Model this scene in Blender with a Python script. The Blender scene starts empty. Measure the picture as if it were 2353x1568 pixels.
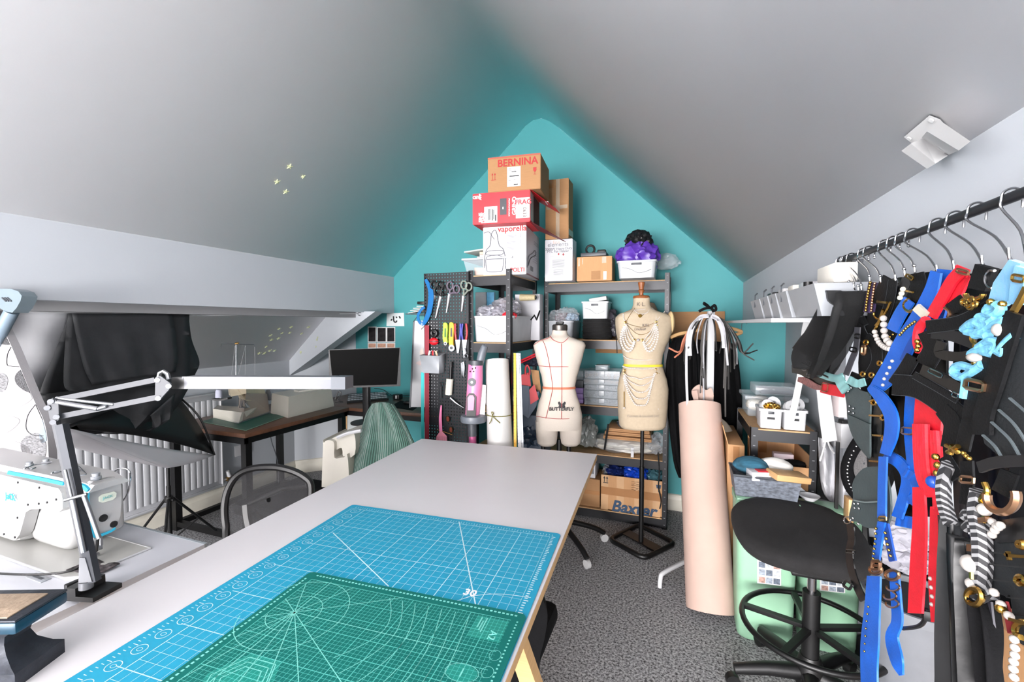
import bpy, bmesh, math, random
from mathutils import Vector as V, Matrix
random.seed(7)
SC = bpy.context.scene
COL = SC.collection
# ---------------------------------------------------------------- camera, world, light, exposure
F, CX, CY, CH = 1010.0, 1176.5, 784.0, 1.446
TH, PT = math.atan(379.5/F), math.atan(39/F)
FW = V((-math.sin(TH)*math.cos(PT), math.cos(TH)*math.cos(PT), -math.sin(PT)))
RT = V((math.cos(TH), math.sin(TH), 0)); UP = RT.cross(FW)
CAM = V((0, 0, CH))
cd = bpy.data.cameras.new('camera'); cam = bpy.data.objects.new('camera', cd); COL.objects.link(cam)
cd.sensor_fit = 'HORIZONTAL'; cd.sensor_width = 36; cd.lens = F/2353*36; cd.clip_start = .02
cam.matrix_world = Matrix(((RT.x, UP.x, -FW.x, 0), (RT.y, UP.y, -FW.y, 0), (RT.z, UP.z, -FW.z, CH), (0, 0, 0, 1)))
SC.camera = cam
w = bpy.data.worlds.new('sky'); SC.world = w; w.use_nodes = True
w.node_tree.nodes['Background'].inputs[0].default_value = (.72, .82, 1, 1)
w.node_tree.nodes['Background'].inputs[1].default_value = 1.0
def arealight(name, loc, target, sx, sy, power, col=(1, 1, 1)):
    l = bpy.data.lights.new(name, 'AREA'); l.shape = 'RECTANGLE'; l.size = sx; l.size_y = sy; l.energy = power; l.color = col
    o = bpy.data.objects.new(name, l); COL.objects.link(o); o.location = loc
    o.rotation_euler = (V(target)-V(loc)).to_track_quat('-Z', 'Y').to_euler(); return o
# daylight through the gable window behind the camera
arealight('daylight_gable_window', (-1.1, -5.45, .95), (-1.1, 0, 1.7), 3.2, 1.8, 560, (1, .965, .96))
arealight('added_fill_right', (1.20, -.55, .88), (-2.2, 1.6, 1.7), 1.5, 1.0, 34, (1, .98, .975))  # unseen area light added to brighten the left ceiling slope
arealight('added_fill_left', (-3.42, -2.4, .80), (.4, 1.8, 2.0), 1.6, 1.0, 30, (1, .98, .975))  # no dormer built here; fill added for the right ceiling slope
# unseen point light added above the view to brighten the ceiling
l = bpy.data.lights.new('added_fill_point', 'POINT'); l.energy = 5; l.shadow_soft_size = .28; l.color = (1, .96, .95)
o = bpy.data.objects.new('added_fill_point', l); COL.objects.link(o); o.location = (-.8, .6, 2.1)
vs = SC.view_settings; vs.view_transform = 'Standard'; vs.look = 'None'; vs.gamma = 1; vs.exposure = 1.1; vs.use_curve_mapping = False
SC.cycles.max_bounces = 10; SC.cycles.diffuse_bounces = 6; SC.cycles.transparent_max_bounces = 16; SC.cycles.use_denoising = True
SC.cycles.caustics_reflective = False; SC.cycles.caustics_refractive = False; SC.cycles.sample_clamp_indirect = 4

def ray(x, y): return FW + RT*((x-CX)/F) - UP*((y-CY)/F)
def at(x, y, X=None, Y=None, Z=None, D=None):
    d = ray(x, y)
    if D is not None: return CAM+d*D
    if X is not None: return CAM+d*(X/d.x)
    if Y is not None: return CAM+d*(Y/d.y)
    return CAM+d*((Z-CH)/d.z)
def plane(p, n):                     # pixel -> point on the plane through p with normal n
    p, n = V(p), V(n)
    def f(x, y):
        d = ray(x, y); return CAM+d*((p-CAM).dot(n)/d.dot(n))
    return f
# ---------------------------------------------------------------- materials
def lin(c): return tuple((v/255/12.92 if v <= 10 else ((v/255+.055)/1.055)**2.4) for v in c)
MATS = {}
def M(name, rgb, rough=.55, metal=0, var=.06, vs=14, bump=0, bs=120, alpha=1, trans=0, coat=0, sheen=0, aniso=None, emit=0, spec=None):
    if name in MATS: return MATS[name]
    m = bpy.data.materials.new(name); m.use_nodes = True; MATS[name] = m
    nt = m.node_tree; N = nt.nodes; L = nt.links; b = N['Principled BSDF']
    c = lin(rgb)
    if name != 'white_ceiling_paint': c = tuple(v*.78 for v in c)     # all but the ceiling darkened, so the dim ceiling renders brighter
    tc = N.new('ShaderNodeTexCoord')
    nz = N.new('ShaderNodeTexNoise'); nz.inputs['Scale'].default_value = vs; nz.inputs['Detail'].default_value = 4
    if aniso:
        mp = N.new('ShaderNodeMapping'); mp.inputs['Scale'].default_value = aniso; L.new(tc.outputs['Object'], mp.inputs[0]); L.new(mp.outputs[0], nz.inputs['Vector'])
    else: L.new(tc.outputs['Object'], nz.inputs['Vector'])
    r = N.new('ShaderNodeValToRGB'); r.color_ramp.elements[0].position = .3; r.color_ramp.elements[1].position = .7
    r.color_ramp.elements[0].color = (*[max(0, v*(1-var)) for v in c], 1); r.color_ramp.elements[1].color = (*[min(1, v*(1+var)) for v in c], 1)
    L.new(nz.outputs['Fac'], r.inputs[0]); L.new(r.outputs[0], b.inputs['Base Color'])
    b.inputs['Roughness'].default_value = rough; b.inputs['Metallic'].default_value = metal
    if alpha < 1: b.inputs['Alpha'].default_value = alpha
    if trans: b.inputs['Transmission Weight'].default_value = trans; b.inputs['IOR'].default_value = 1.3
    if coat: b.inputs['Coat Weight'].default_value = coat
    if sheen: b.inputs['Sheen Weight'].default_value = sheen
    if spec is not None: b.inputs['Specular IOR Level'].default_value = spec
    if emit: b.inputs['Emission Color'].default_value = (*c, 1); b.inputs['Emission Strength'].default_value = emit
    if bump:
        n2 = N.new('ShaderNodeTexNoise'); n2.inputs['Scale'].default_value = bs; n2.inputs['Detail'].default_value = 5; L.new(tc.outputs['Object'], n2.inputs['Vector'])
        bp = N.new('ShaderNodeBump'); bp.inputs['Strength'].default_value = bump; bp.inputs['Distance'].default_value = .004
        L.new(n2.outputs['Fac'], bp.inputs['Height']); L.new(bp.outputs[0], b.inputs['Normal'])
    return m
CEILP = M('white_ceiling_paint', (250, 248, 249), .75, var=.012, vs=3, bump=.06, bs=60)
WHITEP = M('dimmed_white_paint', (190, 195, 201), .7, var=.015, vs=3, bump=.06, bs=60)  # greyed below the ceiling white to offset stronger light on the walls
TURQ = M('turquoise_paint', (70, 154, 158), .65, var=.02, vs=3, bump=.06, bs=60)
SKIRT = M('cream_gloss_paint', (226, 222, 208), .4, var=.04)
BLKM = M('black_metal', (12, 12, 13), .4, .2)
GRYM = M('dark_grey_metal', (48, 50, 55), .4, .5)
CHROME = M('polished_steel', (205, 205, 208), .18, 1, var=.02)
STEEL = M('brushed_steel', (170, 172, 176), .32, 1)
GOLD = M('gold_metal', (212, 168, 84), .25, 1, var=.04)
ROSE = M('rose_gold_metal', (216, 168, 130), .28, 1)
BLKP = M('black_plastic', (12, 12, 13), .45)
DGRP = M('dark_grey_plastic', (62, 66, 72), .45)
GRYP = M('grey_plastic', (156, 160, 165), .4, var=.03)
WHTP = M('white_plastic', (214, 215, 217), .35, var=.02)
CREAMP = M('cream_plastic', (214, 210, 198), .4, var=.02)
BEIGEP = M('beige_plastic', (222, 208, 176), .4, var=.03)
TAUPEP = M('taupe_plastic', (178, 164, 152), .45, var=.03)
CARD = M('brown_cardboard', (198, 150, 104), .8, var=.06, vs=6, aniso=(60, 60, 4), bump=.05)
CARDD = M('dark_brown_cardboard', (170, 126, 84), .8, var=.06, vs=6, aniso=(4, 4, 60), bump=.05)
TAPE = M('brown_parcel_tape', (176, 126, 82), .25, var=.04)
CTAPE = M('clear_parcel_tape', (225, 205, 180), .15, alpha=.45)
PAPER = M('white_paper', (222, 222, 222), .75, var=.02)
INK = M('black_ink', (30, 30, 32), .6)
GINK = M('grey_ink', (116, 118, 124), .6)
RINK = M('red_ink', (176, 34, 34), .6)
WINK = M('white_ink', (245, 245, 245), .6, var=.01)
CLOTHB = M('black_cloth', (11, 11, 13), .9, var=.15, vs=30, bump=.25, bs=220, spec=.15)
STRAPB = M('black_webbing', (15, 16, 18), .65, var=.2, vs=40, bump=.2, bs=300, spec=.2)
SATINB = M('black_satin', (11, 12, 14), .36, var=.25, vs=12, bump=.15, bs=30, spec=.35)
BLUES = M('royal_blue_elastic', (20, 98, 205), .5, var=.1, vs=30, bump=.15, bs=250)
REDS = M('red_elastic', (226, 22, 44), .55, var=.1, vs=30, bump=.2, bs=250)
SKYS = M('sky_blue_velvet', (96, 172, 214), .6, var=.12, vs=30, bump=.2, bs=250, sheen=.4)
PEARL = M('pearl', (222, 214, 206), .22, var=.06, coat=.5)
OAK = M('pale_wood', (206, 164, 112), .5, var=.1, vs=8, aniso=(2, 2, 40))
WOODD = M('dark_laminate_wood', (98, 66, 48), .38, var=.25, vs=6, aniso=(30, 3, 3))
WOODR = M('reddish_brown_wood', (150, 88, 48), .38, var=.18, vs=8, aniso=(20, 20, 3))
CLEAR = M('clear_plastic', (222, 230, 236), .12, alpha=.32, var=.03)
FILM = M('clear_film', (225, 230, 236), .1, alpha=.28, bump=.5, bs=40)
FROST = M('frosted_plastic', (205, 210, 214), .3, alpha=.72)
REDP = M('red_plastic', (206, 28, 40), .35)
PINKP = M('pink_plastic', (228, 130, 172), .35, var=.03)
TEALP = M('teal_plastic', (62, 190, 190), .35)
YELP = M('yellow_plastic', (236, 178, 40), .4)
LIMEP = M('lime_plastic', (172, 226, 60), .4)
SAGE = M('sage_green_plastic', (150, 196, 164), .42, var=.03)
BRASS = M('brass', (190, 150, 90), .35, .9)

# ---------------------------------------------------------------- mesh building
class MB:
    def __init__(s): s.bm = bmesh.new()
    def _tmp(s, t):
        me = bpy.data.meshes.new('t'); t.to_mesh(me); t.free(); s.bm.from_mesh(me); bpy.data.meshes.remove(me); return s
    def box(s, c, d, r=0, rot=None, seg=2):
        t = bmesh.new(); bmesh.ops.create_cube(t, size=1)
        bmesh.ops.scale(t, vec=d, verts=t.verts)
        if r: bmesh.ops.bevel(t, geom=t.edges[:], offset=r, segments=seg, affect='EDGES', profile=.5)
        m = Matrix.Translation(V(c))
        if rot is not None: m = m @ (rot.to_4x4() if isinstance(rot, Matrix) else Matrix.Rotation(rot, 4, 'Z'))
        bmesh.ops.transform(t, matrix=m, verts=t.verts); return s._tmp(t)
    def bx(s, x0, x1, y0, y1, z0, z1, r=0):
        return s.box(((x0+x1)/2, (y0+y1)/2, (z0+z1)/2), (abs(x1-x0), abs(y1-y0), abs(z1-z0)), r)
    def loft(s, rings, cap=True, closed=True):
        R = [[s.bm.verts.new(p) for p in r] for r in rings]; n = len(R[0])
        for a, b in zip(R, R[1:]):
            for i in range(n if closed else n-1):
                j = (i+1) % n
                try: s.bm.faces.new((a[i], a[j], b[j], b[i]))
                except ValueError: pass
        if cap:
            for r in (R[0][::-1], R[-1]):
                try: s.bm.faces.new(r)
                except ValueError: pass
        return s
    def cyl(s, a, b, r0, r1=None, n=14):
        return s.tube([a, b], r0, n, r1=r1)
    def tube(s, path, r, n=8, closed=False, r1=None, flat=1.0):
        P = [V(p) for p in path]; k = len(P); rings = []
        up = None
        for i, p in enumerate(P):
            a = P[(i-1) % k] if (closed or i) else p; b = P[(i+1) % k] if (closed or i < k-1) else p
            t = (b-a); t = t.normalized() if t.length > 1e-9 else V((0, 0, 1))
            if up is None: up = V((0, 0, 1)) if abs(t.z) < .9 else V((1, 0, 0))
            sd = t.cross(up).normalized(); up = sd.cross(t).normalized()
            rr = r[i] if isinstance(r, (list, tuple)) else (r if r1 is None else r+(r1-r)*i/(k-1))
            rings.append([p+sd*(math.cos(2*math.pi*q/n)*rr)+up*(math.sin(2*math.pi*q/n)*rr*flat) for q in range(n)])
        if closed: rings.append(rings[0]); return s.loft(rings, cap=False)
        return s.loft(rings)
    def lathe(s, prof, c=(0, 0, 0), n=20, axis=None, cap=True):
        q = axis if axis is not None else Matrix.Identity(3)
        return s.loft([[V(c)+q @ V((r*math.cos(2*math.pi*i/n), r*math.sin(2*math.pi*i/n), z)) for i in range(n)] for r, z in prof], cap)
    def ball(s, c, r, n=10, m=6, rot=None):
        if not isinstance(r, (tuple, list)): r = (r, r, r)
        t = bmesh.new(); bmesh.ops.create_uvsphere(t, u_segments=n, v_segments=m, radius=1)
        mt = Matrix.Translation(V(c)) @ (rot.to_4x4() if rot is not None else Matrix.Identity(4)) @ Matrix.Diagonal((*r, 1))
        bmesh.ops.transform(t, matrix=mt, verts=t.verts); return s._tmp(t)
    def prism(s, pts, ex):
        P = [V(p) for p in pts]; ex = V(ex)
        a = [s.bm.verts.new(p) for p in P]; b = [s.bm.verts.new(p+ex) for p in P]; n = len(P)
        for i in range(n): s.bm.faces.new((a[i], a[(i+1) % n], b[(i+1) % n], b[i]))
        for f in (a[::-1], b):
            fc = s.bm.faces.new(f); fc.normal_update()
            if n > 4: bmesh.ops.triangulate(s.bm, faces=[fc])
        return s
    def strip(s, L, R, th, nrm=None):    # a ribbon with two edge polylines and a thickness
        rings = []
        for i in range(len(L)):
            a, b = V(L[i]), V(R[i])
            t = V(L[min(i+1, len(L)-1)])-V(L[max(i-1, 0)])
            n = (b-a).cross(t); n = n.normalized() if n.length > 1e-9 else V((0, 0, 1))
            n = n*(th/2); rings.append([a+n, b+n, b-n, a-n])
        return s.loft(rings)
    def sheet(s, f, nu, nv):
        g = [[s.bm.verts.new(f(i/nu, j/nv)) for j in range(nv+1)] for i in range(nu+1)]
        for i in range(nu):
            for j in range(nv): s.bm.faces.new((g[i][j], g[i+1][j], g[i+1][j+1], g[i][j+1]))
        return s
    def quad(s, a, b, c, d):
        s.bm.faces.new([s.bm.verts.new(V(p)) for p in (a, b, c, d)]); return s
    def mesh(s, name, mat, smooth=38, inv=None):
        bmesh.ops.remove_doubles(s.bm, verts=s.bm.verts, dist=1e-6)
        bmesh.ops.recalc_face_normals(s.bm, faces=s.bm.faces)
        if inv is not None: bmesh.ops.transform(s.bm, matrix=inv, verts=s.bm.verts)
        me = bpy.data.meshes.new(name); s.bm.to_mesh(me); s.bm.free()
        if mat: me.materials.append(mat)
        if smooth:
            me.polygons.foreach_set('use_smooth', [True]*len(me.polygons)); me.set_sharp_from_angle(angle=math.radians(smooth))
        return me
def cr(pts, k=6, closed=False):         # Catmull-Rom through points
    P = [V(p) for p in pts]; n = len(P)
    if n < 3 and not closed: return [P[0].lerp(P[1], i/k) for i in range(k+1)]
    o = []; rng = range(n if closed else n-1)
    for i in rng:
        p1, p2 = P[i], P[(i+1) % n]
        p0 = P[(i-1) % n] if (closed or i) else p1*2-p2; p3 = P[(i+2) % n] if (closed or i < n-2) else p2*2-p1
        for j in range(k):
            t = j/k
            o.append(.5*((2*p1)+(p2-p0)*t+(2*p0-5*p1+4*p2-p3)*t*t+(3*p1-p0-3*p2+p3)*t**3))
    if not closed: o.append(P[-1])
    return o
def cr2(pts, k=6, closed=False):
    n = max(len(p) for p in pts)
    return [tuple(v) for v in cr([V((*p, *([0]*(3-len(p))))) for p in pts], k, closed)]
def circ(c, r, n=20, ax=((1, 0, 0), (0, 0, 1)), a0=0, a1=360):
    u, v = V(ax[0]), V(ax[1]); full = abs(a1-a0) >= 360; m = n if full else n
    return [V(c)+u*(r*math.cos(math.radians(a0+(a1-a0)*i/(m if full else m-1))))+v*(r*math.sin(math.radians(a0+(a1-a0)*i/(m if full else m-1)))) for i in range(m)]
def tagit(o, label, cat, group=None, kind=None):
    if label: o['label'] = label
    if cat: o['category'] = cat
    if group: o['group'] = group
    if kind: o['kind'] = kind
    return o
def thing(name, label, cat, loc=(0, 0, 0), rz=0, group=None):
    o = bpy.data.objects.new(name, None); COL.objects.link(o); o.location = loc; o.rotation_euler = (0, 0, rz); o.empty_display_size = .05
    return tagit(o, label, cat, group)
def pmat(T):
    if T.parent: return pmat(T.parent) @ Matrix.Translation(T.location)
    return Matrix.Translation(T.location) @ Matrix.Rotation(T.rotation_euler.z, 4, 'Z')
def part(T, name, mb, mat, local=False, label=None, smooth=38, kind=None, solid=0):
    inv = None if (local or T is None) else pmat(T).inverted()
    me = mb.mesh(name, mat, smooth, inv)
    o = bpy.data.objects.new(name, me); COL.objects.link(o)
    if T is not None: o.parent = T
    if label: o['label'] = label
    if kind: o['kind'] = kind
    if solid:
        md = o.modifiers.new('thickness', 'SOLIDIFY'); md.thickness = solid; md.offset = 0
    return o
def solo(name, label, cat, mb, mat, group=None, smooth=38, kind=None, solid=0):
    bm = mb.bm; xs = [v.co for v in bm.verts]
    c = V((sum(p.x for p in xs)/len(xs), sum(p.y for p in xs)/len(xs), min(p.z for p in xs)))
    bmesh.ops.translate(bm, vec=-c, verts=bm.verts)
    o = part(None, name, mb, mat, True, smooth=smooth, solid=solid); o.location = c
    return tagit(o, label, cat, group, kind)
def struct(name, mb, mat, smooth=0):
    o = part(None, name, mb, mat, True, smooth=smooth); o['kind'] = 'structure'; return o
def copy_tree(o, parent=None, label=None):
    c = o.copy(); COL.objects.link(c); c.parent = parent
    if label: c['label'] = label
    for ch in list(o.children): copy_tree(ch, c)
    return c
def lettering(T, s, mat, org, right, up, size, name='lettering', align='CENTER', ext=.0004, bold=0, italic=0, label=None):
    cu = bpy.data.curves.new('t', 'FONT'); cu.body = s; cu.size = size; cu.align_x = align; cu.align_y = 'CENTER'; cu.extrude = ext; cu.offset = bold; cu.shear = italic; cu.resolution_u = 3
    o = bpy.data.objects.new('t', cu); COL.objects.link(o)
    dg = bpy.context.evaluated_depsgraph_get(); me = bpy.data.meshes.new_from_object(o.evaluated_get(dg)); bpy.data.objects.remove(o)
    r = V(right).normalized(); n = r.cross(V(up)).normalized(); u = n.cross(r)
    m = Matrix(((r.x, u.x, n.x, org[0]), (r.y, u.y, n.y, org[1]), (r.z, u.z, n.z, org[2]), (0, 0, 0, 1)))
    me.transform(pmat(T).inverted() @ m); me.materials.clear(); me.materials.append(mat)
    o = bpy.data.objects.new(name, me); COL.objects.link(o); o.parent = T
    if label: o['label'] = label
    return o
def pxstrip(mb, pts, w, pl, th=.002, k=5, wave=0, wf=3.0):
    """ribbon whose middle line runs through pixels pts (x, y[, width]) on the surface pl(x, y)"""
    P = cr2([(p[0], p[1], p[2] if len(p) > 2 else w) for p in pts], k); L, R = [], []
    for i, p in enumerate(P):
        a, b = P[max(i-1, 0)], P[min(i+1, len(P)-1)]
        tx, ty = b[0]-a[0], b[1]-a[1]; l = math.hypot(tx, ty) or 1; h = p[2]/2
        nx, ny = -ty/l*h, tx/l*h
        q, q2 = pl(p[0]+nx, p[1]+ny), pl(p[0]-nx, p[1]-ny)
        if wave:
            off = (CAM-q).normalized()*(wave*math.sin(i*wf)); q = q+off; q2 = q2+off
        L.append(q); R.append(q2)
    mb.strip(L, R, th); return mb
def pxpoly(mb, pts, pl, th=.004, k=0):
    if k: pts = cr2(pts, k, True)
    P = [pl(p[0], p[1]) for p in pts]
    c = sum(P, V())/len(P); n = (P[1]-P[0]).cross(P[len(P)//2]-P[0]).normalized()
    if n.dot(CAM-c) > 0: n = -n
    return mb.prism(P, n*th)
def pxtube(mb, pts, r, pl, k=5, n=6, closed=False):
    P = cr2(pts, k, closed); return mb.tube([pl(p[0], p[1]) for p in P], r, n, closed)
# ---------------------------------------------------------------- the room
RX, RZ = -1.11, 3.175
YB, YF = 3.6, -5.5
LE, RE = (-2.574, 1.90), (.446, 1.747)
LOWL = (-3.45, 1.101)
def carpet():
    m = M('grey_carpet', (104, 106, 110), .95, var=.1, bump=.8, bs=420)
    nt = m.node_tree; N = nt.nodes; L = nt.links; b = N['Principled BSDF']
    tc = N.new('ShaderNodeTexCoord'); v = N.new('ShaderNodeTexNoise'); v.inputs['Scale'].default_value = 95; v.inputs['Detail'].default_value = 6; v.inputs['Roughness'].default_value = .75
    L.new(tc.outputs['Object'], v.inputs['Vector'])
    r = N.new('ShaderNodeValToRGB'); r.color_ramp.elements[0].position = .40; r.color_ramp.elements[1].position = .60
    r.color_ramp.elements[0].color = (*lin((44, 44, 46)), 1); r.color_ramp.elements[1].color = (*lin((190, 190, 192)), 1)
    L.new(v.outputs['Fac'], r.inputs[0]); L.new(r.outputs[0], b.inputs['Base Color']); return m
struct('floor', MB().bx(-3.7, 1.5, YF, YB, -.06, 0), carpet())
def gable(y0, y1):
    return MB().prism([(-3.5, y0, 0), (1.3, y0, 0), (1.3, y0, 1.46), (.446, y0, 1.747), (RX+.07, y0, 3.165), (RX-.07, y0, 3.175), (-3.5, y0, 1.06)], (0, y1-y0, 0))
struct('wall_back', gable(YB, YB+.08), TURQ)
# rear gable wall with the window opening (behind the camera)
rw = MB()
rw.bx(-3.5, -2.25, YF-.08, YF, 0, 2.2).bx(.05, 1.3, YF-.08, YF, 0, 2.2).bx(-2.25, .05, YF-.08, YF, 0, .55)
rw.prism([(-3.5, YF-.08, 2.2), (1.3, YF-.08, 2.2), (RX+.07, YF-.08, 3.17), (RX-.07, YF-.08, 3.17)], (0, .08, 0))
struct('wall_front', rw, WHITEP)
wf = MB()
for x in (-2.25, -1.12, .0): wf.bx(x, x+.05, YF-.06, YF-.01, .55, 2.2)
wf.bx(-2.25, .05, YF-.06, YF-.01, .55, .6).bx(-2.25, .05, YF-.06, YF-.01, 2.15, 2.2)
struct('window_1', wf, WHTP)
# sloped ceilings with a soft ridge
prof = [LOWL, (LE[0], LE[1])]
kl = (RZ+.03-LE[1])/(RX-.02-LE[0])
prof += [(RX-.20, LE[1]+(RX-.20-LE[0])*.912), (RX-.12, 3.13), (RX-.05, 3.166), (RX+.02, 3.17), (RX+.09, 3.135), (RX+.17, 3.07), (RE[0], RE[1])]
cl = MB()
for (x0, z0), (x1, z1) in zip(prof, prof[1:]): cl.quad((x0, YF, z0), (x0, YB, z0), (x1, YB, z1), (x1, YF, z1))
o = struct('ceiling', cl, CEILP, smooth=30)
md = o.modifiers.new('thickness', 'SOLIDIFY'); md.thickness = .06; md.offset = -1 if False else 1
# left bulkhead (fascia), lintel behind it, low outer wall, slanting return
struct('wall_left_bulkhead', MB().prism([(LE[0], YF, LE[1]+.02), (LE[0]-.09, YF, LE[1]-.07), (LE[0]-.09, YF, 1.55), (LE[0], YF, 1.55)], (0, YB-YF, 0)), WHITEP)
lz = at(440, 723, X=-2.72).z
struct('trim_1', MB().bx(-2.78, LE[0]-.09, YF, 3.3, lz, 1.75, .004), M('lintel_shade_grey', (150, 150, 152), .6, var=.02))  # shade behind the bulkhead painted into the lintel as grey
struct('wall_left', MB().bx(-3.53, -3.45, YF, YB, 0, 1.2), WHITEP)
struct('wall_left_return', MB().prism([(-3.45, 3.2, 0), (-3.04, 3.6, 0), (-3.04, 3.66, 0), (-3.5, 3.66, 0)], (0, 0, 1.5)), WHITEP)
# sloping boxed-in rafter against the back wall
bp = plane((0, 3.16, 0), (0, 1, 0))
pts = [bp(738, 716), bp(862, 716), bp(656, 870), bp(640, 885), bp(560, 885), bp(588, 847)]
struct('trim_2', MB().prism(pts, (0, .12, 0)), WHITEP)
# right upper wall, its soffit, and the low recessed wall
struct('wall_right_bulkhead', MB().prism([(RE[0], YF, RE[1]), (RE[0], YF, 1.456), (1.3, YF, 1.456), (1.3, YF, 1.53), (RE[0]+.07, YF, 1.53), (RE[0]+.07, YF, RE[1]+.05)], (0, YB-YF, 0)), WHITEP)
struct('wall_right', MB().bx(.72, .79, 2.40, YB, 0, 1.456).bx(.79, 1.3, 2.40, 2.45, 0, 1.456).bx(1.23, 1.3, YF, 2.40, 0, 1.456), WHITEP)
# skirting boards
def skirting(name, a, b, n):
    a, b, n = V(a), V(b), V(n); u = V((0, 0, 1)); m = MB()
    pr = [(0, 0), (.018, 0), (.018, .085), (.010, .105), (.010, .12), (0, .125)]
    m.loft([[p+n*q[0]+u*q[1] for q in pr] for p in (a, b)]); return struct(name, m, SKIRT)
skirting('baseboard_left', (-3.45, YF, 0), (-3.45, 3.2, 0), (1, 0, 0))
skirting('baseboard_return', (-3.45, 3.2, 0), (-3.04, 3.6, 0), (.7, -.7, 0))
skirting('baseboard_back', (-3.04, 3.6, 0), (.72, 3.6, 0), (0, -1, 0))
skirting('baseboard_right', (.72, 3.6, 0), (.72, 2.40, 0), (-1, 0, 0))
# small plastic surface trunking on the right wall
# glow stars
STAR = M('glow_star_plastic', (205, 212, 168), .5, var=.05)
SLN = V((-.912, 0, 1)).normalized(); SLN = V((.674, 0, -.739))
slope = plane((LE[0], 0, LE[1]), (.674, 0, -.739)); 
def star(pl, n, x, y, r, rot, label, grp):
    c = pl(x, y)-V(n)*0; n = V(n).normalized(); u = n.cross(V((0, 1, 0)) if abs(n.y) < .9 else V((1, 0, 0))).normalized(); v = n.cross(u)
    m = MB(); ring = []
    for i in range(10):
        a = rot+math.pi*i/5; rr = r if i % 2 == 0 else r*.45
        ring.append(c+(u*math.cos(a)+v*math.sin(a))*rr+n*.0015)
    t = m.bm.verts.new(c+n*.006); rv = [m.bm.verts.new(p) for p in ring]; bv = [m.bm.verts.new(p-n*.0015) for p in ring]
    for i in range(10): m.bm.faces.new((rv[i], rv[(i+1) % 10], t)); m.bm.faces.new((bv[i], bv[(i+1) % 10], rv[(i+1) % 10], rv[i]))
    return solo('glow_star', label, 'star', m, STAR, grp, smooth=0)
CS = [(666, 383, .021, .2, 'glow star sticker on left ceiling slope, topmost of the four'), (637, 418, .020, .5, 'glow star sticker on left ceiling slope, leftmost of the four'),
      (697, 406, .016, .9, 'small glow star sticker on left ceiling slope, rightmost of the four'), (657, 441, .020, .3, 'glow star sticker on left ceiling slope, lowest of the four')]
for a in CS: star(slope, (.674, 0, -.739), *a[:4], a[4], 'glow stars on the left ceiling slope')
low = [(608, 812, .022), (620, 806, .018), (612, 797, .016), (631, 806, .016), (624, 781, .022), (622, 771, .018), (640, 778, .02), (648, 766, .016), (666, 765, .018), (641, 756, .016), (669, 752, .02), (693, 767, .018), (709, 752, .02), (596, 812, .02)]
for i, (x, y, r) in enumerate(low):
    star(slope, (.674, 0, -.739), x, y, r, i*.7, 'pale green glow star on the dark low slope behind the beam', 'glow stars on the low slope')
rs = [(656, 801, .017), (647, 817, .019), (691, 810, .019), (640, 843, .018), (728, 781, .015), (730, 776, .012), (726, 797, .012)]
for i, (x, y, r) in enumerate(rs):
    star(bp, (0, -1, 0), x, y, r, i*.9, 'pale glow star on the white slanting boxed rafter', 'glow stars on the boxed rafter')
# ---------------------------------------------------------------- cutting table, mats
TZ = .77
RZT = math.radians(3.2)
ux, uy = V((math.cos(RZT), math.sin(RZT), 0)), V((math.sin(RZT), -math.cos(RZT), 0))   # right, towards the camera
TF = V((-1.400, 2.215, 0))
def tp(u, v, z=0): return TF+ux*u+uy*v+V((0, 0, z))
T = thing('cutting_table', 'long pale-topped cutting table with oak edge and trestle legs in the foreground', 'table', tp(.51, 1.0))
TOPW = M('pale_laminate', (228, 226, 228), .42, var=.015, vs=4)
part(T, 'table_top', MB().prism([tp(0, 0, TZ-.004), tp(1.02, 0, TZ-.004), tp(1.02, 2.0, TZ-.004), tp(0, 2.0, TZ-.004)], (0, 0, .004)), TOPW, smooth=0)
part(T, 'edge_board', MB().prism([tp(0, 0, TZ-.03), tp(1.02, 0, TZ-.03), tp(1.02, 2.0, TZ-.03), tp(0, 2.0, TZ-.03)], (0, 0, .026)), OAK, smooth=0)
for v0, s in ((.42, 1), (1.45, 1)):
    for u0, lean in ((.60, -.1), (.12, -.12)):
        for q in (-1, 1):
            a = tp(u0-.02, v0+q*.03, TZ-.03); b = tp(u0+lean*.55, v0+q*.34, 0)
            dx, dy = ux*.02, uy*.034
            part(T, 'leg', MB().loft([[p-dx-dy, p+dx-dy, p+dx+dy, p-dx+dy] for p in (b, a)]), OAK, smooth=0)
    part(T, 'trestle_beam', MB().prism([tp(.1, v0-.03, TZ-.09), tp(.86, v0-.03, TZ-.09), tp(.86, v0+.03, TZ-.09), tp(.1, v0+.03, TZ-.09)], (0, 0, .06)), OAK, smooth=0)
a, b = tp(.99, 1.36, TZ-.03), tp(1.22, 1.27, 0)
part(T, 'leg', MB().loft([[p-ux*.02-uy*.018, p+ux*.02-uy*.018, p+ux*.02+uy*.018, p-ux*.02+uy*.018] for p in (b, a)]), OAK, smooth=0)
def line2(m, p, q, w, z=.0003):
    p, q = V(p), V(q); d = (q-p); l = d.length
    if l < 1e-5: return
    n = V((-d.y, d.x, 0)).normalized()*(w/2); k = V((0, 0, z))
    m.quad(p-n+k, q-n+k, q+n+k, p+n+k)
def poly2(m, pts, w, closed=False):
    for a, b in zip(pts, pts[1:]+([pts[0]] if closed else [])): line2(m, a, b, w)
def rrect(o, a, b, r=.012, n=5):
    c = []
    for cu, cv, s in ((r, r, 180), (a-r, r, 270), (a-r, b-r, 0), (r, b-r, 90)):
        for i in range(n): t = math.radians(s+90*i/(n-1)); c.append((cu+r*math.cos(t), cv+r*math.sin(t)))
    return c
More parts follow.
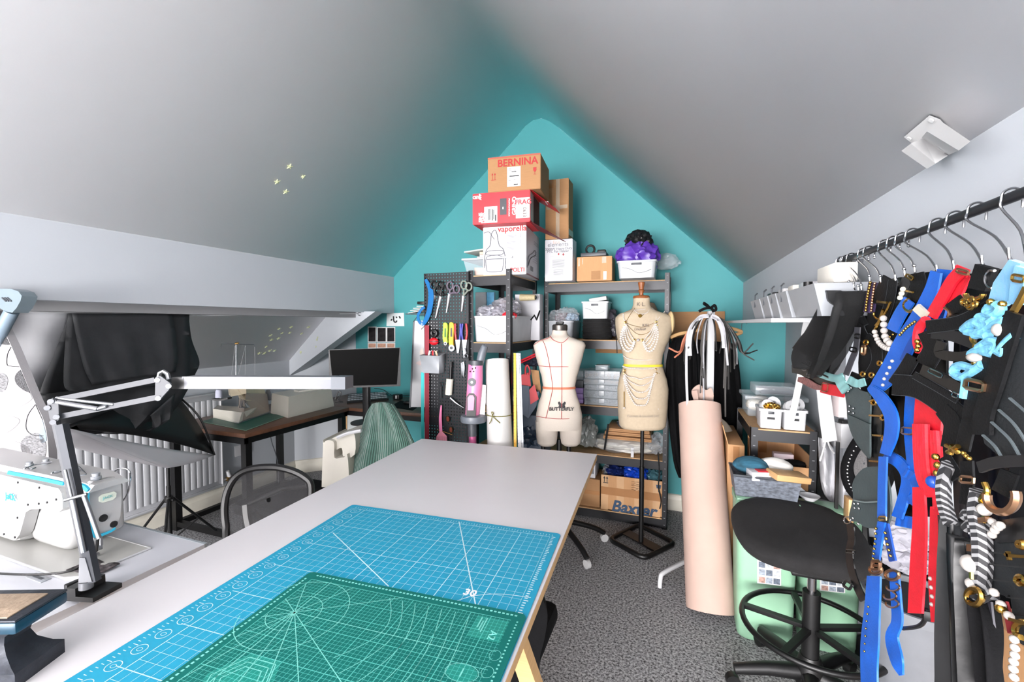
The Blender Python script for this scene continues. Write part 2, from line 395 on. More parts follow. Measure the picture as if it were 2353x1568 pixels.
# blue mat
BU, BV = tp(0, 0, 0), 0
bo = at(810, 1160, Z=TZ+.003); bx_ = V((math.cos(math.radians(3.6)), math.sin(math.radians(3.6)), 0)); by_ = V((bx_.y, -bx_.x, 0))
def bpnt(u, v, z=0): p = bo+bx_*u+by_*v; return V((p.x, p.y, TZ+.0005+z))
BW, BL = .786, 1.20
T = thing('cutting_mat', 'large sky-blue cutting mat with white grid lying on the table', 'cutting mat', bpnt(BW/2, BL/2))
part(T, 'mat_sheet', MB().prism([bpnt(u, v) for u, v in rrect(0, BW, BL)], (0, 0, .003)), M('sky_blue_vinyl', (26, 160, 196), .6, var=.03, vs=5), smooth=0)
g = MB(); G0, G1 = .03, BW-.03
n = 29
for i in range(n+1):
    u = .075+(G1-.075)*i/n; line2(g, bpnt(u, .03, .003), bpnt(u, BL-.03, .003), .0022 if i % 5 == 0 else .0009)
for j in range(45):
    v = .03+.0255*j; line2(g, bpnt(.075 if j % 5 else .05, v, .003), bpnt(G1, v, .003), .0022 if j % 5 == 0 else .0009)
part(T, 'printed_grid', g, M('pale_blue_print', (190, 234, 244), .55, var=.01), smooth=0)
g = MB()
for i in range(120):
    v = .03+i*.0095; line2(g, bpnt(.016, v, .003), bpnt(.024 if i % 5 else .03, v, .003), .0016); line2(g, bpnt(G1+.006, v, .003), bpnt(G1+(.014 if i % 5 else .018), v, .003), .0035)
for i in range(78):
    u = .03+i*.0095; line2(g, bpnt(u, .014, .003), bpnt(u, .022 if i % 5 else .027, .003), .0014)
for a, b in (((765, 1225), (893, 1348)), ((1055, 1200), (1093, 1392))): line2(g, at(*a, Z=TZ+.0035), at(*b, Z=TZ+.0035), .003)
poly2(g, [at(x, y, Z=TZ+.0035) for x, y, _ in cr2([(1045, 1383), (1090, 1370), (1150, 1366), (1220, 1374)], 6)], .002)
for i in range(22):
    c = bpnt(.046, .045+.047*i, .003); r = .0165-(i % 9)*.0004
    poly2(g, [c+bx_*(r*math.cos(t*math.pi/10))+by_*(r*math.sin(t*math.pi/10)) for t in range(20)], .0014, True)
    poly2(g, [c+bx_*(.006*math.cos(t*math.pi/5))+by_*(.0045*math.sin(t*math.pi/5)) for t in range(10)], .001, True)
part(T, 'printed_scale', g, M('white_blue_print', (214, 242, 248), .55, var=.01), smooth=0)
c30 = at(1080, 1363, Z=TZ+.0037); lettering(T, '30', WINK, c30, bx_, -by_, .034, bold=.0008)
# green mat on top
go = at(714, 1314, Z=TZ+.006); gx = V((math.cos(math.radians(3.6)), math.sin(math.radians(3.6)), 0)); gy = V((gx.y, -gx.x, 0))
def gp(u, v, z=0): p = go+gx*u+gy*v; return V((p.x, p.y, TZ+.0037+z))
GW, GL = .606, .456
T = thing('cutting_mat', 'smaller dark teal-green cutting mat with fine grid lying on the blue mat', 'cutting mat', gp(GW/2, GL/2))
part(T, 'mat_sheet', MB().prism([gp(u, v) for u, v in rrect(0, GW, GL, .014)], (0, 0, .003)), M('teal_green_vinyl', (8, 112, 104), .65, spec=.25, var=.04, vs=5), smooth=0)
g = MB()
for i in range(56):
    u = .03+.01*i; 
    if u < GW-.03: line2(g, gp(u, .03, .003), gp(u, GL-.03, .003), .0018 if i % 5 == 0 else .0007)
for j in range(40):
    v = .03+.01*j; line2(g, gp(.03, v, .003), gp(GW-.03, v, .003), .0018 if j % 5 == 0 else .0007)
part(T, 'printed_grid', g, M('mint_print', (96, 204, 190), .55, var=.01), smooth=0)
g = MB()
cc = at(677, 1408, Z=TZ+.0069)
def inside(p, m=.03): q = p-go; return m < q.dot(gx) < GW-m and m < q.dot(gy) < GL-m
for a in range(0, 360, 15):
    d = gx*math.cos(math.radians(a))+gy*math.sin(math.radians(a)); t = .04
    while inside(cc+d*t) and t < .42: t += .005
    if a % 30 == 0 or a in (45, 60, 75, 105): line2(g, cc, cc+d*t, .0018)
for r in (.06, .12):
    poly2(g, [cc+gx*(r*math.cos(t*math.pi/16))+gy*(r*math.sin(t*math.pi/16)) for t in range(-14, 15)], .0016)
for j in range(7):
    u0 = .27+.035*j; poly2(g, [gp(u0+.05*math.sin(t*math.pi/10)*(1-j*.1), .04+t*.04*(.5+.08*j), .003) for t in range(11)], .0016)
for i in range(56):
    line2(g, gp(.03+.01*i, .012, .003), gp(.036+.01*i, .012, .003), .005)
for j in range(40):
    line2(g, gp(.012, .03+.01*j, .003), gp(.012, .036+.01*j, .003), .005); line2(g, gp(GW-.014, .03+.01*j, .003), gp(GW-.014, .034+.01*j, .003), .004)
part(T, 'printed_arcs', g, M('pale_mint_print', (130, 222, 208), .55, var=.01), smooth=0)
DTP = M('deep_teal_print', (14, 140, 126), .5)
part(T, 'label_block', MB().prism([gp(u, v, .0031) for u, v in ((.500, .035), (.574, .035), (.574, .105), (.500, .105))], (0, 0, .0002)), DTP, smooth=0)
for cu, cv in ((.53, .20), (.53, .26), (.53, .32)):
    part(T, 'printed_oval', MB().prism([gp(cu+.032*math.cos(t*math.pi/10), cv+.02*math.sin(t*math.pi/10), .0031) for t in range(20)], (0, 0, .0002)), DTP, smooth=0)
b = MB(); b.prism([gp(.14+.075*math.cos(math.radians(60*t)), .345+.075*math.sin(math.radians(60*t)), .0031) for t in range(6)], (0, 0, .0002))
part(T, 'printed_hexagon', b, DTP, smooth=0)
b = MB()
for k in (.065, .052, .04): poly2(b, [gp(.14+k*math.cos(math.radians(60*t)), .345+k*math.sin(math.radians(60*t)), .0032) for t in range(6)], .0018, True)
for cv in (.20, .26, .32): poly2(b, [gp(.53+.034*math.cos(t*math.pi/10), cv+.022*math.sin(t*math.pi/10), .0031) for t in range(20)], .0012, True); line2(b, gp(.53, cv-.01, .0032), gp(.53, cv+.01, .0032), .003)
for i, cv in enumerate((.14, .185, .23, .275, .32)): poly2(b, [gp(.577+.012*math.cos(t*math.pi/8), cv+.014*math.sin(t*math.pi/8), .0031) for t in range(16)], .001, True)
for i, u in enumerate((.512, .518, .524)): line2(b, gp(u, .04+.01*(i % 2), .0035), gp(u, .075+.006*i, .0035), .0026)
part(T, 'printed_marks', b, M('pale_mint_print', (130, 222, 208), .55), smooth=0, kind='stuff')
lettering(T, 'A2', M('pale_mint_print', (0, 0, 0)), gp(.552, .088, .0037), gy, gx, .024)

# ---------------------------------------------------------------- sewing table and machine
SZ = .762
T = thing('sewing_table', 'white sewing machine table beside the long cutting table', 'table', (-1.98, .6, 0))
part(T, 'table_top', MB().bx(-2.62, -1.365, .30, .918, SZ-.03, SZ), M('white_laminate', (206, 208, 214), .35, var=.01), smooth=0)
part(T, 'grey_edge', MB().bx(-2.62, -1.365, .918, .926, SZ-.032, SZ+.001), M('grey_edging', (150, 158, 162), .5), label='grey plastic edge strip', smooth=0)
for x in (-2.5, -1.5):
    for y in (.36, .86): part(T, 'leg', MB().bx(x-.02, x+.02, y-.02, y+.02, 0, SZ-.03), GRYP, smooth=0)
part(T, 'foot_beam', MB().bx(-2.5, -1.5, .84, .88, .12, .16), GRYP, smooth=0)
part(T, 'hinge_cover', MB().box((-1.60, .635, SZ+.001), (.075, .022, .003), .001), GRYP)
part(T, 'hinge_slot', MB().box((-1.60, .635, SZ+.003), (.042, .007, .001)), DGRP)
SW = M('machine_white_enamel', (180, 180, 179), .3, var=.015, coat=.2)
CYN = M('machine_cyan_trim', (46, 178, 212), .4, var=.02)
T = thing('sewing_machine', 'white industrial sewing machine with sky-blue trim on the sewing table', 'sewing machine', (-1.75, .75, SZ))
part(T, 'bed', MB().prism([(-2.2, .655, SZ), (-1.525, .655, SZ), (-1.492, .672, SZ), (-1.488, .842, SZ), (-2.2, .842, SZ)], (0, 0, .006)), M('machine_bed_enamel', (180, 180, 175), .3, var=.01), smooth=0)
part(T, 'bed_rim', MB().tube([(-2.2, .655, SZ+.004), (-1.53, .655, SZ+.004), (-1.492, .675, SZ+.004), (-1.488, .838, SZ+.004), (-2.2, .842, SZ+.004)], .0028, 6), WHTP)
f1 = plane((0, .690, 0), (0, 1, 0))
fc = part(T, 'front_cover', pxpoly(MB(), [(-110, 1067), (0, 1091), (134, 1123), (141, 1133), (144, 1150), (144, 1170), (135, 1178), (116, 1173), (96, 1170), (70, 1171), (59, 1178), (52, 1205), (45, 1229), (36, 1241), (0, 1231), (-110, 1200)], f1, .030), SW, smooth=30)
part(T, 'arm', MB().bx(-2.25, -1.60, .715, .825, .90, .985, .018), SW)
part(T, 'top_cover', MB().loft([[(-2.25, .695, .972), (-2.25, .83, .972), (-2.25, .815, 1.004), (-2.25, .715, 1.004)], [(-1.60, .700, .972), (-1.60, .825, .972), (-1.60, .81, 1.0), (-1.60, .718, 1.0)], [(-1.53, .715, .975), (-1.53, .815, .975), (-1.53, .80, .992), (-1.53, .73, .992)]]), SW)
part(T, 'column', MB().box((-2.05, .76, .845), (.36, .13, .16), .04), SW)
bl = MB(); bl.box((-1.775, .775, .838), (.21, .105, .15), .04, seg=4)
part(T, 'arm_base', bl, SW)
part(T, 'head', MB().box((-1.585, .765, .905), (.075, .095, .15), .018, seg=3), SW)
f2 = plane((-1.545, 0, 0), (1, 0, 0))
part(T, 'face_plate', pxpoly(MB(), [(204, 1115), (215, 1107), (262, 1097), (272, 1100), (278, 1115), (279, 1150), (277, 1185), (268, 1212), (255, 1222), (235, 1230), (222, 1222), (212, 1190), (205, 1150)], f2, .02), SW, smooth=20)
b = MB()
f0 = plane((0, .687, 0), (0, 1, 0))
pxstrip(b, [(19, 1086), (60, 1094), (110, 1104), (146, 1112)], 7.5, f0, .004); pxstrip(b, [(172, 1113), (192, 1118), (203, 1128)], 8, plane((0, .70, 0), (0, 1, 0)), .006)
f3 = plane((-1.541, 0, 0), (1, 0, 0))
pxstrip(b, [(203, 1125, 7), (201, 1150, 7), (203, 1185, 10), (210, 1215, 13), (217, 1230, 12), (232, 1230, 6), (255, 1221, 4), (265, 1214, 3)], 8, f3, .004)
part(T, 'blue_trim', b, CYN, label='sky-blue trim stripe')
lettering(fc, 'JaCK', M('cyan_print', (40, 160, 205), .5), f0(27, 1142)+V((0, -.003, 0)), (1, 0, 0), (0, 0, 1), .027, bold=.0005)
sc = MB()
for x, y in ((42, 1109), (91, 1121), (130, 1148), (65, 1160), (90, 1158), (41, 1190), (35, 1235), (109, 1155), (10, 1228)): c = f1(x, y); sc.cyl(c+V((0, -.002, 0)), c+V((0, .004, 0)), .0034, n=8)
part(fc, 'screw', sc, INK, kind='stuff')
for x, y, r in ((242, 1115, .0055), (237, 1191, .0105), (261, 1205, .0095)): c = f2(x, y); part(T, 'rubber_plug', MB().cyl(c+V((.0025, 0, 0)), c-V((.004, 0, 0)), r, n=14), BLKP)
part(T, 'badge', pxpoly(MB(), [(228, 1143), (235, 1137), (262, 1130), (268, 1133), (267, 1142), (260, 1149), (236, 1156), (228, 1153)], plane((-1.5425, 0, 0), (1, 0, 0)), .002), M('badge_cream', (226, 232, 216), .4))
bc = plane((-1.541, 0, 0), (1, 0, 0))(248, 1143); lettering(T, 'JACK', M('badge_teal_print', (110, 190, 190), .5), bc, (0, 1, 0), (0, -.08, 1), .0105)
wl = MB(); pxtube(wl, [(257, 1094), (264, 1083), (274, 1077), (291, 1078), (299, 1088), (299, 1108), (293, 1135), (283, 1151)], .0022, lambda x, y: at(x, y, D=1.34), 5, 8); part(T, 'thread_lever', wl, CHROME)
kn = MB()
for x, y, r, h in ((221, 1103, .012, .02), (68, 1072, .010, .014), (106, 1068, .010, .018), (172, 1085, .013, .008), (130, 1087, .012, .004)):
    c = at(x, y, Z=1.0); part(T, 'tension_knob', MB().lathe([(r*.6, -.01), (r*.6, 0), (r, .002), (r, h*.5), (r*.7, h*.55), (r*.8, h), (.001, h)], c, 12), GRYP)

wr = MB()
for a in ([(55, 1078), (75, 1070), (95, 1066), (120, 1062)], [(60, 1074), (70, 1079), (82, 1075)], [(118, 1088), (128, 1085), (150, 1088)], [(170, 1076), (185, 1080), (198, 1090), (185, 1093)], [(165, 1068), (180, 1072), (192, 1084)]):
    pxtube(wr, a, .0017, lambda x, y: at(x, y, Z=1.012), 4, 5)
part(T, 'thread_guide', wr, STEEL)
nd = MB(); c = V((-1.573, .752, 0))
nd.cyl(c+V((-.004, -.004, .80)), c+V((-.004, -.004, .85)), .004, n=8).cyl(c+V((.006, .006, .80)), c+V((.006, .006, .85)), .0045, n=8).box(c+V((0, 0, .795)), (.022, .016, .014), .003).box(c+V((-.004, -.012, .775)), (.01, .034, .006), .002)
nd.cyl(c+V((-.004, -.004, .77)), c+V((-.004, -.004, .80)), .0012, n=6); part(T, 'presser_foot', nd, STEEL)
nd = MB(); nd.tube([c+V((.02, -.01, .83)), c+V((.03, -.02, .80)), c+V((.025, -.04, .785))], .006, 8); part(T, 'needle_guard', nd, BLKP)
fb = MB(); fb.sheet(lambda u, v: V((-1.565+.105*u, .735-.058*v+.012*u, SZ+.0075+.004*math.sin(u*9)*math.sin(v*6+1))), 10, 6)
FABS = M('speckled_fabric', (70, 64, 66), .9, var=.9, vs=70)
solo('fabric_scrap', 'dark and pink speckled fabric scrap under the sewing machine foot', 'fabric', fb, FABS, solid=.002)
cb = MB(); pxtube(cb, [(-60, 1316), (60, 1321), (130, 1318), (170, 1310), (186, 1300)], .0028, lambda x, y: at(x, y, Z=SZ+.011), 6, 6)
solo('lamp_cable', 'thin black lamp cable running across the white sewing table', 'cable', cb, BLKP)

# ---------------------------------------------------------------- clamp lamp
LB = at(205, 1366, Z=TZ)
T = thing('desk_lamp', 'dark grey clamp-on lamp with jointed arms and long flat light bar', 'lamp', LB)
d1 = 1.075
def lp(x, y, D=d1): return at(x, y, D=D)
bs = MB(); q = lambda u, v, z: LB+ux*u+uy*v+V((0, 0, z))
bs.prism([q(-.03, -.03, 0), q(.045, -.045, 0), q(.05, .02, 0), q(-.02, .035, 0)], (0, 0, .012)); bs.prism([q(-.03, -.03, .012), q(.0, -.035, .012), q(.005, .03, .012), q(-.02, .035, .012)], (0, 0, .02))
bs.box(q(-.042, 0, -.02), (.014, .05, .10), .003); bs.box(q(-.005, 0, -.045), (.075, .04, .012), .003); bs.cyl(q(-.005, 0, -.10), q(-.005, 0, -.04), .007)
part(T, 'clamp', bs, BLKP, smooth=30)
jt = MB(); jt.cyl(lp(198, 1352), lp(198, 1336), .014); jt.prism([lp(182, 1283, 1.055), lp(195, 1283, 1.055), lp(211, 1338, 1.055), lp(180, 1340, 1.055)], FW*.004); jt.prism([lp(182, 1283, 1.085), lp(195, 1283, 1.085), lp(211, 1338, 1.085), lp(180, 1340, 1.085)], FW*.004)
part(T, 'bracket', jt, M('lamp_grey_metal', (120, 122, 126), .4, .4), smooth=30)
def bar(m, a, b, w, D, dp_=.010, k=None):
    A, B = lp(*a, D), lp(*b, D); t = (B-A).normalized(); sd = t.cross(FW).normalized()*(w/2); e = FW.normalized()*(dp_/2)
    m.loft([[p-sd-e, p+sd-e, p+sd+e, p-sd+e] for p in (A, B)]); return m
LG = M('lamp_arm_metal', (52, 55, 62), .4, .3); LG2 = M('lamp_light_grey_metal', (66, 68, 73), .5, .1)
a = MB(); bar(a, (218, 1336), (142, 975), .019, 1.065, .016); part(T, 'lower_arm', a, LG, smooth=0)
a = MB(); bar(a, (200, 1300), (127, 962), .012, 1.085, .012); part(T, 'lower_arm', a, LG2, smooth=0)
a = MB(); a.cyl(lp(192, 1270, 1.05), lp(166, 1148, 1.05), .0055).cyl(lp(166, 1148, 1.05), lp(150, 1080, 1.05), .003).cyl(lp(148, 1150, 1.04), lp(200, 1136, 1.055), .004).cyl(lp(228, 1238, 1.05), lp(193, 1140, 1.05), .005)
part(T, 'spring', a, STEEL)
a = MB(); a.prism([lp(x, y, 1.05) for x, y in ((108, 925), (120, 915), (134, 925), (135, 965), (122, 975), (114, 962))], FW*.004); a.prism([lp(x, y, 1.08) for x, y in ((108, 925), (120, 915), (134, 925), (135, 965), (122, 975), (114, 962))], FW*.004)
part(T, 'elbow_plate', a, LG2, smooth=30)
for y0, y1 in (((143, 917), (360, 873)), ((136, 958), (364, 913))):
    a = MB(); bar(a, y0, y1, .0125, 1.065, .014); part(T, 'upper_arm', a, LG2, smooth=0)
a = MB(); a.cyl(lp(116, 922, 1.055), lp(225, 940, 1.055), .0055).cyl(lp(225, 940, 1.055), lp(245, 934, 1.055), .004).cyl(lp(130, 915, 1.06), lp(262, 930, 1.06), .004); part(T, 'spring', a, STEEL)
a = MB()
for D in (1.048, 1.082): a.prism([lp(x, y, D) for x, y in ((357, 868), (368, 864), (392, 882), (388, 896), (366, 920), (356, 915))], FW*.004)
part(T, 'elbow_plate', a, LG2, smooth=30)
a = MB(); a.tube([lp(365, 868), lp(367, 858), lp(376, 854), lp(385, 860), lp(388, 872)], .005, 8); part(T, 'knob', a, STEEL)
for x, y in ((361, 874), (363, 916), (387, 888), (116, 923), (108, 938), (129, 959), (121, 971)): part(T, 'bolt', MB().cyl(lp(x, y, 1.044), lp(x, y, 1.054), .006, n=10), CHROME)
A, B = lp(398, 881), lp(793, 882, 1.12); t = (B-A).normalized(); u = RT.cross(FW)
hd = lambda m, p, q_, h0, h1, dep: m.loft([[x+u*h0, x+u*h1, x+u*h1+FW*dep, x+u*h0+FW*dep] for x in (p, q_)])
L_ = (B-A).length
part(T, 'light_bar', hd(MB(), A+t*.025, A+t*(L_-.035), -.014, .010, .05), M('lamp_head_grey', (76, 78, 86), .4, .1, var=.02), smooth=0)
part(T, 'light_bar_top', hd(MB(), A+t*.02, A+t*(L_-.035), .010, .016, .055), M('lamp_head_top', (98, 100, 107), .4, .1, var=.02), smooth=0)
part(T, 'end_cap', hd(MB(), A+t*(L_-.035), B, -.015, .0165, .058), M('lamp_cap_grey', (58, 64, 74), .45), smooth=0)
part(T, 'hinge_block', hd(MB(), A-t*.004, A+t*.025, -.014, .014, .04), BLKP, smooth=0)
# ---------------------------------------------------------------- bench anvil block
AC = at(40, 1520, Z=TZ); ang = math.radians(22)
T = thing('bench_anvil', 'dark cast-iron bench block with leather-topped plate on the table corner', 'anvil', (-1.235, .425, TZ), ang)
IRON = M('dark_iron', (52, 56, 64), .5, .4, var=.25, vs=30, bump=.3, bs=90); TEALI = M('teal_painted_iron', (20, 62, 82), .4, .2, var=.2, vs=20)
prf = [(.075, 0), (.075, .028), (.062, .034), (.045, .05), (.038, .068), (.042, .085), (.058, .098), (.066, .104)]
part(T, 'pedestal', MB().loft([[(-h*1.15, -h*.62, z), (h*1.15, -h*.62, z), (h*1.15, h*.62, z), (-h*1.15, h*.62, z)] for h, z in prf]), IRON, True, smooth=30)
part(T, 'plate', MB().box((0, 0, .116), (.19, .10, .024), .006), TEALI, True)
part(T, 'rim', MB().box((0, 0, .1295), (.188, .098, .004), .001), IRON, True)
part(T, 'leather_pad', MB().box((0, -.005, .1325), (.145, .074, .003), .001), M('worn_leather', (172, 152, 130), .9, var=.2, vs=60, bump=.4), True)
# ---------------------------------------------------------------- left side: recess, backdrops, softbox, radiator
T = thing('radiator', 'white ribbed panel radiator on the low left wall', 'radiator', (-3.42, 1.85, .15))
x = -3.45
b = MB(); b.bx(x+.03, x+.045, .95, 2.44, .15, .90, .004)
for i in range(33): 
    yy = .975+i*.0445; b.box((x+.046, yy, .525), (.007, .034, .66), .003)
b.bx(x+.03, x+.055, .95, 2.44, .15, .165, .003).bx(x+.03, x+.055, .95, 2.44, .885, .90, .003)
part(T, 'panel', b, M('radiator_white', (206, 208, 212), .35, var=.01))
part(T, 'top_grille', MB().bx(x+.005, x+.06, .95, 2.445, .895, .905, .003), WHTP)
part(T, 'side_panel', MB().bx(x+.005, x+.058, 2.438, 2.446, .15, .90, .002), WHTP)
v = MB(); v.tube([(x+.04, 2.446, .19), (x+.05, 2.50, .19), (x+.05, 2.50, .12), (x+.05, 2.50, .0)], .009, 10); part(T, 'pipe', v, WHTP)
v = MB(); v.cyl((x+.05, 2.475, .19), (x+.05, 2.53, .19), .016).cyl((x+.05, 2.50, .15), (x+.05, 2.50, .20), .014); part(T, 'valve', v, BRASS)
v = MB(); v.cyl((x+.05, 2.50, .205), (x+.05, 2.485, .255), .016, .013); part(T, 'valve_cap', v, WHTP)

# white paper backdrop and black backdrop hanging in the opening
pb = plane((-2.83, 0, 0), (1, 0, 0))
m = MB()
def wb(u, v):
    x = -60+222*u+(20-30*u)*v; y = 706+10*u+(320*v)
    p = pb(x, y); return p+V((.012*math.sin(9*u+5*v)+.008*math.sin(17*v-4*u)-.05*v*u, 0, 0))
m.sheet(wb, 16, 22)
solo('paper_backdrop', 'crumpled white paper backdrop hanging behind the ironing board', 'backdrop', m, M('crumpled_white_paper', (190, 191, 195), .7, var=.02, bump=.25, bs=9), solid=.002)
cw = MB(); cw.tube([at(30, 716, X=-2.80), at(440, 726, X=-2.80), at(820, 721, Y=3.15)], .003, 6)
T = thing('curtain_wire', 'thin white curtain wire stretched under the left beam', 'wire', at(440, 726, X=-2.80)); part(T, 'wire', cw, WHTP)
hk = MB(); hk.tube(circ(at(826, 722, Y=3.15), .014, 12, (RT, (0, 0, 1)), 30, 300), .0022, 6); part(T, 'hook_eye', hk, STEEL)
BBK = M('black_nonwoven_fabric', (44, 46, 49), .6, var=.2, vs=10, bump=.3, bs=26)
T = thing('fabric_backdrop', 'black fabric backdrop draped in layers over the curtain wire', 'backdrop', at(300, 1000, X=-2.72))
def drape(name, L, R, dep, seed, nu=18, nv=20, amp=.012, sag=0):
    Lc, Rc = cr2(L, 6), cr2(R, 6); pl = plane((dep, 0, 0), (1, 0, 0)); m = MB()
    def f(u, v):
        a = Lc[min(len(Lc)-1, int(v*(len(Lc)-1)+.5))]; b = Rc[min(len(Rc)-1, int(v*(len(Rc)-1)+.5))]
        x = a[0]+(b[0]-a[0])*u; y = a[1]+(b[1]-a[1])*u+sag*math.sin(math.pi*u)*v
        return pl(x, y)+V((amp*v*math.sin(u*13+seed+2*v)+amp*.6*v*math.sin(u*29+seed*2-3*v), 0, 0))
    m.sheet(f, nu, nv); part(T, name, m, BBK, solid=.002)
drape('back_layer', [(160, 722), (128, 800), (92, 895), (98, 908)], [(433, 724), (440, 780), (458, 832), (448, 862)], -2.80, 1)
drape('lower_layer', [(110, 905), (95, 915), (112, 960), (140, 995)], [(448, 862), (430, 900), (400, 945), (340, 990)], -2.77, 3, amp=.02, sag=6)
drape('middle_layer', [(157, 720), (150, 790), (146, 880), (158, 900)], [(435, 722), (434, 780), (434, 860), (420, 885)], -2.735, 5, amp=.006)
drape('front_layer', [(165, 720), (178, 790), (194, 850), (212, 884)], [(395, 722), (402, 760), (408, 822), (402, 855)], -2.71, 7, amp=.006)
drape('hanging_tail', [(345, 955), (350, 965), (352, 985), (345, 990)], [(402, 905), (398, 935), (390, 965), (338, 990)], -2.73, 9, 6, 8)
# softbox on a light stand
T = thing('softbox_light', 'black softbox with white diffuser on a black tripod light stand', 'studio light', (-3.05, 1.88, 0))
pp = [at(110, 990, X=-2.78), at(400, 900, X=-2.95), at(492, 1045, X=-2.72), at(385, 1075, X=-2.60)]
ap = at(150, 935, X=-2.98)
sbk = at(255, 940, X=-3.10)
A, B, C_, D_ = at(100, 1010, X=-2.75), at(400, 902, X=-3.0), at(493, 1046, X=-2.85), at(384, 1076, X=-2.70)
E_ = at(160, 985, X=-2.70)
b = MB(); n0 = 10
def tri(P, Q, R_, bulge, n=8):
    c = []
    for i in range(n+1):
        row = []
        for j in range(n+1-i):
            u, w2 = i/n, j/n; p = P*(1-u-w2)+Q*u+R_*w2
            row.append(b.bm.verts.new(p+bulge*(4*u*(1-u-w2)+4*w2*(1-u-w2)+3*u*w2)))
        c.append(row)
    for i in range(n):
        for j in range(n-i):
            b.bm.faces.new((c[i][j], c[i+1][j], c[i][j+1]))
            if j < n-i-1: b.bm.faces.new((c[i+1][j], c[i+1][j+1], c[i][j+1]))
tri(E_, B, C_, V((.02, 0, .03))); tri(A, B, E_, V((0, 0, .02))); part(T, 'black_shell', b, M('black_nylon', (14, 15, 18), .5, var=.2, bump=.1, bs=60), smooth=60, solid=.004)
b = MB(); tri(E_, D_, C_, V((0, 0, -.015))); tri(A, E_, D_, V((0, 0, -.01))); part(T, 'white_diffuser', b, M('white_diffuser_cloth', (232, 230, 234), .8, var=.02, bump=.25, bs=14), smooth=60, solid=.003)
b = MB(); b.tube(cr([B, (B+C_)/2+V((.05, 0, .045)), C_], 6), .006, 6); part(T, 'rod', b, BLKP)
top = at(386, 1072, X=-2.92); ft = at(387, 1235, X=-3.05)
ft = V((top.x, top.y, 0))
b = MB(); b.cyl(ft+V((0, 0, .06)), ft+V((0, 0, .45)), .013).cyl(ft+V((0, 0, .40)), top+V((0, 0, .04)), .010); part(T, 'pole', b, BLKM)
b = MB(); b.cyl(ft+V((0, 0, .35)), ft+V((0, 0, .385)), .022).cyl(ft+V((0, 0, .10)), ft+V((0, 0, .12)), .02).box(ft+V((.03, 0, .365)), (.03, .012, .014), .003); part(T, 'collar', b, BLKP)
for a in (80, 200, 320):
    d = V((math.cos(math.radians(a)), math.sin(math.radians(a)), 0)); b = MB(); b.tube([ft+d*.02+V((0, 0, .37)), ft+d*.30+V((0, 0, .012))], .008, 8).tube([ft+d*.018+V((0, 0, .11)), ft+d*.16+V((0, 0, .19))], .005, 6); b.ball(ft+d*.30+V((0, 0, .012)), .012)
    part(T, 'leg', b, BLKM)
# upright ironing board
T = thing('ironing_board', 'leaf-print ironing board standing upright with a blue-grey plastic head', 'ironing board', at(40, 1240, D=1.75))
ipl = plane(at(60, 900, D=1.75), V((.25, -1, .05)))
edge = [(-60, 735), (5, 752), (28, 800), (52, 858), (78, 920), (98, 960), (108, 1000), (112, 1060), (112, 1150), (90, 1235), (-60, 1235)]
IBC = M('printed_cotton', (176, 173, 175), .85, var=.03, bump=.15, bs=200)
brd = part(T, 'board_cover', pxpoly(MB(), cr2(edge[1:9], 4)[::1]+[(90, 1235), (-80, 1235), (-80, 735)], ipl, .03), IBC, smooth=0)
ifr = plane(at(60, 900, D=1.748), V((.25, -1, .05)))
def leaf(cx, cy, rx, ry, rot):
    r = math.radians(rot); o = []
    for t in range(24):
        a = 2*math.pi*t/24; ex = rx*math.cos(a)*(1 if True else 0); ey = ry*math.sin(a)*(1-.35*math.cos(a))
        o.append((cx+ex*math.cos(r)-ey*math.sin(r), cy+ex*math.sin(r)+ey*math.cos(r)))
    return o
def clipx(p): 
    ex = [e for e in edge]; y = max(752, min(1235, p[1])); x = 112
    for a, b in zip(edge[1:], edge[2:]):
        if a[1] <= y <= b[1] and b[1] > a[1]: x = a[0]+(b[0]-a[0])*(y-a[1])/(b[1]-a[1])
    return (min(p[0], x-2), p[1])
SPK = M('speckled_print', (70, 70, 72), .85, var=.9, vs=240); GLF = M('grey_leaf_print', (150, 147, 149), .85); BLF = M('blue_leaf_print', (136, 150, 160), .85)
HAT = M('hatched_print', (120, 120, 122), .85, var=.9, vs=90, aniso=(1, 1, 8))
for i, (cx, cy, rx, ry, rot, mt) in enumerate(((5, 772, 28, 20, 40, SPK), (60, 878, 30, 20, 55, SPK), (2, 880, 22, 16, 80, HAT), (38, 915, 38, 22, -5, GLF), (12, 975, 34, 20, -15, GLF), (106, 990, 30, 16, 110, BLF), (80, 1030, 34, 28, 60, HAT), (20, 1065, 34, 16, -15, SPK), (40, 1035, 36, 18, 10, GLF), (70, 1120, 30, 18, 40, BLF))):
    part(brd, 'leaf_print', pxpoly(MB(), [clipx(p) for p in leaf(cx, cy, rx, ry, rot)], ifr, .001), mt, smooth=0)
ol = MB()
for pts in ([(30, 798), (17, 815), (16, 838), (26, 842), (50, 843)], [(82, 930), (64, 955), (60, 985), (75, 1000), (100, 1002)], [(82, 930), (94, 938), (104, 965)]):
    pxtube(ol, [clipx(p) for p in pts], .0011, ifr, 4, 5)
part(brd, 'leaf_outline', ol, INK)
hm = plane(at(10, 700, D=1.72), V((.2, -1, 0)))
HB = M('blue_grey_plastic', (120, 134, 142), .4, var=.03)
hd_ = part(T, 'head', pxpoly(MB(), [(-70, 668), (0, 664), (25, 664), (42, 670), (50, 680), (47, 692), (38, 708), (28, 719), (12, 716), (-2, 708), (-70, 700)], hm, .05), HB, smooth=30)
sl = MB(); h2 = plane(at(10, 700, D=1.717), V((.2, -1, 0)))
for k in (0, 6, 12): pxstrip(sl, [(4+k, 684), (14+k, 693)], 2.6, h2, .002)
part(hd_, 'vent_slot', sl, DGRP)
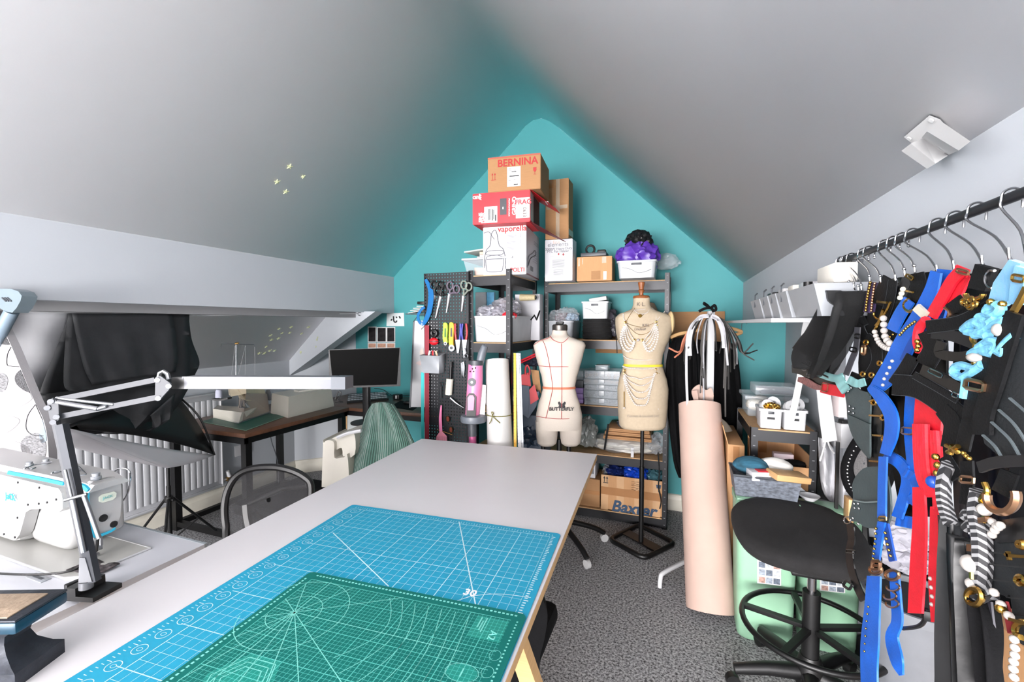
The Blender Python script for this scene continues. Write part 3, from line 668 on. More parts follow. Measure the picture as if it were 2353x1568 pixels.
part(T, 'pole', MB().cyl(hm(14, 715)+FW*.02, hm(-32, 800)+FW*.02, .022, n=16), M('pale_blue_metal', (134, 152, 166), .4, .2))

# ---------------------------------------------------------------- corner desk
DZ = .75
T = thing('corner_desk', 'L-shaped dark wood corner desk with black steel legs', 'desk', (-2.9, 2.6, 0))
part(T, 'side_top', MB().bx(-3.31, -2.55, 1.985, 2.93, DZ-.028, DZ, .003), WOODD)
part(T, 'back_top', MB().bx(-3.05, -1.62, 2.93, 3.55, DZ-.028, DZ, .003), WOODD)
fr = MB()
for x in (-3.29, -2.575): fr.bx(x-.015, x+.015, 1.99, 2.92, DZ-.068, DZ-.029)
for y in (2.0, 2.9): fr.bx(-3.3, -2.56, y-.015, y+.015, DZ-.068, DZ-.029)
part(T, 'frame', fr, BLKM, smooth=0)
fr = MB(); fr.bx(-3.04, -1.63, 2.94, 2.97, DZ-.068, DZ-.029).bx(-3.04, -1.63, 3.5, 3.53, DZ-.068, DZ-.029); part(T, 'frame', fr, BLKM, smooth=0)
for x, y in ((-2.585, 2.02), (-3.275, 2.02), (-2.585, 2.88), (-3.275, 2.88), (-1.66, 3.0), (-1.66, 3.5)):
    part(T, 'leg', MB().bx(x-.022, x+.022, y-.022, y+.022, 0, DZ-.066), BLKM, smooth=0)
for y in (2.02, 2.88): part(T, 'floor_bar', MB().bx(-3.275, -2.585, y-.018, y+.018, .03, .065), BLKM, smooth=0)
part(T, 'floor_bar', MB().bx(-3.293, -3.257, 2.02, 2.88, .03, .065), BLKM, smooth=0)
gm = [at(565, 991, Z=DZ), at(462, 970, Z=DZ), at(560, 942, Z=DZ), at(658, 957, Z=DZ)]
T = thing('cutting_mat', 'dark green mat on the corner desk under the overlocker', 'cutting mat', gm[0])
part(T, 'mat_sheet', MB().prism([V((p.x, p.y, DZ)) for p in gm], (0, 0, .003)), M('dark_green_vinyl', (24, 92, 78), .45, var=.05), smooth=0)
eg = MB(); 
for a, b_ in ((gm[0], gm[1]), (gm[0], gm[3])): line2(eg, V((a.x, a.y, DZ+.003)), V((b_.x, b_.y, DZ+.003)), .006)
part(T, 'printed_border', eg, M('pale_green_print', (180, 208, 180), .5), smooth=0)
# overlocker
o0 = at(548, 974, Z=DZ+.003); ox = (at(494, 960, Z=DZ+.003)-o0); oy = (at(622, 948, Z=DZ+.003)-o0)
rz = math.atan2(-ox.y, -ox.x)
T = thing('overlocker', 'cream overlocker sewing machine with thread stand on the corner desk', 'sewing machine', V((o0.x, o0.y, DZ+.003)), 0)
op = lambda x, y, D: at(x, y, D=D)
d0 = (o0-CAM).dot(FW); dL = (at(494, 960, Z=DZ+.003)-CAM).dot(FW); dR = (at(622, 948, Z=DZ+.003)-CAM).dot(FW)
def q3(x, y, k): return at(x, y, D=k)
def hull(m, front, back): m.loft([front, back])
b = MB(); k0, k1 = d0, dR
# free-arm box: left face, right chamfer
b.loft([[q3(490, 965, dL), q3(548, 974, d0), q3(556, 948, d0+.02), q3(489, 940, dL)], [q3(500, 955, dL+.16), q3(575, 962, d0+.16), q3(590, 937, d0+.17), q3(500, 932, dL+.16)]])
part(T, 'arm_cover', b, CREAMP, smooth=20)
b = MB(); b.loft([[q3(496, 968, dL+.01), q3(547, 977, d0+.005), q3(622, 950, dR), q3(560, 945, dR+.1)], [q3(493, 962, dL), q3(548, 972, d0-.004), q3(623, 945, dR-.004), q3(560, 940, dR+.1)]]); part(T, 'base', b, GRYP, smooth=20)
b = MB(); b.loft([[q3(558, 966, d0+.03), q3(620, 948, dR), q3(614, 905, dR), q3(566, 905, d0+.06)], [q3(545, 950, d0+.22), q3(606, 935, dR+.14), q3(600, 900, dR+.14), q3(552, 902, d0+.22)]]); part(T, 'front_panel', b, TAUPEP, smooth=20)
b = MB(); b.loft([[q3(566, 922, d0+.05), q3(614, 917, dR-.01), q3(607, 893, dR-.01), q3(545, 894, d0+.05)], [q3(552, 922, d0+.2), q3(604, 912, dR+.12), q3(600, 890, dR+.12), q3(540, 890, d0+.2)]]); part(T, 'head', b, BEIGEP, smooth=20)
b = MB(); b.loft([[q3(531, 912, d0+.06), q3(566, 905, d0+.05), q3(565, 880, d0+.05), q3(524, 884, d0+.06)], [q3(526, 908, d0+.18), q3(560, 902, d0+.17), q3(560, 878, d0+.17), q3(522, 882, d0+.18)]]); part(T, 'side_head', b, BEIGEP, smooth=20)
for x, y in ((589, 911), (608, 907), (575, 897)):
    b = MB(); c = q3(x, y, dR-.012+(.02 if x < 600 else 0)); b.cyl(c, c+FW*.02, .010, n=14); part(T, 'dial', b, BLKP)
    b = MB(); b.cyl(c-FW*.002, c+FW*.005, .0075, n=12); part(T, 'dial_cap', b, WHTP)
b = MB()
for k in range(7):
    a = V((random.uniform(-.02, .02), random.uniform(-.02, .02), random.uniform(-.02, .02))); b.tube([q3(548+k*3.5, 915+k*1.2, d0+.04), q3(552+k*2.4, 930, d0+.045)+a*.5, q3(550+k*4, 937, d0+.05)], .0028, 6)
b.box(q3(560, 937, d0+.05), (.05, .03, .004), .001); part(T, 'looper', b, STEEL)
b = MB(); b.cyl(q3(617, 908, dR+.06), q3(622, 907, dR+.075), .045, n=20); part(T, 'hand_wheel', b, GRYP)
b = MB(); b.bx(0, .03, 0, .02, 0, .02); b = MB(); pxstrip(b, [(491, 917), (510, 919), (528, 915)], 4, lambda x, y: q3(x, y, dL+.10), .05); part(T, 'spool_tray', b, BLKP)
b = MB(); b.lathe([(.024, 0), (.022, .05), (.016, .06), (.001, .06)], q3(503, 914, dL+.10), 14); part(T, 'thread_cone', b, M('pale_lilac_thread', (206, 208, 226), .8))
b = MB(); pm = lambda x, y: q3(x, y, dL-.04)
b.cyl(pm(543, 900), pm(543, 792), .005, n=8); part(T, 'thread_mast', b, STEEL)
b = MB(); b.tube([pm(507, 797), pm(508, 790), pm(543, 791), pm(584, 792), pm(585, 797)], .0022, 6); part(T, 'thread_arm', b, STEEL)
b = MB(); b.cyl(pm(541, 790), pm(548, 789), .008, n=10); part(T, 'mast_knob', b, BRASS)
b = MB()
for a, c in (((540, 795), (531, 870)), ((564, 795), (548, 860)), ((564, 795), (563, 870)), ((585, 797), (586, 880))): b.tube([pm(*a), pm(*c)], .0007, 4)
part(T, 'thread', b, PAPER)
# cream machine case
k = DZ
P0, P1, P2 = at(662, 961, Z=k), at(768, 934, Z=k), at(622, 950, Z=k)
P3 = P1+(P2-P0)
b = MB(); up_ = V((0, 0, .155)); sh = (P3-P0)*.06
b.loft([[P0, P1, P3, P2], [P0+up_+(P3-P0)*.03, P1+up_-(P1-P0)*.05+(P2-P0)*.05, P3+up_-sh, P2+up_+(P1-P0)*.03]])
solo('machine_case', 'cream hard sewing machine cover on the corner desk', 'case', b, CREAMP, smooth=20)
b = MB(); b.prism([V((p.x, p.y, k+.156)) for p in (P0.lerp(P3, .35), P1.lerp(P2, .12), P3.lerp(P0, .12), P2.lerp(P1, .35))], (0, 0, .012)); solo('folded_papers', 'stack of cream papers lying on the machine cover', 'papers', b, M('cream_paper', (236, 232, 222), .8), smooth=0)
b = MB(); c = P1.lerp(P3, .4)+V((-.02, 0, .168)); b.lathe([(.085, 0), (.085, .012), (.076, .03), (.055, .052), (.025, .064), (.001, .066)], c, 24)
T = thing('white_dome', 'small white dome with a pin top on the machine cover', 'dome', c); part(T, 'shell', b, CREAMP); part(T, 'pin', MB().cyl(c+V((0, 0, .06)), c+V((0, 0, .085)), .002, n=6), STEEL)
# monitor
kL, kR = 2.98, 3.08
a0, a1, a2, a3 = at(755, 804, D=kL), at(920, 799, D=kR), at(920, 888, D=kR), at(757, 893, D=kL)
c0 = at(838, 925, D=3.12); nn = (a1-a0).cross(a3-a0).normalized()
if nn.dot(FW) < 0: nn = -nn
T = thing('monitor', 'black flat computer monitor standing on the corner desk', 'monitor', V((c0.x, c0.y, DZ)))
part(T, 'housing', MB().prism([a0, a1, a2, a3], nn*.03), BLKP, smooth=0)
i_ = lambda p, q, f: p.lerp(q, f)
part(T, 'screen', MB().prism([i_(a0, a2, .012)-nn*.001, i_(a1, a3, .012)-nn*.001, i_(a2, a0, .05)-nn*.001, i_(a3, a1, .05)-nn*.001], nn*.001), M('dark_screen', (3, 3, 3), .5, var=.02, spec=.04), smooth=0)
mc = (a2+a3)/2+nn*.06
part(T, 'neck', MB().box(V((mc.x, mc.y, (mc.z+DZ)/2+.05)), (.05, .03, mc.z-DZ+.1), .004), BLKP)
part(T, 'base', MB().lathe([(.11, 0), (.11, .008), (.02, .014)], V((mc.x, mc.y, DZ)), 24), BLKP)
# keyboard
kb = [at(797, 928, Z=DZ), at(893, 920, Z=DZ), at(888, 904, Z=DZ), at(800, 910, Z=DZ)]
T = thing('keyboard', 'black keyboard with pale grey keys in front of the monitor', 'keyboard', kb[0])
part(T, 'case', MB().prism([V((p.x, p.y, DZ)) for p in kb], (0, 0, .018)), BLKP, smooth=0)
for r in range(4):
    for c in range(13):
        p = kb[0].lerp(kb[1], (c+.6)/13.5).lerp(kb[3].lerp(kb[2], (c+.6)/13.5), (r+.6)/4.4); ksz = (kb[1]-kb[0]).length/13.5*.8
        if r == 0 and c == 0: k0_ = MB().box((0, 0, 0), (ksz, ksz*.9, .006), 0, math.atan2((kb[1]-kb[0]).y, (kb[1]-kb[0]).x)).mesh('key', M('grey_keycap', (190, 194, 200), .5), 0)
        o = bpy.data.objects.new('key', k0_); COL.objects.link(o); o.parent = T; o.location = V((p.x, p.y, DZ+.021))-T.location
mp_ = MB(); mp_.prism([V((*at(x, y, Z=DZ).xy, DZ)) for x, y in ((895, 936), (948, 944), (972, 928), (920, 922))], (0, 0, .003)); solo('mouse_mat', 'black mouse mat on the right end of the corner desk', 'mouse mat', mp_, CLOTHB, smooth=0)
ms = MB(); ms.ball(V((*at(938, 929, Z=DZ).xy, DZ+.014)), (.045, .03, .02), 14, 8)
solo('computer_mouse', 'small black computer mouse on the black mouse mat', 'mouse', ms, BLKP)
sb_ = MB(); p = at(914, 918, Z=DZ); sb_.box(V((p.x, p.y, DZ+.025)), (.07, .06, .045), .004); T = thing('small_tin', 'small black box with pale label behind the mouse mat', 'box', V((p.x, p.y, DZ))); part(T, 'body', sb_, BLKP); part(T, 'label_sticker', MB().box(V((p.x+.004, p.y-.031, DZ+.025)), (.014, .002, .03)), PAPER)
cbm = MB(); pxtube(cbm, [(860, 893), (880, 896), (905, 910), (945, 908)], .003, lambda x, y: at(x, y, Y=3.45)); solo('monitor_cable', 'black cable trailing behind the monitor base', 'cable', cbm, BLKP)
cbm = MB(); pxtube(cbm, [(770, 918), (778, 900), (784, 905), (776, 920), (788, 924), (770, 926)], .004, lambda x, y: at(x, y, D=2.95)); solo('usb_cable', 'tangled black cables left of the keyboard', 'cable', cbm, BLKP)
# wall prints
def flatcard(name, label, cat, pts, Yp, mt, th=.003):
    return solo(name, label, cat, pxpoly(MB(), pts, plane((0, Yp, 0), (0, 1, 0)), th), mt, smooth=0)
PHO = M('dark_photo_print', (34, 30, 32), .35, var=.95, vs=26); PHS = M('skin_tone_print', (196, 150, 126), .4, var=.3, vs=30)
ph = [(846, 752, 864, 786, 'photo print of a dark figure, left of the top row'), (867, 753, 887, 786, 'photo print of a dark figure, middle of the top row'), (889, 753, 907, 786, 'photo print of a dark figure, right of the top row'),
      (846, 789, 864, 800, 'photo print above the monitor, left of the lower row'), (867, 789, 887, 800, 'photo print above the monitor, middle of the lower row'), (889, 789, 907, 800, 'photo print above the monitor, right of the lower row')]
for x0, y0, x1, y1, lb in ph:
    pl = plane((0, 3.596, 0), (0, 1, 0)); c = pl((x0+x1)/2, y1); T = thing('photo_print', lb, 'photo', c, group='photo prints on the turquoise wall')
    part(T, 'white_border', pxpoly(MB(), [(x0-1, y0-1), (x1+1, y0-1), (x1+1, y1+1), (x0-1, y1+1)], pl, .003), PAPER, smooth=0)
    part(T, 'picture', pxpoly(MB(), [(x0+1, y0+1), (x1-1, y0+1), (x1-1, y1-1), (x0+1, y1-1)], plane((0, 3.5945, 0), (0, 1, 0)), .001), PHO if y0 < 780 else PHS, smooth=0)
pl = plane((0, 3.597, 0), (0, 1, 0)); T = thing('calligraphy_sheet', 'white sheet with a black brush character on the turquoise wall', 'sheet', pl(908, 750))
part(T, 'sheet', pxpoly(MB(), [(889, 721), (928, 719), (929, 750), (888, 750)], pl, .002), M('thin_paper', (226, 232, 232), .8), smooth=0)
p4_ = plane((0, 3.593, 0), (0, 1, 0)); b = MB()
for pts, w_ in (([(898, 737), (901, 734)], 3), ([(904, 727), (905, 738), (909, 741), (912, 737)], 3), ([(910, 728), (912, 731)], 2.6), ([(917, 727), (920, 732)], 3)): pxstrip(b, pts, w_, p4_, .001, 4)
part(T, 'brush_character', b, INK)
# socket and cable under desk
T = thing('wall_socket', 'white double wall socket under the corner desk', 'socket', (-3.44, 2.45, .4)); part(T, 'plate', MB().box((-3.445, 2.66, .38), (.01, .15, .09), .003), WHTP); part(T, 'switch', MB().box((-3.438, 2.66, .40), (.006, .02, .02), .001), GRYP)
b = MB(); pxtube(b, [(620, 990), (624, 1015), (634, 1045), (640, 1075), (640, 1110)], .004, lambda x, y: at(x, y, X=-3.2)); solo('power_cable', 'dark power cable hanging below the corner desk', 'cable', b, DGRP)
# panel leaning below the desk and white plastic case
b = MB(); b.prism([(-3.02, 3.42, 0), (-2.55, 3.50, 0), (-2.55, 3.52, 0), (-3.02, 3.44, 0)], (0, .02, .70)); T = thing('leaning_panel', 'white board with pale wooden edge leaning under the corner desk', 'panel', (-2.8, 3.45, 0)); part(T, 'board', b, M('pale_board', (214, 222, 222), .6), smooth=0)
part(T, 'wood_edge', MB().prism([(-3.04, 3.41, 0), (-3.015, 3.415, 0), (-3.015, 3.44, 0), (-3.04, 3.435, 0)], (0, .02, .70)), OAK, smooth=0)
wc = at(775, 1165, Z=0); T = thing('plastic_case', 'white moulded plastic machine case standing on the carpet behind the cutting table', 'case', V((-2.20, 2.45, 0)))
pl = plane(at(770, 1060, D=2.55), V((.25, -1, 0)))
part(T, 'body', pxpoly(MB(), cr2([(742, 1030), (744, 1018), (752, 1012), (762, 1013), (768, 1020), (768, 1050), (775, 1054), (790, 1052), (800, 1060), (800, 1240), (742, 1240)], 3, True), pl, .28), CREAMP, smooth=25)
part(T, 'lid', pxpoly(MB(), cr2([(757, 1012), (800, 996), (815, 1000), (815, 1045), (790, 1052), (785, 1030), (768, 1035)], 3, True), plane(at(770, 1060, D=2.58), V((.25, -1, 0))), .26), CREAMP, smooth=25)
b = MB(); pxtube(b, [(775, 1006), (800, 996), (830, 990)], .010, pl); part(T, 'handle', b, WHTP)

# ---------------------------------------------------------------- mesh office chair and chair with cardigan
T = thing('office_chair', 'black mesh-backed office chair tucked behind the cutting table', 'chair', V((-1.86, 1.75, 0)))
pl = plane(at(615, 1140, D=2.02), V((.42, -1, .18)))
oc = [(519, 1210), (516, 1165), (524, 1125), (545, 1093), (580, 1077), (630, 1074), (670, 1082), (700, 1097), (714, 1115), (712, 1160), (700, 1230), (610, 1290), (530, 1260)]
P = [pl(p[0], p[1]) for p in cr2(oc, 5, True)]
part(T, 'back_frame', MB().tube(P, .016, 8, True), BLKP)
MSH = M('black_mesh_fabric', (48, 48, 50), .8, alpha=.62, var=.2, vs=300)
cen = sum(P, V())/len(P); b = MB()
b.loft([[cen+(p-cen)*f+FW*.02*(1-f*f) for p in P] for f in (1, .7, .4, .05)], cap=False); part(T, 'mesh_back', b, MSH)
b = MB(); pxtube(b, [(556, 1165), (560, 1200), (575, 1260)], .02, lambda x, y: pl(x, y)+FW*.03); b.tube([pl(556, 1168)+FW*.03, pl(640, 1130)+FW*.04, pl(700, 1120)+FW*.02], .012, 8); part(T, 'lumbar_bar', b, BLKP)
sx, sy = -1.98, 1.86
part(T, 'seat', MB().box((sx, sy, .46), (.48, .46, .07), .03), CLOTHB)
part(T, 'back_spine', MB().tube([(sx, sy-.05, .43), (sx+.05, sy-.26, .42), (sx+.08, sy-.36, .55)], .02, 8), BLKP)
part(T, 'gas_lift', MB().cyl((sx, sy, .1), (sx, sy, .43), .025), BLKM)
for k in range(5):
    d = V((math.cos(k*1.2566+.3), math.sin(k*1.2566+.3), 0)); c = V((sx, sy, 0))
    part(T, 'foot', MB().tube([c+V((0, 0, .11)), c+d*.28+V((0, 0, .075))], [.026, .016], 8), BLKP)
    part(T, 'caster', MB().cyl(c+d*.29+V((-.012, 0, .028)), c+d*.29+V((.012, 0, .028)), .027), BLKP)
T = thing('desk_chair', 'desk chair mostly hidden under the green cardigan', 'chair', V((-1.60, 2.35, 0)))
pl = plane(at(880, 1000, D=2.66), V((.2, -1, .12)))
bk = [(832, 1110), (842, 990), (850, 945), (866, 930), (895, 930), (915, 950), (930, 1000), (935, 1110)]
part(T, 'backrest', pxpoly(MB(), bk, pl, .03), CLOTHB, smooth=30)
c = at(880, 1100, D=2.69); part(T, 'seat', MB().box((c.x+.02, c.y+.28, .46), (.44, .44, .06), .025), CLOTHB); part(T, 'post', MB().cyl((c.x+.02, c.y+.28, .05), (c.x+.02, c.y+.28, .44), .03), BLKM)
part(T, 'back_support', MB().tube([(c.x, c.y+.12, .43), (c.x, c.y+.02, .45), (c.x, c.y+.02, .65)], .02, 8), BLKP)
part(T, 'base', MB().lathe([(.26, 0), (.26, .02), (.05, .05), (.03, .09)], (c.x+.02, c.y+.28, 0), 24), BLKP)
def knit():
    m = M('green_rib_knit', (74, 118, 104), .95, var=.12, vs=60, sheen=.3); nt = m.node_tree; N = nt.nodes; L = nt.links
    tc = N.new('ShaderNodeTexCoord'); wv = N.new('ShaderNodeTexWave'); wv.inputs['Scale'].default_value = 13; wv.inputs['Distortion'].default_value = 1.2; wv.inputs['Detail'].default_value = 2
    L.new(tc.outputs['UV'], wv.inputs['Vector']); bp_ = N.new('ShaderNodeBump'); bp_.inputs['Strength'].default_value = .9; bp_.inputs['Distance'].default_value = .01
    L.new(wv.outputs['Fac'], bp_.inputs['Height']); L.new(bp_.outputs[0], N['Principled BSDF'].inputs['Normal']); return m
m = MB(); Lc = cr2([(855, 935), (843, 955), (830, 1000), (812, 1060), (795, 1130)], 6); Rc = cr2([(905, 933), (925, 965), (942, 1000), (955, 1035), (958, 1130)], 6)
pl2 = plane(at(880, 1000, D=2.62), V((.2, -1, .12)))
def cf(u, v):
    a = Lc[round(v*(len(Lc)-1))]; b = Rc[round(v*(len(Rc)-1))]; th = math.pi*(u)
    x = a[0]+(b[0]-a[0])*(.5-.5*math.cos(th)); y = a[1]+(b[1]-a[1])*u-8*math.sin(th)*(1-v)-4*math.sin(th)
    return pl2(x, y)-FW*(.05*math.sin(th)+.012*v*math.sin(u*19+v*3)+.006*math.sin(u*31-v*4))
m.sheet(cf, 44, 24); o = solo('cardigan', 'green ribbed knit cardigan hung over the desk chair back', 'cardigan', m, knit(), solid=.01)
uvl = o.data.uv_layers.new(name='UVMap')
for lp_ in o.data.loops:
    i = lp_.vertex_index; uvl.data[lp_.index].uv = ((i//25)/44, (i % 25)/24*.05)
T = thing('cardigan_back', 'x', 'x') if False else None
# ---------------------------------------------------------------- shelving racks
from mathutils import noise as NZ
RACKM = M('rack_dark_metal', (30, 31, 35), .38, .35)
SHB = M('chipboard', (206, 166, 120), .75, var=.12, vs=60)
def rack(name, label, x0, x1, y0, y1, h, levels, beam=.045, slots='front'):
    T = thing(name, label, 'shelving rack', ((x0+x1)/2, (y0+y1)/2, 0))
    for px_, sx in ((x0, 1), (x1, -1)):
        for py_, sy in ((y0, 1), (y1, -1)):
            b = MB(); b.bx(px_, px_+sx*.034, py_, py_+sy*.003, 0, h).bx(px_, px_+sx*.003, py_, py_+sy*.034, 0, h)
            po = part(T, 'post', b, RACKM, smooth=0)
            if sy == 1:
                s = MB(); n = int(h/.05)
                for i in range(n): s.bx(px_+sx*.012, px_+sx*.022, py_-.0008, py_, .03+i*.05, .0335+i*.05)
                part(po, "slot_row", s, M("slot_grey", (132, 134, 138), .5), smooth=0, kind='stuff')
    for z in levels:
        part(T, 'shelf_board', MB().bx(x0+.004, x1-.004, y0+.004, y1-.004, z-.009, z), SHB, smooth=0)
        part(T, 'shelf_beam', MB().bx(x0+.034, x1-.034, y0+.001, y0+.006, z-.009-beam, z-.006).bx(x0+.034, x1-.034, y0+.006, y0+.02, z-.012-beam, z-.009-beam), RACKM, smooth=0)
        part(T, 'shelf_beam', MB().bx(x0+.034, x1-.034, y1-.006, y1-.001, z-.009-beam, z-.006), RACKM, smooth=0)
        for xx in (x0+.003, x1-.008): part(T, 'side_beam', MB().bx(xx, xx+.005, y0+.034, y1-.034, z-.009-beam, z-.006), RACKM, smooth=0)
    return T
U1 = (-1.30, -1.0, 2.64, 3.20); U2 = (-.95, -.05, 3.22, 3.58)
rack('shelving_rack', 'narrow dark metal shelving rack beside the pegboard, boxes piled on top', *U1, 1.80, (.06, .45, .87, 1.325, 1.765), .055)
rack('shelving_rack', 'wide dark metal shelving rack against the turquoise wall', *U2, 1.80, (.075, .486, .845, 1.33, 1.752), .055)
def ground(v): return V((v.x, v.y, 0))
def boxpx(xl, xr, yt, yb, z0, rot, depth, gap=0):
    P0 = at(xl, yb, Z=z0) if abs(z0-CH) > .05 else at(xl, yb, D=gap)
    if gap: P0 = at(xl, yb, D=gap)
    D = (P0-CAM).dot(FW); z1 = at(xl, yt, D=D).z
    d = V((math.cos(rot), math.sin(rot), 0)); r = ray(xr, yb); 
    den = d.x*r.y-d.y*r.x; t = -((P0.x)*r.y-(P0.y)*r.x)/den
    P1 = P0+d*t; s = V((-d.y, d.x, 0))*depth
    q = lambda p: V((p.x, p.y, z0))
    return q(P0), q(P1), q(P1+s), q(P0+s), z1
def carton(name, label, bp, z0, mat, cat='box', tape=True, r=.003, group=None):
    P0, P1, P2, P3, z1 = bp
    T = thing(name, label, cat, (P0+P1+P2+P3)/4, group=group)
    h = V((0, 0, z1-z0)); b = MB(); b.loft([[P0, P1, P2, P3], [p+h for p in (P0, P1, P2, P3)]])
    bmesh.ops.bevel(b.bm, geom=b.bm.edges[:], offset=r, segments=2, affect='EDGES')
    part(T, 'body', b, mat, smooth=30)
    T['_'] = 0; del T['_']
    n = (P1-P0).cross(h).normalized(); u = (P1-P0).normalized()
    if n.dot(CAM-P0) < 0: n = -n
    def fp(a, c, off=.0012): return P0+(P1-P0)*a+h*c+n*off        # point on the front
    def sp(a, c, off=.0012): return P1+(P2-P1)*a+h*c+u*off         # point on the right side
    return T, fp, sp, u, n
def face_quad(fp, a0, a1, c0, c1, th=.0006): return MB().prism([fp(a0, c0), fp(a1, c0), fp(a1, c1), fp(a0, c1)], (fp(0, 0, .002)-fp(0, 0, .0012)).normalized()*th)
def bars(fp, rows, th=.0016):
    m = MB()
    for a0, a1, c, hh in rows: m.prism([fp(a0, c, th), fp(a1, c, th), fp(a1, c+hh, th), fp(a0, c+hh, th)], (fp(0, 0, .01)-fp(0, 0, 0)).normalized()*.0003)
    return m
def barcode(fp, a0, a1, c0, c1, n=18, th=.0022):
    m = MB(); random.seed(n); x = a0
    while x < a1:
        w_ = random.uniform(.15, .6)*(a1-a0)/n; m.prism([fp(x, c0, th), fp(min(x+w_, a1), c0, th), fp(min(x+w_, a1), c1, th), fp(x, c1, th)], (fp(0, 0, .01)-fp(0, 0, 0)).normalized()*.0002); x += w_+random.uniform(.2, .6)*(a1-a0)/n
    return m
UPZ = V((0, 0, 1)); R6 = math.radians(6)
WBOX = M('white_carton_print', (208, 208, 213), .5, var=.01); RBOX = M('red_carton_print', (214, 26, 42), .45, var=.03); DRED = M('dark_red_carton', (120, 26, 34), .5)
# vaporella box
zt = 1.765
bp_ = boxpx(1110, 1209, 524, 633, zt, R6, .42); z1v = bp_[4]
T, fp, sp, u, n = carton('appliance_box', 'white appliance carton with a red vaporella title in the tall box pile', bp_, zt, WBOX)
lettering(T, 'vaporella', RINK, fp(.68, .94), u, UPZ, .052, bold=.001)
lettering(T, 'POLTI', RINK, fp(.80, .09), u, UPZ, .036, bold=.001)
g = MB()
def pt(fp, pts, w=.0026, k=5, closed=False): g.tube([fp(p[0], p[1], .002) for p in cr2(pts, k, closed)], max(w, .0022), 4, closed)
pt(fp, [(.04, .15), (.03, .3), (.08, .52), (.17, .62), (.20, .85), (.28, .93), (.33, .85), (.38, .62), (.48, .52), (.53, .3), (.52, .12)])
pt(fp, [(.12, .50), (.46, .50), (.44, .42), (.10, .42)], .0016, 3, True); pt(fp, [(.09, .38), (.46, .38), (.46, .12), (.40, .07), (.14, .07), (.09, .12)], .0016, 3, True); pt(fp, [(.09, .33), (.46, .33)], .0012, 3)
pt(fp, [(.02, .88), (.14, .90), (.22, .80), (.27, .74)], .0016)
part(T, 'line_drawing', g, GINK)
rows = []
for c in (.80, .68, .55):
    for k in range(3): rows.append((.56, .78-.03*k, c-.02*k, .006))
    rows += [(.82, .88, c-.04, .004), (.82, .88, c+.03, .004), (.82, .825, c-.04, .07), (.875, .88, c-.04, .07)]
part(T, 'printed_text', bars(fp, rows), GINK, kind='stuff')
g = MB(); g.tube([sp(a, c, .002) for a, c, _ in cr2([(.05, .15), (.15, .38), (.45, .52), (.65, .62), (.68, .52), (.3, .38), (.12, .2)], 5)], .004, 5); part(T, 'iron_drawing', g, M('grey_iron_print', (110, 112, 118), .5))
part(T, 'printed_text', bars(sp, [(.55, .95, .80-.03*k, .008) for k in range(3)]+[(.5, .8, .6-.05*k, .006) for k in range(6)]+[(.3, .5, .12, .1)]), GINK, kind='stuff')
part(T, 'red_base_edge', MB().prism([fp(0, 0, .002), fp(1, 0, .002), sp(1, 0, .002), sp(1, .04, .002), sp(0, .03, .002)], n*.0004) if False else bars(sp, [(0, 1, 0, .03)]), DRED)
# red box
P0r = at(1086, 517, Z=z1v+.001)
bp_ = boxpx(1086, 1218, 447, 517, z1v+.001, R6, .30); z1r = bp_[4]
T, fp, sp, u, n = carton('appliance_box', 'bright red carton with open side flaps in the tall box pile', bp_, z1v, RBOX)
part(T, 'white_label', face_quad(fp, .21, .44, .03, .55, .0008), PAPER); part(T, 'barcode', barcode(fp, .27, .32, .12, .48, 14), INK, kind='stuff'); part(T, 'printed_text', bars(fp, [(.345, .36, .1, .36), (.37, .38, .14, .3), (.40, .42, .08, .2)], .0024), INK, kind='stuff')
part(T, 'product_picture', bars(fp, [(.485, .60, .26, .52)], .002), M('dark_grey_print', (58, 60, 66), .4)); part(T, 'product_label', bars(fp, [(.53, .55, .44, .07)], .0026), PAPER)
part(T, 'fragile_label', face_quad(fp, .76, .995, .12, .76, .0009), M('fragile_label_pink', (240, 214, 210), .5)); lettering(T, 'FRAG', M('dark_red_print', (186, 36, 52), .5), fp(.885, .62, .0025), u, UPZ, .042, bold=.0012)
lettering(T, '0633', INK, fp(.905, .30, .0025), -UPZ, u, .030)
lettering(T, 'GRIND', WINK, fp(.735, .52, .0022), UPZ, -u, .036, bold=.001); lettering(T, 'PROMAUNICODS', WINK, fp(.645, .48, .0022), -UPZ, u, .014)
lettering(T, 'RED', WINK, fp(.07, .88, .0022), -u, -UPZ, .026, bold=.001); lettering(T, 'APP', WINK, fp(.14, .88, .0022), UPZ, -u, .022, bold=.001); lettering(T, 'FINE', WINK, fp(.145, .22, .0022), UPZ, -u, .030, bold=.001); lettering(T, 'HAIR', WINK, fp(.19, .2, .0022), UPZ, -u, .030, bold=.001)
sd = (bp_[2]-bp_[1]); 
part(T, 'side_print', bars(sp, [(.02, .3, .05, .9)], .002), M('grey_green_print', (170, 180, 178), .5)); part(T, 'side_opening', bars(sp, [(.3, .95, .08, .86)], .002), M('dark_interior', (40, 32, 32), .8))
zz = V((0, 0, z1r-z1v)); f0, f1_ = sp(0, 1), sp(1, 1)
fl = MB(); o_ = u*.17+V((0, 0, -.10)); fl.prism([f0, f1_, f1_+o_*.8+sd*.05, f0+o_*.75+sd*.75], UPZ*.003); part(T, 'top_flap', fl, RBOX, smooth=0)
hs = MB(); cc_ = (f0+f1_)/2+o_*.45+sd*.1; hs.tube([cc_-sd*.12+UPZ*.004, cc_+sd*.12+UPZ*.004], .011, 8, flat=.2); part(T, 'hand_slot', hs, PAPER)
g0, g1_ = sp(0, 0), sp(1, 0); fl = MB(); o2 = u*.20+V((0, 0, -.09)); fl.prism([g0, g1_, g1_+o2*.9, g0+o2*.35+sd*.35], UPZ*.003); part(T, 'bottom_flap', fl, DRED, smooth=0)
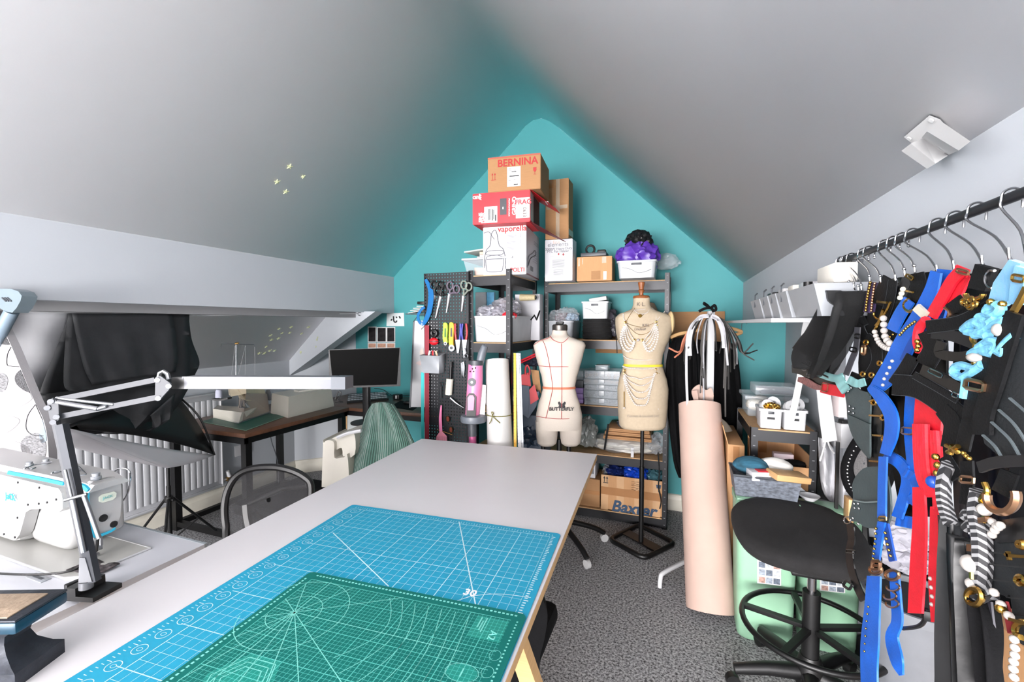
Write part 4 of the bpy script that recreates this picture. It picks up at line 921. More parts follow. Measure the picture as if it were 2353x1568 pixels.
# bernina box
bp_ = boxpx(1121, 1242, 365, 443, z1r+.001, R6, .30)
T, fp, sp, u, n = carton('appliance_box', 'brown carton lettered BERNINA at the very top of the pile', bp_, z1r, CARDD)
lettering(T, 'BERNINA', RINK, fp(.57, .80), u, UPZ, .062, bold=.0014)
part(T, 'white_label', face_quad(fp, .375, .63, .12, .68, .0008), PAPER)
part(T, 'printed_text', bars(fp, [(.40, .48, .62, .008), (.40, .60, .57, .006), (.46, .55, .53, .02), (.42, .60, .40, .03), (.40, .45, .30, .008), (.50, .56, .30, .008), (.50, .58, .16, .025)], .0024), INK, kind='stuff')
part(T, 'red_edge_tape', bars(fp, [(0, 1, .955, .045)], .0014), M('faded_red_tape', (178, 84, 64), .5))
ar = MB()
for a in (.09, .14): ar.bm; ar.prism([fp(a-.004, .36, .002), fp(a+.004, .36, .002), fp(a+.004, .50, .002), fp(a-.004, .50, .002)], n*.0003); ar.prism([fp(a-.018, .49, .002), fp(a+.018, .49, .002), fp(a, .55, .002)], n*.0003)
ar.prism([fp(.07, .34, .002), fp(.16, .34, .002), fp(.16, .355, .002), fp(.07, .355, .002)], n*.0003)
part(T, 'up_arrows', ar, RINK, kind='stuff')
ar = MB(); ar.prism([fp(.865, .53, .002), fp(.875, .50, .002), fp(.895, .48, .002), fp(.915, .50, .002), fp(.925, .53, .002), fp(.925, .61, .002), fp(.865, .61, .002)], n*.0003).prism([fp(.892, .42, .002), fp(.898, .42, .002), fp(.898, .49, .002), fp(.892, .49, .002)], n*.0003).prism([fp(.87, .41, .002), fp(.92, .41, .002), fp(.92, .42, .002), fp(.87, .42, .002)], n*.0003); part(T, 'fragile_glass_mark', ar, RINK, kind='stuff')
# elements box + tall brown box on it
z2 = 1.752
bp_ = boxpx(1252, 1315, 553, 647, z2, 0, .13); z1e = bp_[4]
T, fp, sp, u, n = carton('appliance_box', 'slim white fan heater carton on the wide rack beside the box pile', bp_, z2, WBOX)
lettering(T, 'fine', M('faint_orange_print', (214, 176, 160), .5), fp(.42, .93), u, UPZ, .036); lettering(T, 'elements', GINK, fp(.48, .875), u, UPZ, .042); lettering(T, '2000W Heavy Duty', GINK, fp(.5, .77), u, UPZ, .024, bold=.0004); lettering(T, 'PTC Fan Heater', GINK, fp(.48, .71), u, UPZ, .024, bold=.0004)
part(T, 'printed_text', bars(fp, [(.28, .72, .50-.028*k, .008) for k in range(7)]+[(.32, .68, .26-.028*k, .008) for k in range(5)]+[(.2, .8, .585, .002)]), GINK, kind='stuff')
part(T, 'red_icons', bars(fp, [(.48, .53, .62, .045), (.66, .69, .60, .06), (.63, .72, .625, .015)]), RINK, kind='stuff')
bp_ = boxpx(1253, 1306, 417, 551, z1e+.001, 0, .14)
T, fp, sp, u, n = carton('cardboard_box', 'tall brown taped carton standing on the fan heater carton', bp_, z1e, CARDD)
part(T, 'tape', bars(fp, [(.46, .62, 0, 1)], .0014), CTAPE); part(T, 'tape', bars(fp, [(.05, .95, .50, .06)], .0018), CTAPE); part(T, 'tape', bars(fp, [(0, .35, .86, .14)], .0014), TAPE); part(T, 'tape', bars(sp, [(0, 1, .06, .1)]), TAPE)
bp_ = boxpx(1325, 1406, 592, 647, z2, math.radians(2), .22); zc = bp_[4]
T, fp, sp, u, n = carton('cardboard_box', 'low light-brown carton on the wide rack next to the white bin', bp_, z2, CARD)
part(T, 'tape', bars(fp, [(.05, .09, .62, .34), (.16, .18, .70, .25)]), CTAPE); part(T, 'tape', bars(fp, [(.76, .85, .04, .34)]), M('white_tape', (228, 208, 190), .4)); part(T, 'tape', bars(fp, [(.42, .68, .05, .36)]), CARDD); part(T, 'corner_tape', bars(fp, [(.72, .84, .72, .26)]), CTAPE)
b = MB(); c = at(1362, 588, Z=zc); b.box((c.x, c.y+.08, zc+.014), (.18, .12, .026), .004); T = thing('black_holder', 'black plastic tape dispenser lying on the low brown carton', 'dispenser', (c.x, c.y+.08, zc)); part(T, 'tray', b, DGRP)
b = MB(); b.tube(circ((c.x-.03, c.y+.07, zc+.055), .03, 16, ((1, 0, 0), (0, 0, 1))), .008, 8, True); part(T, 'reel', b, BLKP); part(T, 'arm', MB().box((c.x+.05, c.y+.08, zc+.035), (.06, .04, .03), .006), BLKP)
def tub(name, label, x0, x1, y0, y1, z0, z1, mat, tp=.12, rim=.006, group=None, hole=True, cat='storage bin', wall=.004, swirl=False, rz=0):
    T = thing(name, label, cat, ((x0+x1)/2, (y0+y1)/2, z0), rz, group)
    a, d, h = (x1-x0)/2, (y1-y0)/2, z1-z0; b = MB()
    def ring(k, z, n=4, ins=0):
        r = .18*min(a, d); o = []
        for cx, cy, s in ((1, 1, 0), (-1, 1, 90), (-1, -1, 180), (1, -1, 270)):
            for i in range(n): t = math.radians(s+90*i/(n-1)); o.append((cx*(a*k-ins-r)+r*math.cos(t), cy*(d*k-ins-r)+r*math.sin(t), z))
        return o
    k0 = 1-tp
    rg = [ring(k0, 0), ring(k0+(1-k0)*.5, h*.5), ring(1, h-.012), ring(1, h-.012, ins=-rim), ring(1, h, ins=-rim), ring(1, h, ins=wall), ring(k0, wall*1.5, ins=wall)]
    b.loft(rg); part(T, 'body', b, mat, True, smooth=40)
    if hole: part(T, 'hand_hole', MB().box((0, -d*(k0+(1-k0)*.80)-.0015, h*.80), (a*.55, .003, h*.13), .0012), DGRP, True)
    if swirl: 
        b = MB(); b.tube([(x_, -d*(k0+(1-k0)*z_)-.002, h*z_) for x_, z_, _ in cr2([(-a*.75, .62), (-a*.3, .5), (a*.05, .3), (a*.4, .32), (a*.75, .45)], 5)], .008, 6, flat=.25); part(T, 'moulded_wave', b, WHTP, True)
    return T
def crumple(c, r, seed, amp=.35, fr=2.2, m=None, sub=4, sharp=True):
    t = bmesh.new(); bmesh.ops.create_icosphere(t, subdivisions=sub, radius=1)
    for v in t.verts:
        p = v.co.copy(); nzv = NZ.turbulence(p*fr+V((seed*3.1, seed*1.7, seed)), 4, sharp); v.co = p*(1-amp*(nzv-.55)); v.co = V((v.co.x*r[0], v.co.y*r[1], max(-1, v.co.z)*r[2]))+V(c)
    m = m or MB(); m._tmp(t); return m
# top of the wide rack: bin with bags
c0, c1 = at(1421, 640, Z=z2), at(1506, 641, Z=z2)
tub('storage_bin', 'white plastic bin holding a purple bag on the wide rack', c0.x-.008, c1.x+.008, c0.y, c0.y+.26, z2, z2+.115, FROST, .08, swirl=True)
pc = V(((c0.x+c1.x)/2, c0.y+.12, z2+.15))
solo('purple_bag', 'crumpled shiny purple bag stuffed in the white bin', 'bag', crumple(pc, (.128, .09, .105), 2, .5), M('purple_nylon', (86, 50, 160), .4, var=.15, bump=.3, bs=30))
solo('black_bag', 'crumpled black bag on top of the purple bag', 'bag', crumple(pc+V((.005, .01, .105)), (.085, .06, .075), 5, .5), M('black_shiny_nylon', (18, 18, 20), .32, bump=.3, bs=30))
solo('plastic_wrapping', 'loose clear plastic bag at the right end of the rack top', 'plastic bag', crumple(at(1530, 603, Y=3.40), (.085, .05, .055), 8, .7, 3.0, sub=3), FILM)
# clear tub behind the pegboard with boards on it
a0, a1 = at(990, 620, Z=1.72), at(1105, 620, Z=1.72)
T = thing('plastic_tub', 'clear plastic tub with lid on top behind the pegboard', 'storage tub', (-1.36, 2.82, 1.765))
P0, P1 = at(996, 622, Z=1.765), at(1100, 622, Z=1.765)
b = MB(); x0, x1, y0, y1 = P0.x+.02, P0.x+.36, 2.66, 2.98
b.loft([[(x0+.02, y0+.02, 1.767), (x1-.02, y0+.02, 1.767), (x1-.02, y1-.02, 1.767), (x0+.02, y1-.02, 1.767)], [(x0, y0, 1.87), (x1, y0, 1.87), (x1, y1, 1.87), (x0, y1, 1.87)]]); part(T, 'body', b, CLEAR, smooth=0)
b = MB(); b.bx(x0-.012, x1+.012, y0-.012, y1+.012, 1.87, 1.884, .004); part(T, 'lid', b, FROST)
b = MB(); b.box((x0+.1, y0+.12, 1.80), (.12, .16, .05), .004, .3); part(T, 'contents', b, M('peach_card', (232, 180, 150), .7)); b = MB(); b.box((x0+.24, y0+.15, 1.80), (.08, .14, .06), .004, -.2); part(T, 'contents', b, M('cream_card', (240, 224, 180), .7))
for k, (w_, d_, hh, mt, lb) in enumerate(((.20, .22, .014, WHTP, 'white book lying on the clear tub, lowest of the stack'), (.18, .20, .012, M('pale_grey_cover', (200, 200, 208), .5), 'pale grey book on the white one over the clear tub'), (.19, .21, .016, M('tan_cover', (226, 190, 160), .6), 'tan book under the tilted board over the clear tub'))):
    b = MB(); z = 1.8845+[0, .0145, .027][k]; b.box((x0+.18, y0+.15, z+hh/2), (w_, d_, hh), .001, .08*k); solo('book', lb, 'book', b, mt, 'books on the clear tub')
b = MB(); b.box((x0+.17, y0+.20, 1.945), (.34, .36, .010), .002, Matrix.Rotation(-.06, 3, 'Y') @ Matrix.Rotation(-.1, 3, 'Z')); solo('board', 'thin pale board resting on the books above the clear tub', 'board', b, M('pale_grey_board', (190, 196, 190), .7))
# ---------------------------------------------------------------- narrow rack, second level
tub('storage_bin', 'large white bin of plastic packets on the narrow rack', -1.285, -1.0, 2.665, 3.10, 1.327, 1.50, M('bin_white_plastic', (204, 207, 210), .35), .07, swirl=True, hole=False)
for k, (x, y, z, r, lb) in enumerate(((-1.20, 2.78, 1.52, (.09, .09, .05), 'crumpled clear packet at the left of the large white bin'), (-1.10, 2.82, 1.53, (.08, .09, .055), 'crumpled clear packet at the right of the large white bin'), (-1.17, 2.98, 1.56, (.10, .08, .07), 'taller clear packet at the back of the large white bin'))):
    solo('plastic_packet', lb, 'plastic bag', crumple((x, y, z), r, 11+k, .6, 2.6), M('cloudy_film', (206, 204, 214), .2, alpha=.55, bump=.5, bs=40), 'packets in the large white bin')
solo('red_pouch', 'red fabric pouch showing over the edge of the large white bin', 'pouch', crumple((-1.04, 2.72, 1.50), (.045, .035, .028), 17, .4), REDS)
b = MB(); b.tube([at(1240, 715, Y=2.95), at(1233, 735, Y=2.85), at(1228, 725, Y=2.85), at(1220, 735, Y=2.8)], .006, 6); solo('black_cable', 'coil of black cable hanging from the large white bin', 'cable', b, BLKP)
for nm, lb, x0p, y0p, x1p, y1p, Yp, dpt, mt in (('folded_fabric', 'folded sky-blue cloth standing behind the large white bin', 1118, 672, 1135, 702, 3.0, .03, SKYS), ('white_carton', 'white carton at the back of the narrow rack', 1183, 677, 1240, 728, 3.08, .1, WBOX), ('paper_pack', 'grey paper pack behind the clear packets', 1092, 672, 1117, 720, 3.02, .05, M('grey_pack', (196, 200, 204), .6)), ('tan_carton', 'small tan carton behind the clear packets', 1150, 692, 1172, 712, 3.02, .06, CARD)):
    a, c = at(x0p, y0p, Y=Yp), at(x1p, y1p, Y=Yp); z0 = 1.326 if True else c.z
    T = thing(nm, lb, nm.split('_')[-1], ((a.x+c.x)/2, Yp, z0)); part(T, 'body', MB().bx(a.x, c.x, Yp, Yp+dpt, z0, a.z, .004), mt); part(T, 'flap', MB().bx(a.x+.004, c.x-.004, Yp-.002, Yp+.001, a.z-.03, a.z-.004), mt)
b = MB(); a = at(1196, 684, Y=3.0); c = at(1230, 684, Y=3.0); b.cyl(a, c, .026, .020, 18)
T = thing('thread_cone', 'cone of pale gold thread lying on the back carton', 'thread', a); part(T, 'thread', b, M('pale_gold_thread', (206, 190, 150), .6, var=.2, vs=120, aniso=(8, 1, 1))); part(T, 'core', MB().cyl(c, c+(c-a)*.08, .009), BLKP)
# ---------------------------------------------------------------- wide rack, second level
tub('storage_bin', 'grey bin of plastic packets on the wide rack, beside the narrow one', -.94, -.73, 3.235, 3.52, 1.332, 1.47, GRYP, .08)
for k, (x, y, z, r, lb, mt) in enumerate(((-.88, 3.33, 1.50, (.07, .08, .05), 'clear packet at the left of the grey bin', FILM), (-.80, 3.36, 1.51, (.08, .08, .06), 'clear packet with dark red fabric in the grey bin', FILM), (-.84, 3.40, 1.49, (.06, .06, .04), 'dark red fabric inside the packets of the grey bin', M('maroon_fabric', (110, 40, 60), .8)), (-.77, 3.38, 1.49, (.05, .05, .035), 'pale blue fabric inside the packets of the grey bin', M('pale_blue_fabric', (150, 180, 205), .8)))):
    solo('plastic_packet' if mt is FILM else 'fabric_piece', lb, 'plastic bag' if mt is FILM else 'fabric', crumple((x, y, z), r, 21+k, .6, 2.6), mt, 'packets in the grey bin')
b = MB(); cR = at(1371, 780, Y=3.34); rr = .103
for i in range(9):
    for rad in (rr,): b.tube(circ((cR.x, cR.y+.03, 1.342+i*.0165), rad+(.003 if i % 2 else 0), 26, ((1, 0, 0), (0, 1, 0))), .0095, 6, True)
T = thing('rope_coil', 'coil of thick black rope on the wide rack under a small bin', 'rope', (cR.x, cR.y+.03, 1.332)); part(T, 'coil', b, M('black_rope', (18, 18, 19), .8, var=.4, vs=120, bump=.4, bs=160)); part(T, 'core', MB().cyl((cR.x, cR.y+.03, 1.333), (cR.x, cR.y+.03, 1.482), .09, n=20), CLOTHB)
a = at(1338, 735, Y=3.28); c = at(1394, 735, Y=3.28)
tub('storage_bin', 'small white bin perched on the black rope coil', a.x, c.x+.01, 3.26, 3.44, 1.486, 1.613, M('bin_white_plastic', (226, 228, 230), .35), .06, swirl=True)
b = MB(); b.box(((a.x+c.x)/2+.02, 3.36, 1.63), (.13, .12, .03), .004, Matrix.Rotation(-.15, 3, 'Y')); solo('paper_packet', 'white paper packet sticking out of the small white bin', 'packet', b, WHTP)
solo('black_fabric_roll', 'bundle of dark grey shiny fabric behind the dress form shoulder', 'fabric', crumple((-.50, 3.42, 1.45), (.11, .08, .10), 31, .5), M('grey_satin', (60, 58, 66), .35, bump=.2, bs=20))
solo('red_fabric', 'red fabric tucked beside the dark bundle on the wide rack', 'fabric', crumple((-.52, 3.36, 1.375), (.05, .05, .035), 32, .5), REDS)
b = MB(); b.lathe([(.12, 0), (.115, .02), (.085, .025), (.08, .06), (.06, .10), (.001, .115)], (-.22, 3.40, 1.50), 20); T = thing('cap', 'beige and black cap on the wide rack behind the pearl dress form', 'cap', (-.22, 3.40, 1.335)); part(T, 'crown', b, M('beige_felt', (176, 150, 126), .9)); part(T, 'stand_box', MB().bx(-.33, -.11, 3.3, 3.52, 1.332, 1.50, .003), CLOTHB)
# ---------------------------------------------------------------- wide rack, lower levels
ORG = [(1335, 832, 1424, 857), (1341, 858, 1421, 873), (1341, 876, 1421, 890), (1343, 892, 1420, 912), (1345, 913, 1421, 931)]
zb = .847; olab = ['clear organiser box of hardware, lowest of the stack', 'clear organiser box of silver findings, second from the bottom', 'clear organiser box of small clear parts, middle of the stack', 'clear organiser box of gold findings, second from the top', 'clear organiser box, top of the stack on the wide rack']
cont = [DGRP, STEEL, STEEL, GOLD, BRASS]
x0, x1 = at(1343, 912, Y=3.25).x, at(1424, 912, Y=3.25).x
for k in range(5):
    hh = (.052, .058, .042, .042, .062)[k]; T = thing('organiser_box', olab[k], 'organiser', ((x0+x1)/2, 3.36, zb), group='organiser boxes on the wide rack')
    d_ = (k % 2)*.006; xa, xb = x0-d_, x1+d_*.5
    b = MB(); b.bx(xa, xb, 3.245, 3.47, zb, zb+.003); b.bx(xa, xa+.003, 3.245, 3.47, zb, zb+hh-.006).bx(xb-.003, xb, 3.245, 3.47, zb, zb+hh-.006).bx(xa, xb, 3.245, 3.248, zb, zb+hh-.006).bx(xa, xb, 3.467, 3.47, zb, zb+hh-.006)
    for q in range(1, 5): b.bx(xa+(xb-xa)*q/5-.001, xa+(xb-xa)*q/5+.001, 3.248, 3.467, zb, zb+hh-.008)
    part(T, 'tray', b, CLEAR, smooth=0); part(T, 'lid', MB().bx(xa-.002, xb+.002, 3.243, 3.472, zb+hh-.006, zb+hh-.001, .001), CLEAR, smooth=0)
    part(T, 'latch', MB().bx((xa+xb)/2-.02, (xa+xb)/2+.02, 3.238, 3.243, zb+hh*.35, zb+hh-.002, .001), FROST)
    b = MB(); random.seed(k)
    for q in range(5):
        for j in range(7):
            c = V((xa+(xb-xa)*(q+.5)/5+random.uniform(-.02, .02), 3.258+random.uniform(0, .04), zb+.01+random.uniform(0, hh*.4)))
            if k in (0, 2) and j > 3: b.ball(c, .007, 6, 4)
            else: b.tube(circ(c, .009, 8, ((1, 0, 0), (0, random.uniform(-.5, .5), 1))), .0022, 4, True)
    part(T, 'findings', b, cont[k], kind='stuff'); zb += hh
b = MB(); b.bx((x0+x1)/2-.05, (x0+x1)/2+.04, 3.26, 3.36, zb, zb+.032, .003); T = thing('organiser_box', 'small clear box on the very top of the organiser stack', 'organiser', ((x0+x1)/2, 3.3, zb), group='organiser boxes on the wide rack'); part(T, 'body', b, CLEAR); part(T, 'lid', MB().bx((x0+x1)/2-.053, (x0+x1)/2+.043, 3.257, 3.363, zb+.032, zb+.038, .001), FROST)
LIL = M('lilac_plastic', (160, 128, 196), .4); z = .847
for k, (hh, mt, lb) in enumerate(((.035, LIL, 'lilac drawer box, lowest beside the organiser stack'), (.04, LIL, 'lilac drawer box, second from bottom beside the organisers'), (.045, LIL, 'lilac drawer box, third from bottom beside the organisers'), (.06, DGRP, 'dark grey box on top of the lilac boxes'), (.07, CLEAR, 'clear tub on top of the dark grey and lilac boxes'))):
    T = thing('drawer_box', lb, 'box', (x0-.09, 3.38, z), group='boxes left of the organisers'); part(T, 'body', MB().bx(x0-.17, x0-.012, 3.26, 3.46, z, z+hh-.002, .004), mt); part(T, 'handle', MB().bx(x0-.11, x0-.07, 3.254, 3.26, z+hh*.4, z+hh*.6), mt); z += hh
# folders of cardboard and wrapped white packs on the fourth level
z = .488
T = thing('wrapped_pack', 'plastic-wrapped white fabric pack on the lower shelf of the wide rack', 'pack', (-.38, 3.4, z)); part(T, 'pack', crumple((-.36, 3.40, z+.055), (.24, .16, .055), 41, .3, 1.6), M('off_white_wrapped_fabric', (232, 228, 216), .45, bump=.3, bs=16)); part(T, 'film', crumple((-.36, 3.39, z+.058), (.255, .165, .062), 42, .35, 2.2), FILM)
part(T, 'strap', MB().bx(-.30, -.28, 3.228, 3.236, z, z+.07), WHTP)
zz = z+.115
for k, lb in enumerate(('folded cardboard sheet under two others on the wrapped pack', 'folded cardboard sheet in the middle of three on the wrapped pack', 'folded cardboard sheet on top of the wrapped pack')):
    b = MB(); b.bx(-.50+.01*k, -.16-.008*k, 3.24+.01*k, 3.55, zz, zz+.022, .003); T = thing('cardboard_folder', lb, 'cardboard', (-.33, 3.4, zz), group='cardboard sheets on the wrapped pack'); part(T, 'sheet', b, CARD); part(T, 'edge', MB().bx(-.495+.01*k, -.17, 3.236+.01*k, 3.242+.01*k, zz+.009, zz+.013), CARDD); zz += .024+.006*(k == 0)
b = MB(); pxstrip(b, [(1398, 975), (1394, 1000), (1389, 1034)], 4.5, plane((0, 3.228, 0), (0, 1, 0)), .002); solo('black_strap', 'black strap hanging over the cardboard sheets', 'strap', b, STRAPB)
for k, (x, y, r, lb) in enumerate(((1350, 995, (.07, .06, .11), 'grey plastic bags left of the cardboard sheets'), (1510, 1020, (.06, .07, .07), 'clear plastic bag at the right of the wrapped pack'), (1450, 975, (.09, .05, .035), 'dark plastic sleeve above the cardboard sheets'))):
    c = at(x, y, Y=3.32); solo('plastic_bag', lb, 'plastic bag', crumple(c, r, 51+k, .6, 2.6), (M('grey_film', (150, 154, 150), .2, alpha=.7, bump=.5, bs=40), FILM, DGRP)[k], 'bags on the lower shelf')
# bottom level cartons
z = .077
c0, c1 = at(1381, 1178, Y=3.24), at(1523, 1178, Y=3.24)
zt_ = at(1381, 1090, Y=3.24).z
T = thing('cardboard_box', 'open brown carton printed Baxter on the bottom of the wide rack', 'box', ((c0.x+c1.x)/2, 3.38, z))
b = MB(); X0, X1, Y0, Y1 = c0.x, c1.x, 3.235, 3.53
for q in ((X0, X1, Y0, Y0+.005), (X0, X1, Y1-.005, Y1), (X0, X0+.005, Y0, Y1), (X1-.005, X1, Y0, Y1)): b.bx(*q, z, zt_)
b.bx(X0, X1, Y0, Y1, z, z+.005); bod = part(T, 'body', b, CARD, smooth=0)
fpb = lambda a, c, off=.0012: V((X0+(X1-X0)*a, Y0-off, z+(zt_-z)*c))
for a in (.0, .26, .55, .84): part(T, 'tape', bars(fpb, [(a, a+.12, .0, 1)], .001), M('pale_tape_stripe', (206, 162, 116), .5))
part(T, 'tape', bars(fpb, [(0, 1, .44, .22)], .0016), TAPE)
lettering(T, 'Baxter', M('navy_print', (22, 62, 96), .5), fpb(.53, .13, .003), (1, 0, 0), UPZ, .115, bold=.0035, italic=.25)
ar = MB()
for a in (.055, .10): ar.prism([fpb(a-.006, .80, .003), fpb(a+.006, .80, .003), fpb(a+.006, .92, .003), fpb(a-.006, .92, .003)], (0, -.0003, 0)).prism([fpb(a-.02, .90, .003), fpb(a+.02, .90, .003), fpb(a, .97, .003)], (0, -.0003, 0))
ar.prism([fpb(.035, .77, .003), fpb(.12, .77, .003), fpb(.12, .79, .003), fpb(.035, .79, .003)], (0, -.0003, 0)); part(T, 'up_arrows', ar, INK, kind='stuff')
hw = MB(); random.seed(3)
for r in range(5): hw.tube([fpb(.50+.03*i+(0 if r else 0), .90-.055*r+random.uniform(-.015, .015), .003) for i in range(5 if r != 2 else 8)], .0014, 4)
part(T, 'handwriting', hw, M('pencil_brown', (110, 80, 60), .7), kind='stuff')
ar = MB(); ar.prism([fpb(.90, .80, .003), fpb(.96, .80, .003), fpb(.97, .90, .003), fpb(.89, .90, .003)], (0, -.0003, 0)).prism([fpb(.925, .70, .003), fpb(.935, .70, .003), fpb(.935, .80, .003), fpb(.925, .80, .003)], (0, -.0003, 0)); part(T, 'fragile_glass_mark', ar, M('navy_print', (22, 62, 96), .5), kind='stuff')
for k, (dx, r, mt, lb) in enumerate(((.09, (.08, .10, .05), M('navy_film', (26, 40, 96), .25, bump=.4, bs=30), 'navy plastic bag at the left inside the Baxter carton'), (.24, (.09, .10, .065), M('royal_blue_film', (24, 70, 190), .25, bump=.4, bs=30), 'bright blue plastic bag in the middle of the Baxter carton'), (.37, (.06, .10, .055), M('teal_film', (70, 110, 120), .2, bump=.4, bs=30), 'dark teal plastic bag at the right inside the Baxter carton'), (.03, (.035, .08, .045), FILM, 'clear film at the left edge of the Baxter carton'))):
    solo('plastic_bag', lb, 'plastic bag', crumple((X0+dx, 3.37, zt_-.005), r, 61+k, .55, 2.4), mt, 'bags in the Baxter carton')
c0 = at(1335, 1170, Y=3.24); T, fp, sp, u, n = carton('cardboard_box', 'plain brown carton on the bottom shelf left of the Baxter carton', (V((X0-.30, 3.25, z)), V((X0-.012, 3.25, z)), V((X0-.012, 3.5, z)), V((X0-.30, 3.5, z)), .285), z, CARDD)
part(T, 'tape', bars(fp, [(.0, 1, .45, .14)]), TAPE)
b = MB(); b.bx(X0-.20, X0-.05, 3.27, 3.45, .287, .40, .004); T = thing('white_carton', 'pale carton on the plain brown carton under the wide rack', 'carton', (X0-.12, 3.36, .286)); part(T, 'body', b, WBOX); part(T, 'label_strip', MB().bx(X0-.19, X0-.06, 3.268, 3.27, .32, .36), GINK)
b = MB(); pxstrip(b, [(1512, 1040), (1515, 1085), (1513, 1120), (1519, 1150), (1516, 1170)], 3, plane((0, 3.212, 0), (0, 1, 0)), .003); solo('black_ribbon', 'thin black ribbon hanging over the Baxter carton', 'ribbon', b, STRAPB)
# cardboard sheets on the wall behind
b = MB(); a, c = at(1440, 718, Y=3.585), at(1664, 812, Y=3.585); b.bx(-.04, c.x, 3.582, 3.59, at(1600, 815, Y=3.585).z, a.z); solo('cardboard_sheet', 'brown cardboard sheet propped against the wall behind the clothes rail', 'cardboard', b, CARDD, smooth=0)
b = MB(); b.bx(-.62, -.38, 3.585, 3.592, at(1400, 812, Y=3.58).z, at(1400, 722, Y=3.58).z); solo('cardboard_sheet', 'brown cardboard strip behind the rope coil on the wide rack', 'cardboard', b, CARDD, smooth=0)
# ---------------------------------------------------------------- pegboard and tools
PY = 2.615
PEG = M('black_pegboard_metal', (34, 35, 39), .45, .3)
def holes(m, pitch=.0215, r=.17):
    nt = m.node_tree; N = nt.nodes; L = nt.links
    def mt(op, a, b=None):
        n = N.new('ShaderNodeMath'); n.operation = op
        for i, v in enumerate((a, b)):
            if v is None: continue
            if isinstance(v, (int, float)): n.inputs[i].default_value = v
            else: L.new(v, n.inputs[i])
        return n.outputs[0]
    tc = N.new('ShaderNodeTexCoord'); sx = N.new('ShaderNodeSeparateXYZ'); L.new(tc.outputs['Object'], sx.inputs[0])
    fx = mt('ABSOLUTE', mt('SUBTRACT', mt('FRACT', mt('MULTIPLY', sx.outputs['X'], 1/pitch)), .5)); fz = mt('ABSOLUTE', mt('SUBTRACT', mt('FRACT', mt('MULTIPLY', sx.outputs['Z'], 1/pitch)), .5))
    h = mt('MULTIPLY', mt('LESS_THAN', fx, r), mt('LESS_THAN', fz, r)); L.new(mt('SUBTRACT', 1.0, h), N['Principled BSDF'].inputs['Alpha'])
holes(PEG)
pp = plane((0, PY, 0), (0, 1, 0))
pl0, pr0 = pp(975, 622), pp(1078, 622)
T = thing('pegboard', 'black perforated metal pegboard of tools fixed to the narrow rack', 'pegboard', ((pl0.x+pr0.x)/2, PY, .35))
part(T, 'panel', MB().bx(pl0.x, pr0.x-.02, PY, PY+.002, .35, 1.79), PEG, smooth=0)
part(T, 'frame', MB().bx(pl0.x-.003, pl0.x, PY-.002, PY+.02, .35, 1.79).bx(pr0.x-.022, pr0.x-.004, PY-.003, PY+.02, .0, 1.79), RACKM, smooth=0)
part(T, 'foot', MB().bx(pl0.x, pl0.x+.03, PY, PY+.02, 0, .36), RACKM, smooth=0)
t1 = plane((0, PY-.014, 0), (0, 1, 0)); t2 = plane((0, PY-.022, 0), (0, 1, 0)); t3 = plane((0, PY-.006, 0), (0, 1, 0))
def scissors(label, piv, tip, r1, r2, rad, mat, dark=None):
    T = thing('scissors', label, 'scissors', t1(*tip), group='scissors hanging on the pegboard')
    for k, (rg, s) in enumerate(((r1, -1), (r2, 1))):
        b = MB(); dx, dy = tip[0]-piv[0], tip[1]-piv[1]; l = math.hypot(dx, dy); nx, ny = -dy/l, dx/l
        pxpoly(b, [(piv[0]+nx*s*3.2, piv[1]+ny*s*3.2), (tip[0]+nx*s*1.5, tip[1]), (tip[0]-nx*s*.6, tip[1]), (piv[0]-nx*s*1.2, piv[1]-ny*s*1.2)], t1 if k else t3, .003); part(T, 'blade', b, M('scissor_steel', (214, 214, 218), .3, .7), smooth=0)
        b = MB(); P = [t2(rg[0]+rad*.75*math.cos(t*math.pi/9), rg[1]+rad*math.sin(t*math.pi/9)) for t in range(18)]; b.tube(P, .0055, 6, True); b.tube([t2(rg[0], rg[1]+rad*.8), t2(*piv)], .006, 6); part(T, 'handle', b, mat)
    b = MB(); c = t2(*piv); b.cyl(c+V((0, -.004, 0)), c+V((0, .01, 0)), .004, n=8); part(T, 'rivet', b, CHROME)
scissors('long shears with dark handles, leftmost on the pegboard', (999, 678), (985, 727), (996, 655), (1005, 668), 9, BLKP)
scissors('long shears with black handles, second from the left', (1013, 681), (1001, 731), (1011, 656), (1021, 668), 9, BLKP)
scissors('shears with lilac-grey handles, third from the left', (1033, 675), (1026, 719), (1034, 657), (1049, 665), 9, M('lilac_grey_plastic', (104, 94, 108), .4))
scissors('grey-green handled scissors, rightmost on the pegboard', (1065, 680), (1061, 716), (1066, 655), (1077, 659), 9, M('grey_green_plastic', (126, 134, 124), .4))
b = MB(); pxstrip(b, [(978, 642, 6), (989, 665, 11), (990, 690, 12), (985, 720, 11), (973, 744, 9), (963, 738, 7), (961, 725, 6), (968, 712, 6), (976, 706, 6)], 9, t2, .003); solo('french_curve', 'translucent blue french curve hanging at the pegboard edge', 'ruler', b, M('blue_acrylic', (24, 110, 176), .2, alpha=.8))
c = t2(997, 785); b = MB(); b.ball(c, (.036, .022, .026), 16, 10); T = thing('pin_holder', 'round red magnetic pin holder on the pegboard', 'pin holder', c); part(T, 'body', b, REDP); part(T, 'lid_line', MB().tube(circ(c, .0365, 20, ((1, 0, 0), (0, .6, 0))), .002, 5, True), DGRP)
c = t2(997, 766); b = MB(); b.tube(circ(c, .02, 18, ((1, 0, 0), (0, 0, 1))), .010, 8, True); solo('tape_roll', 'small black tape roll above the red pin holder', 'tape', b, BLKP)
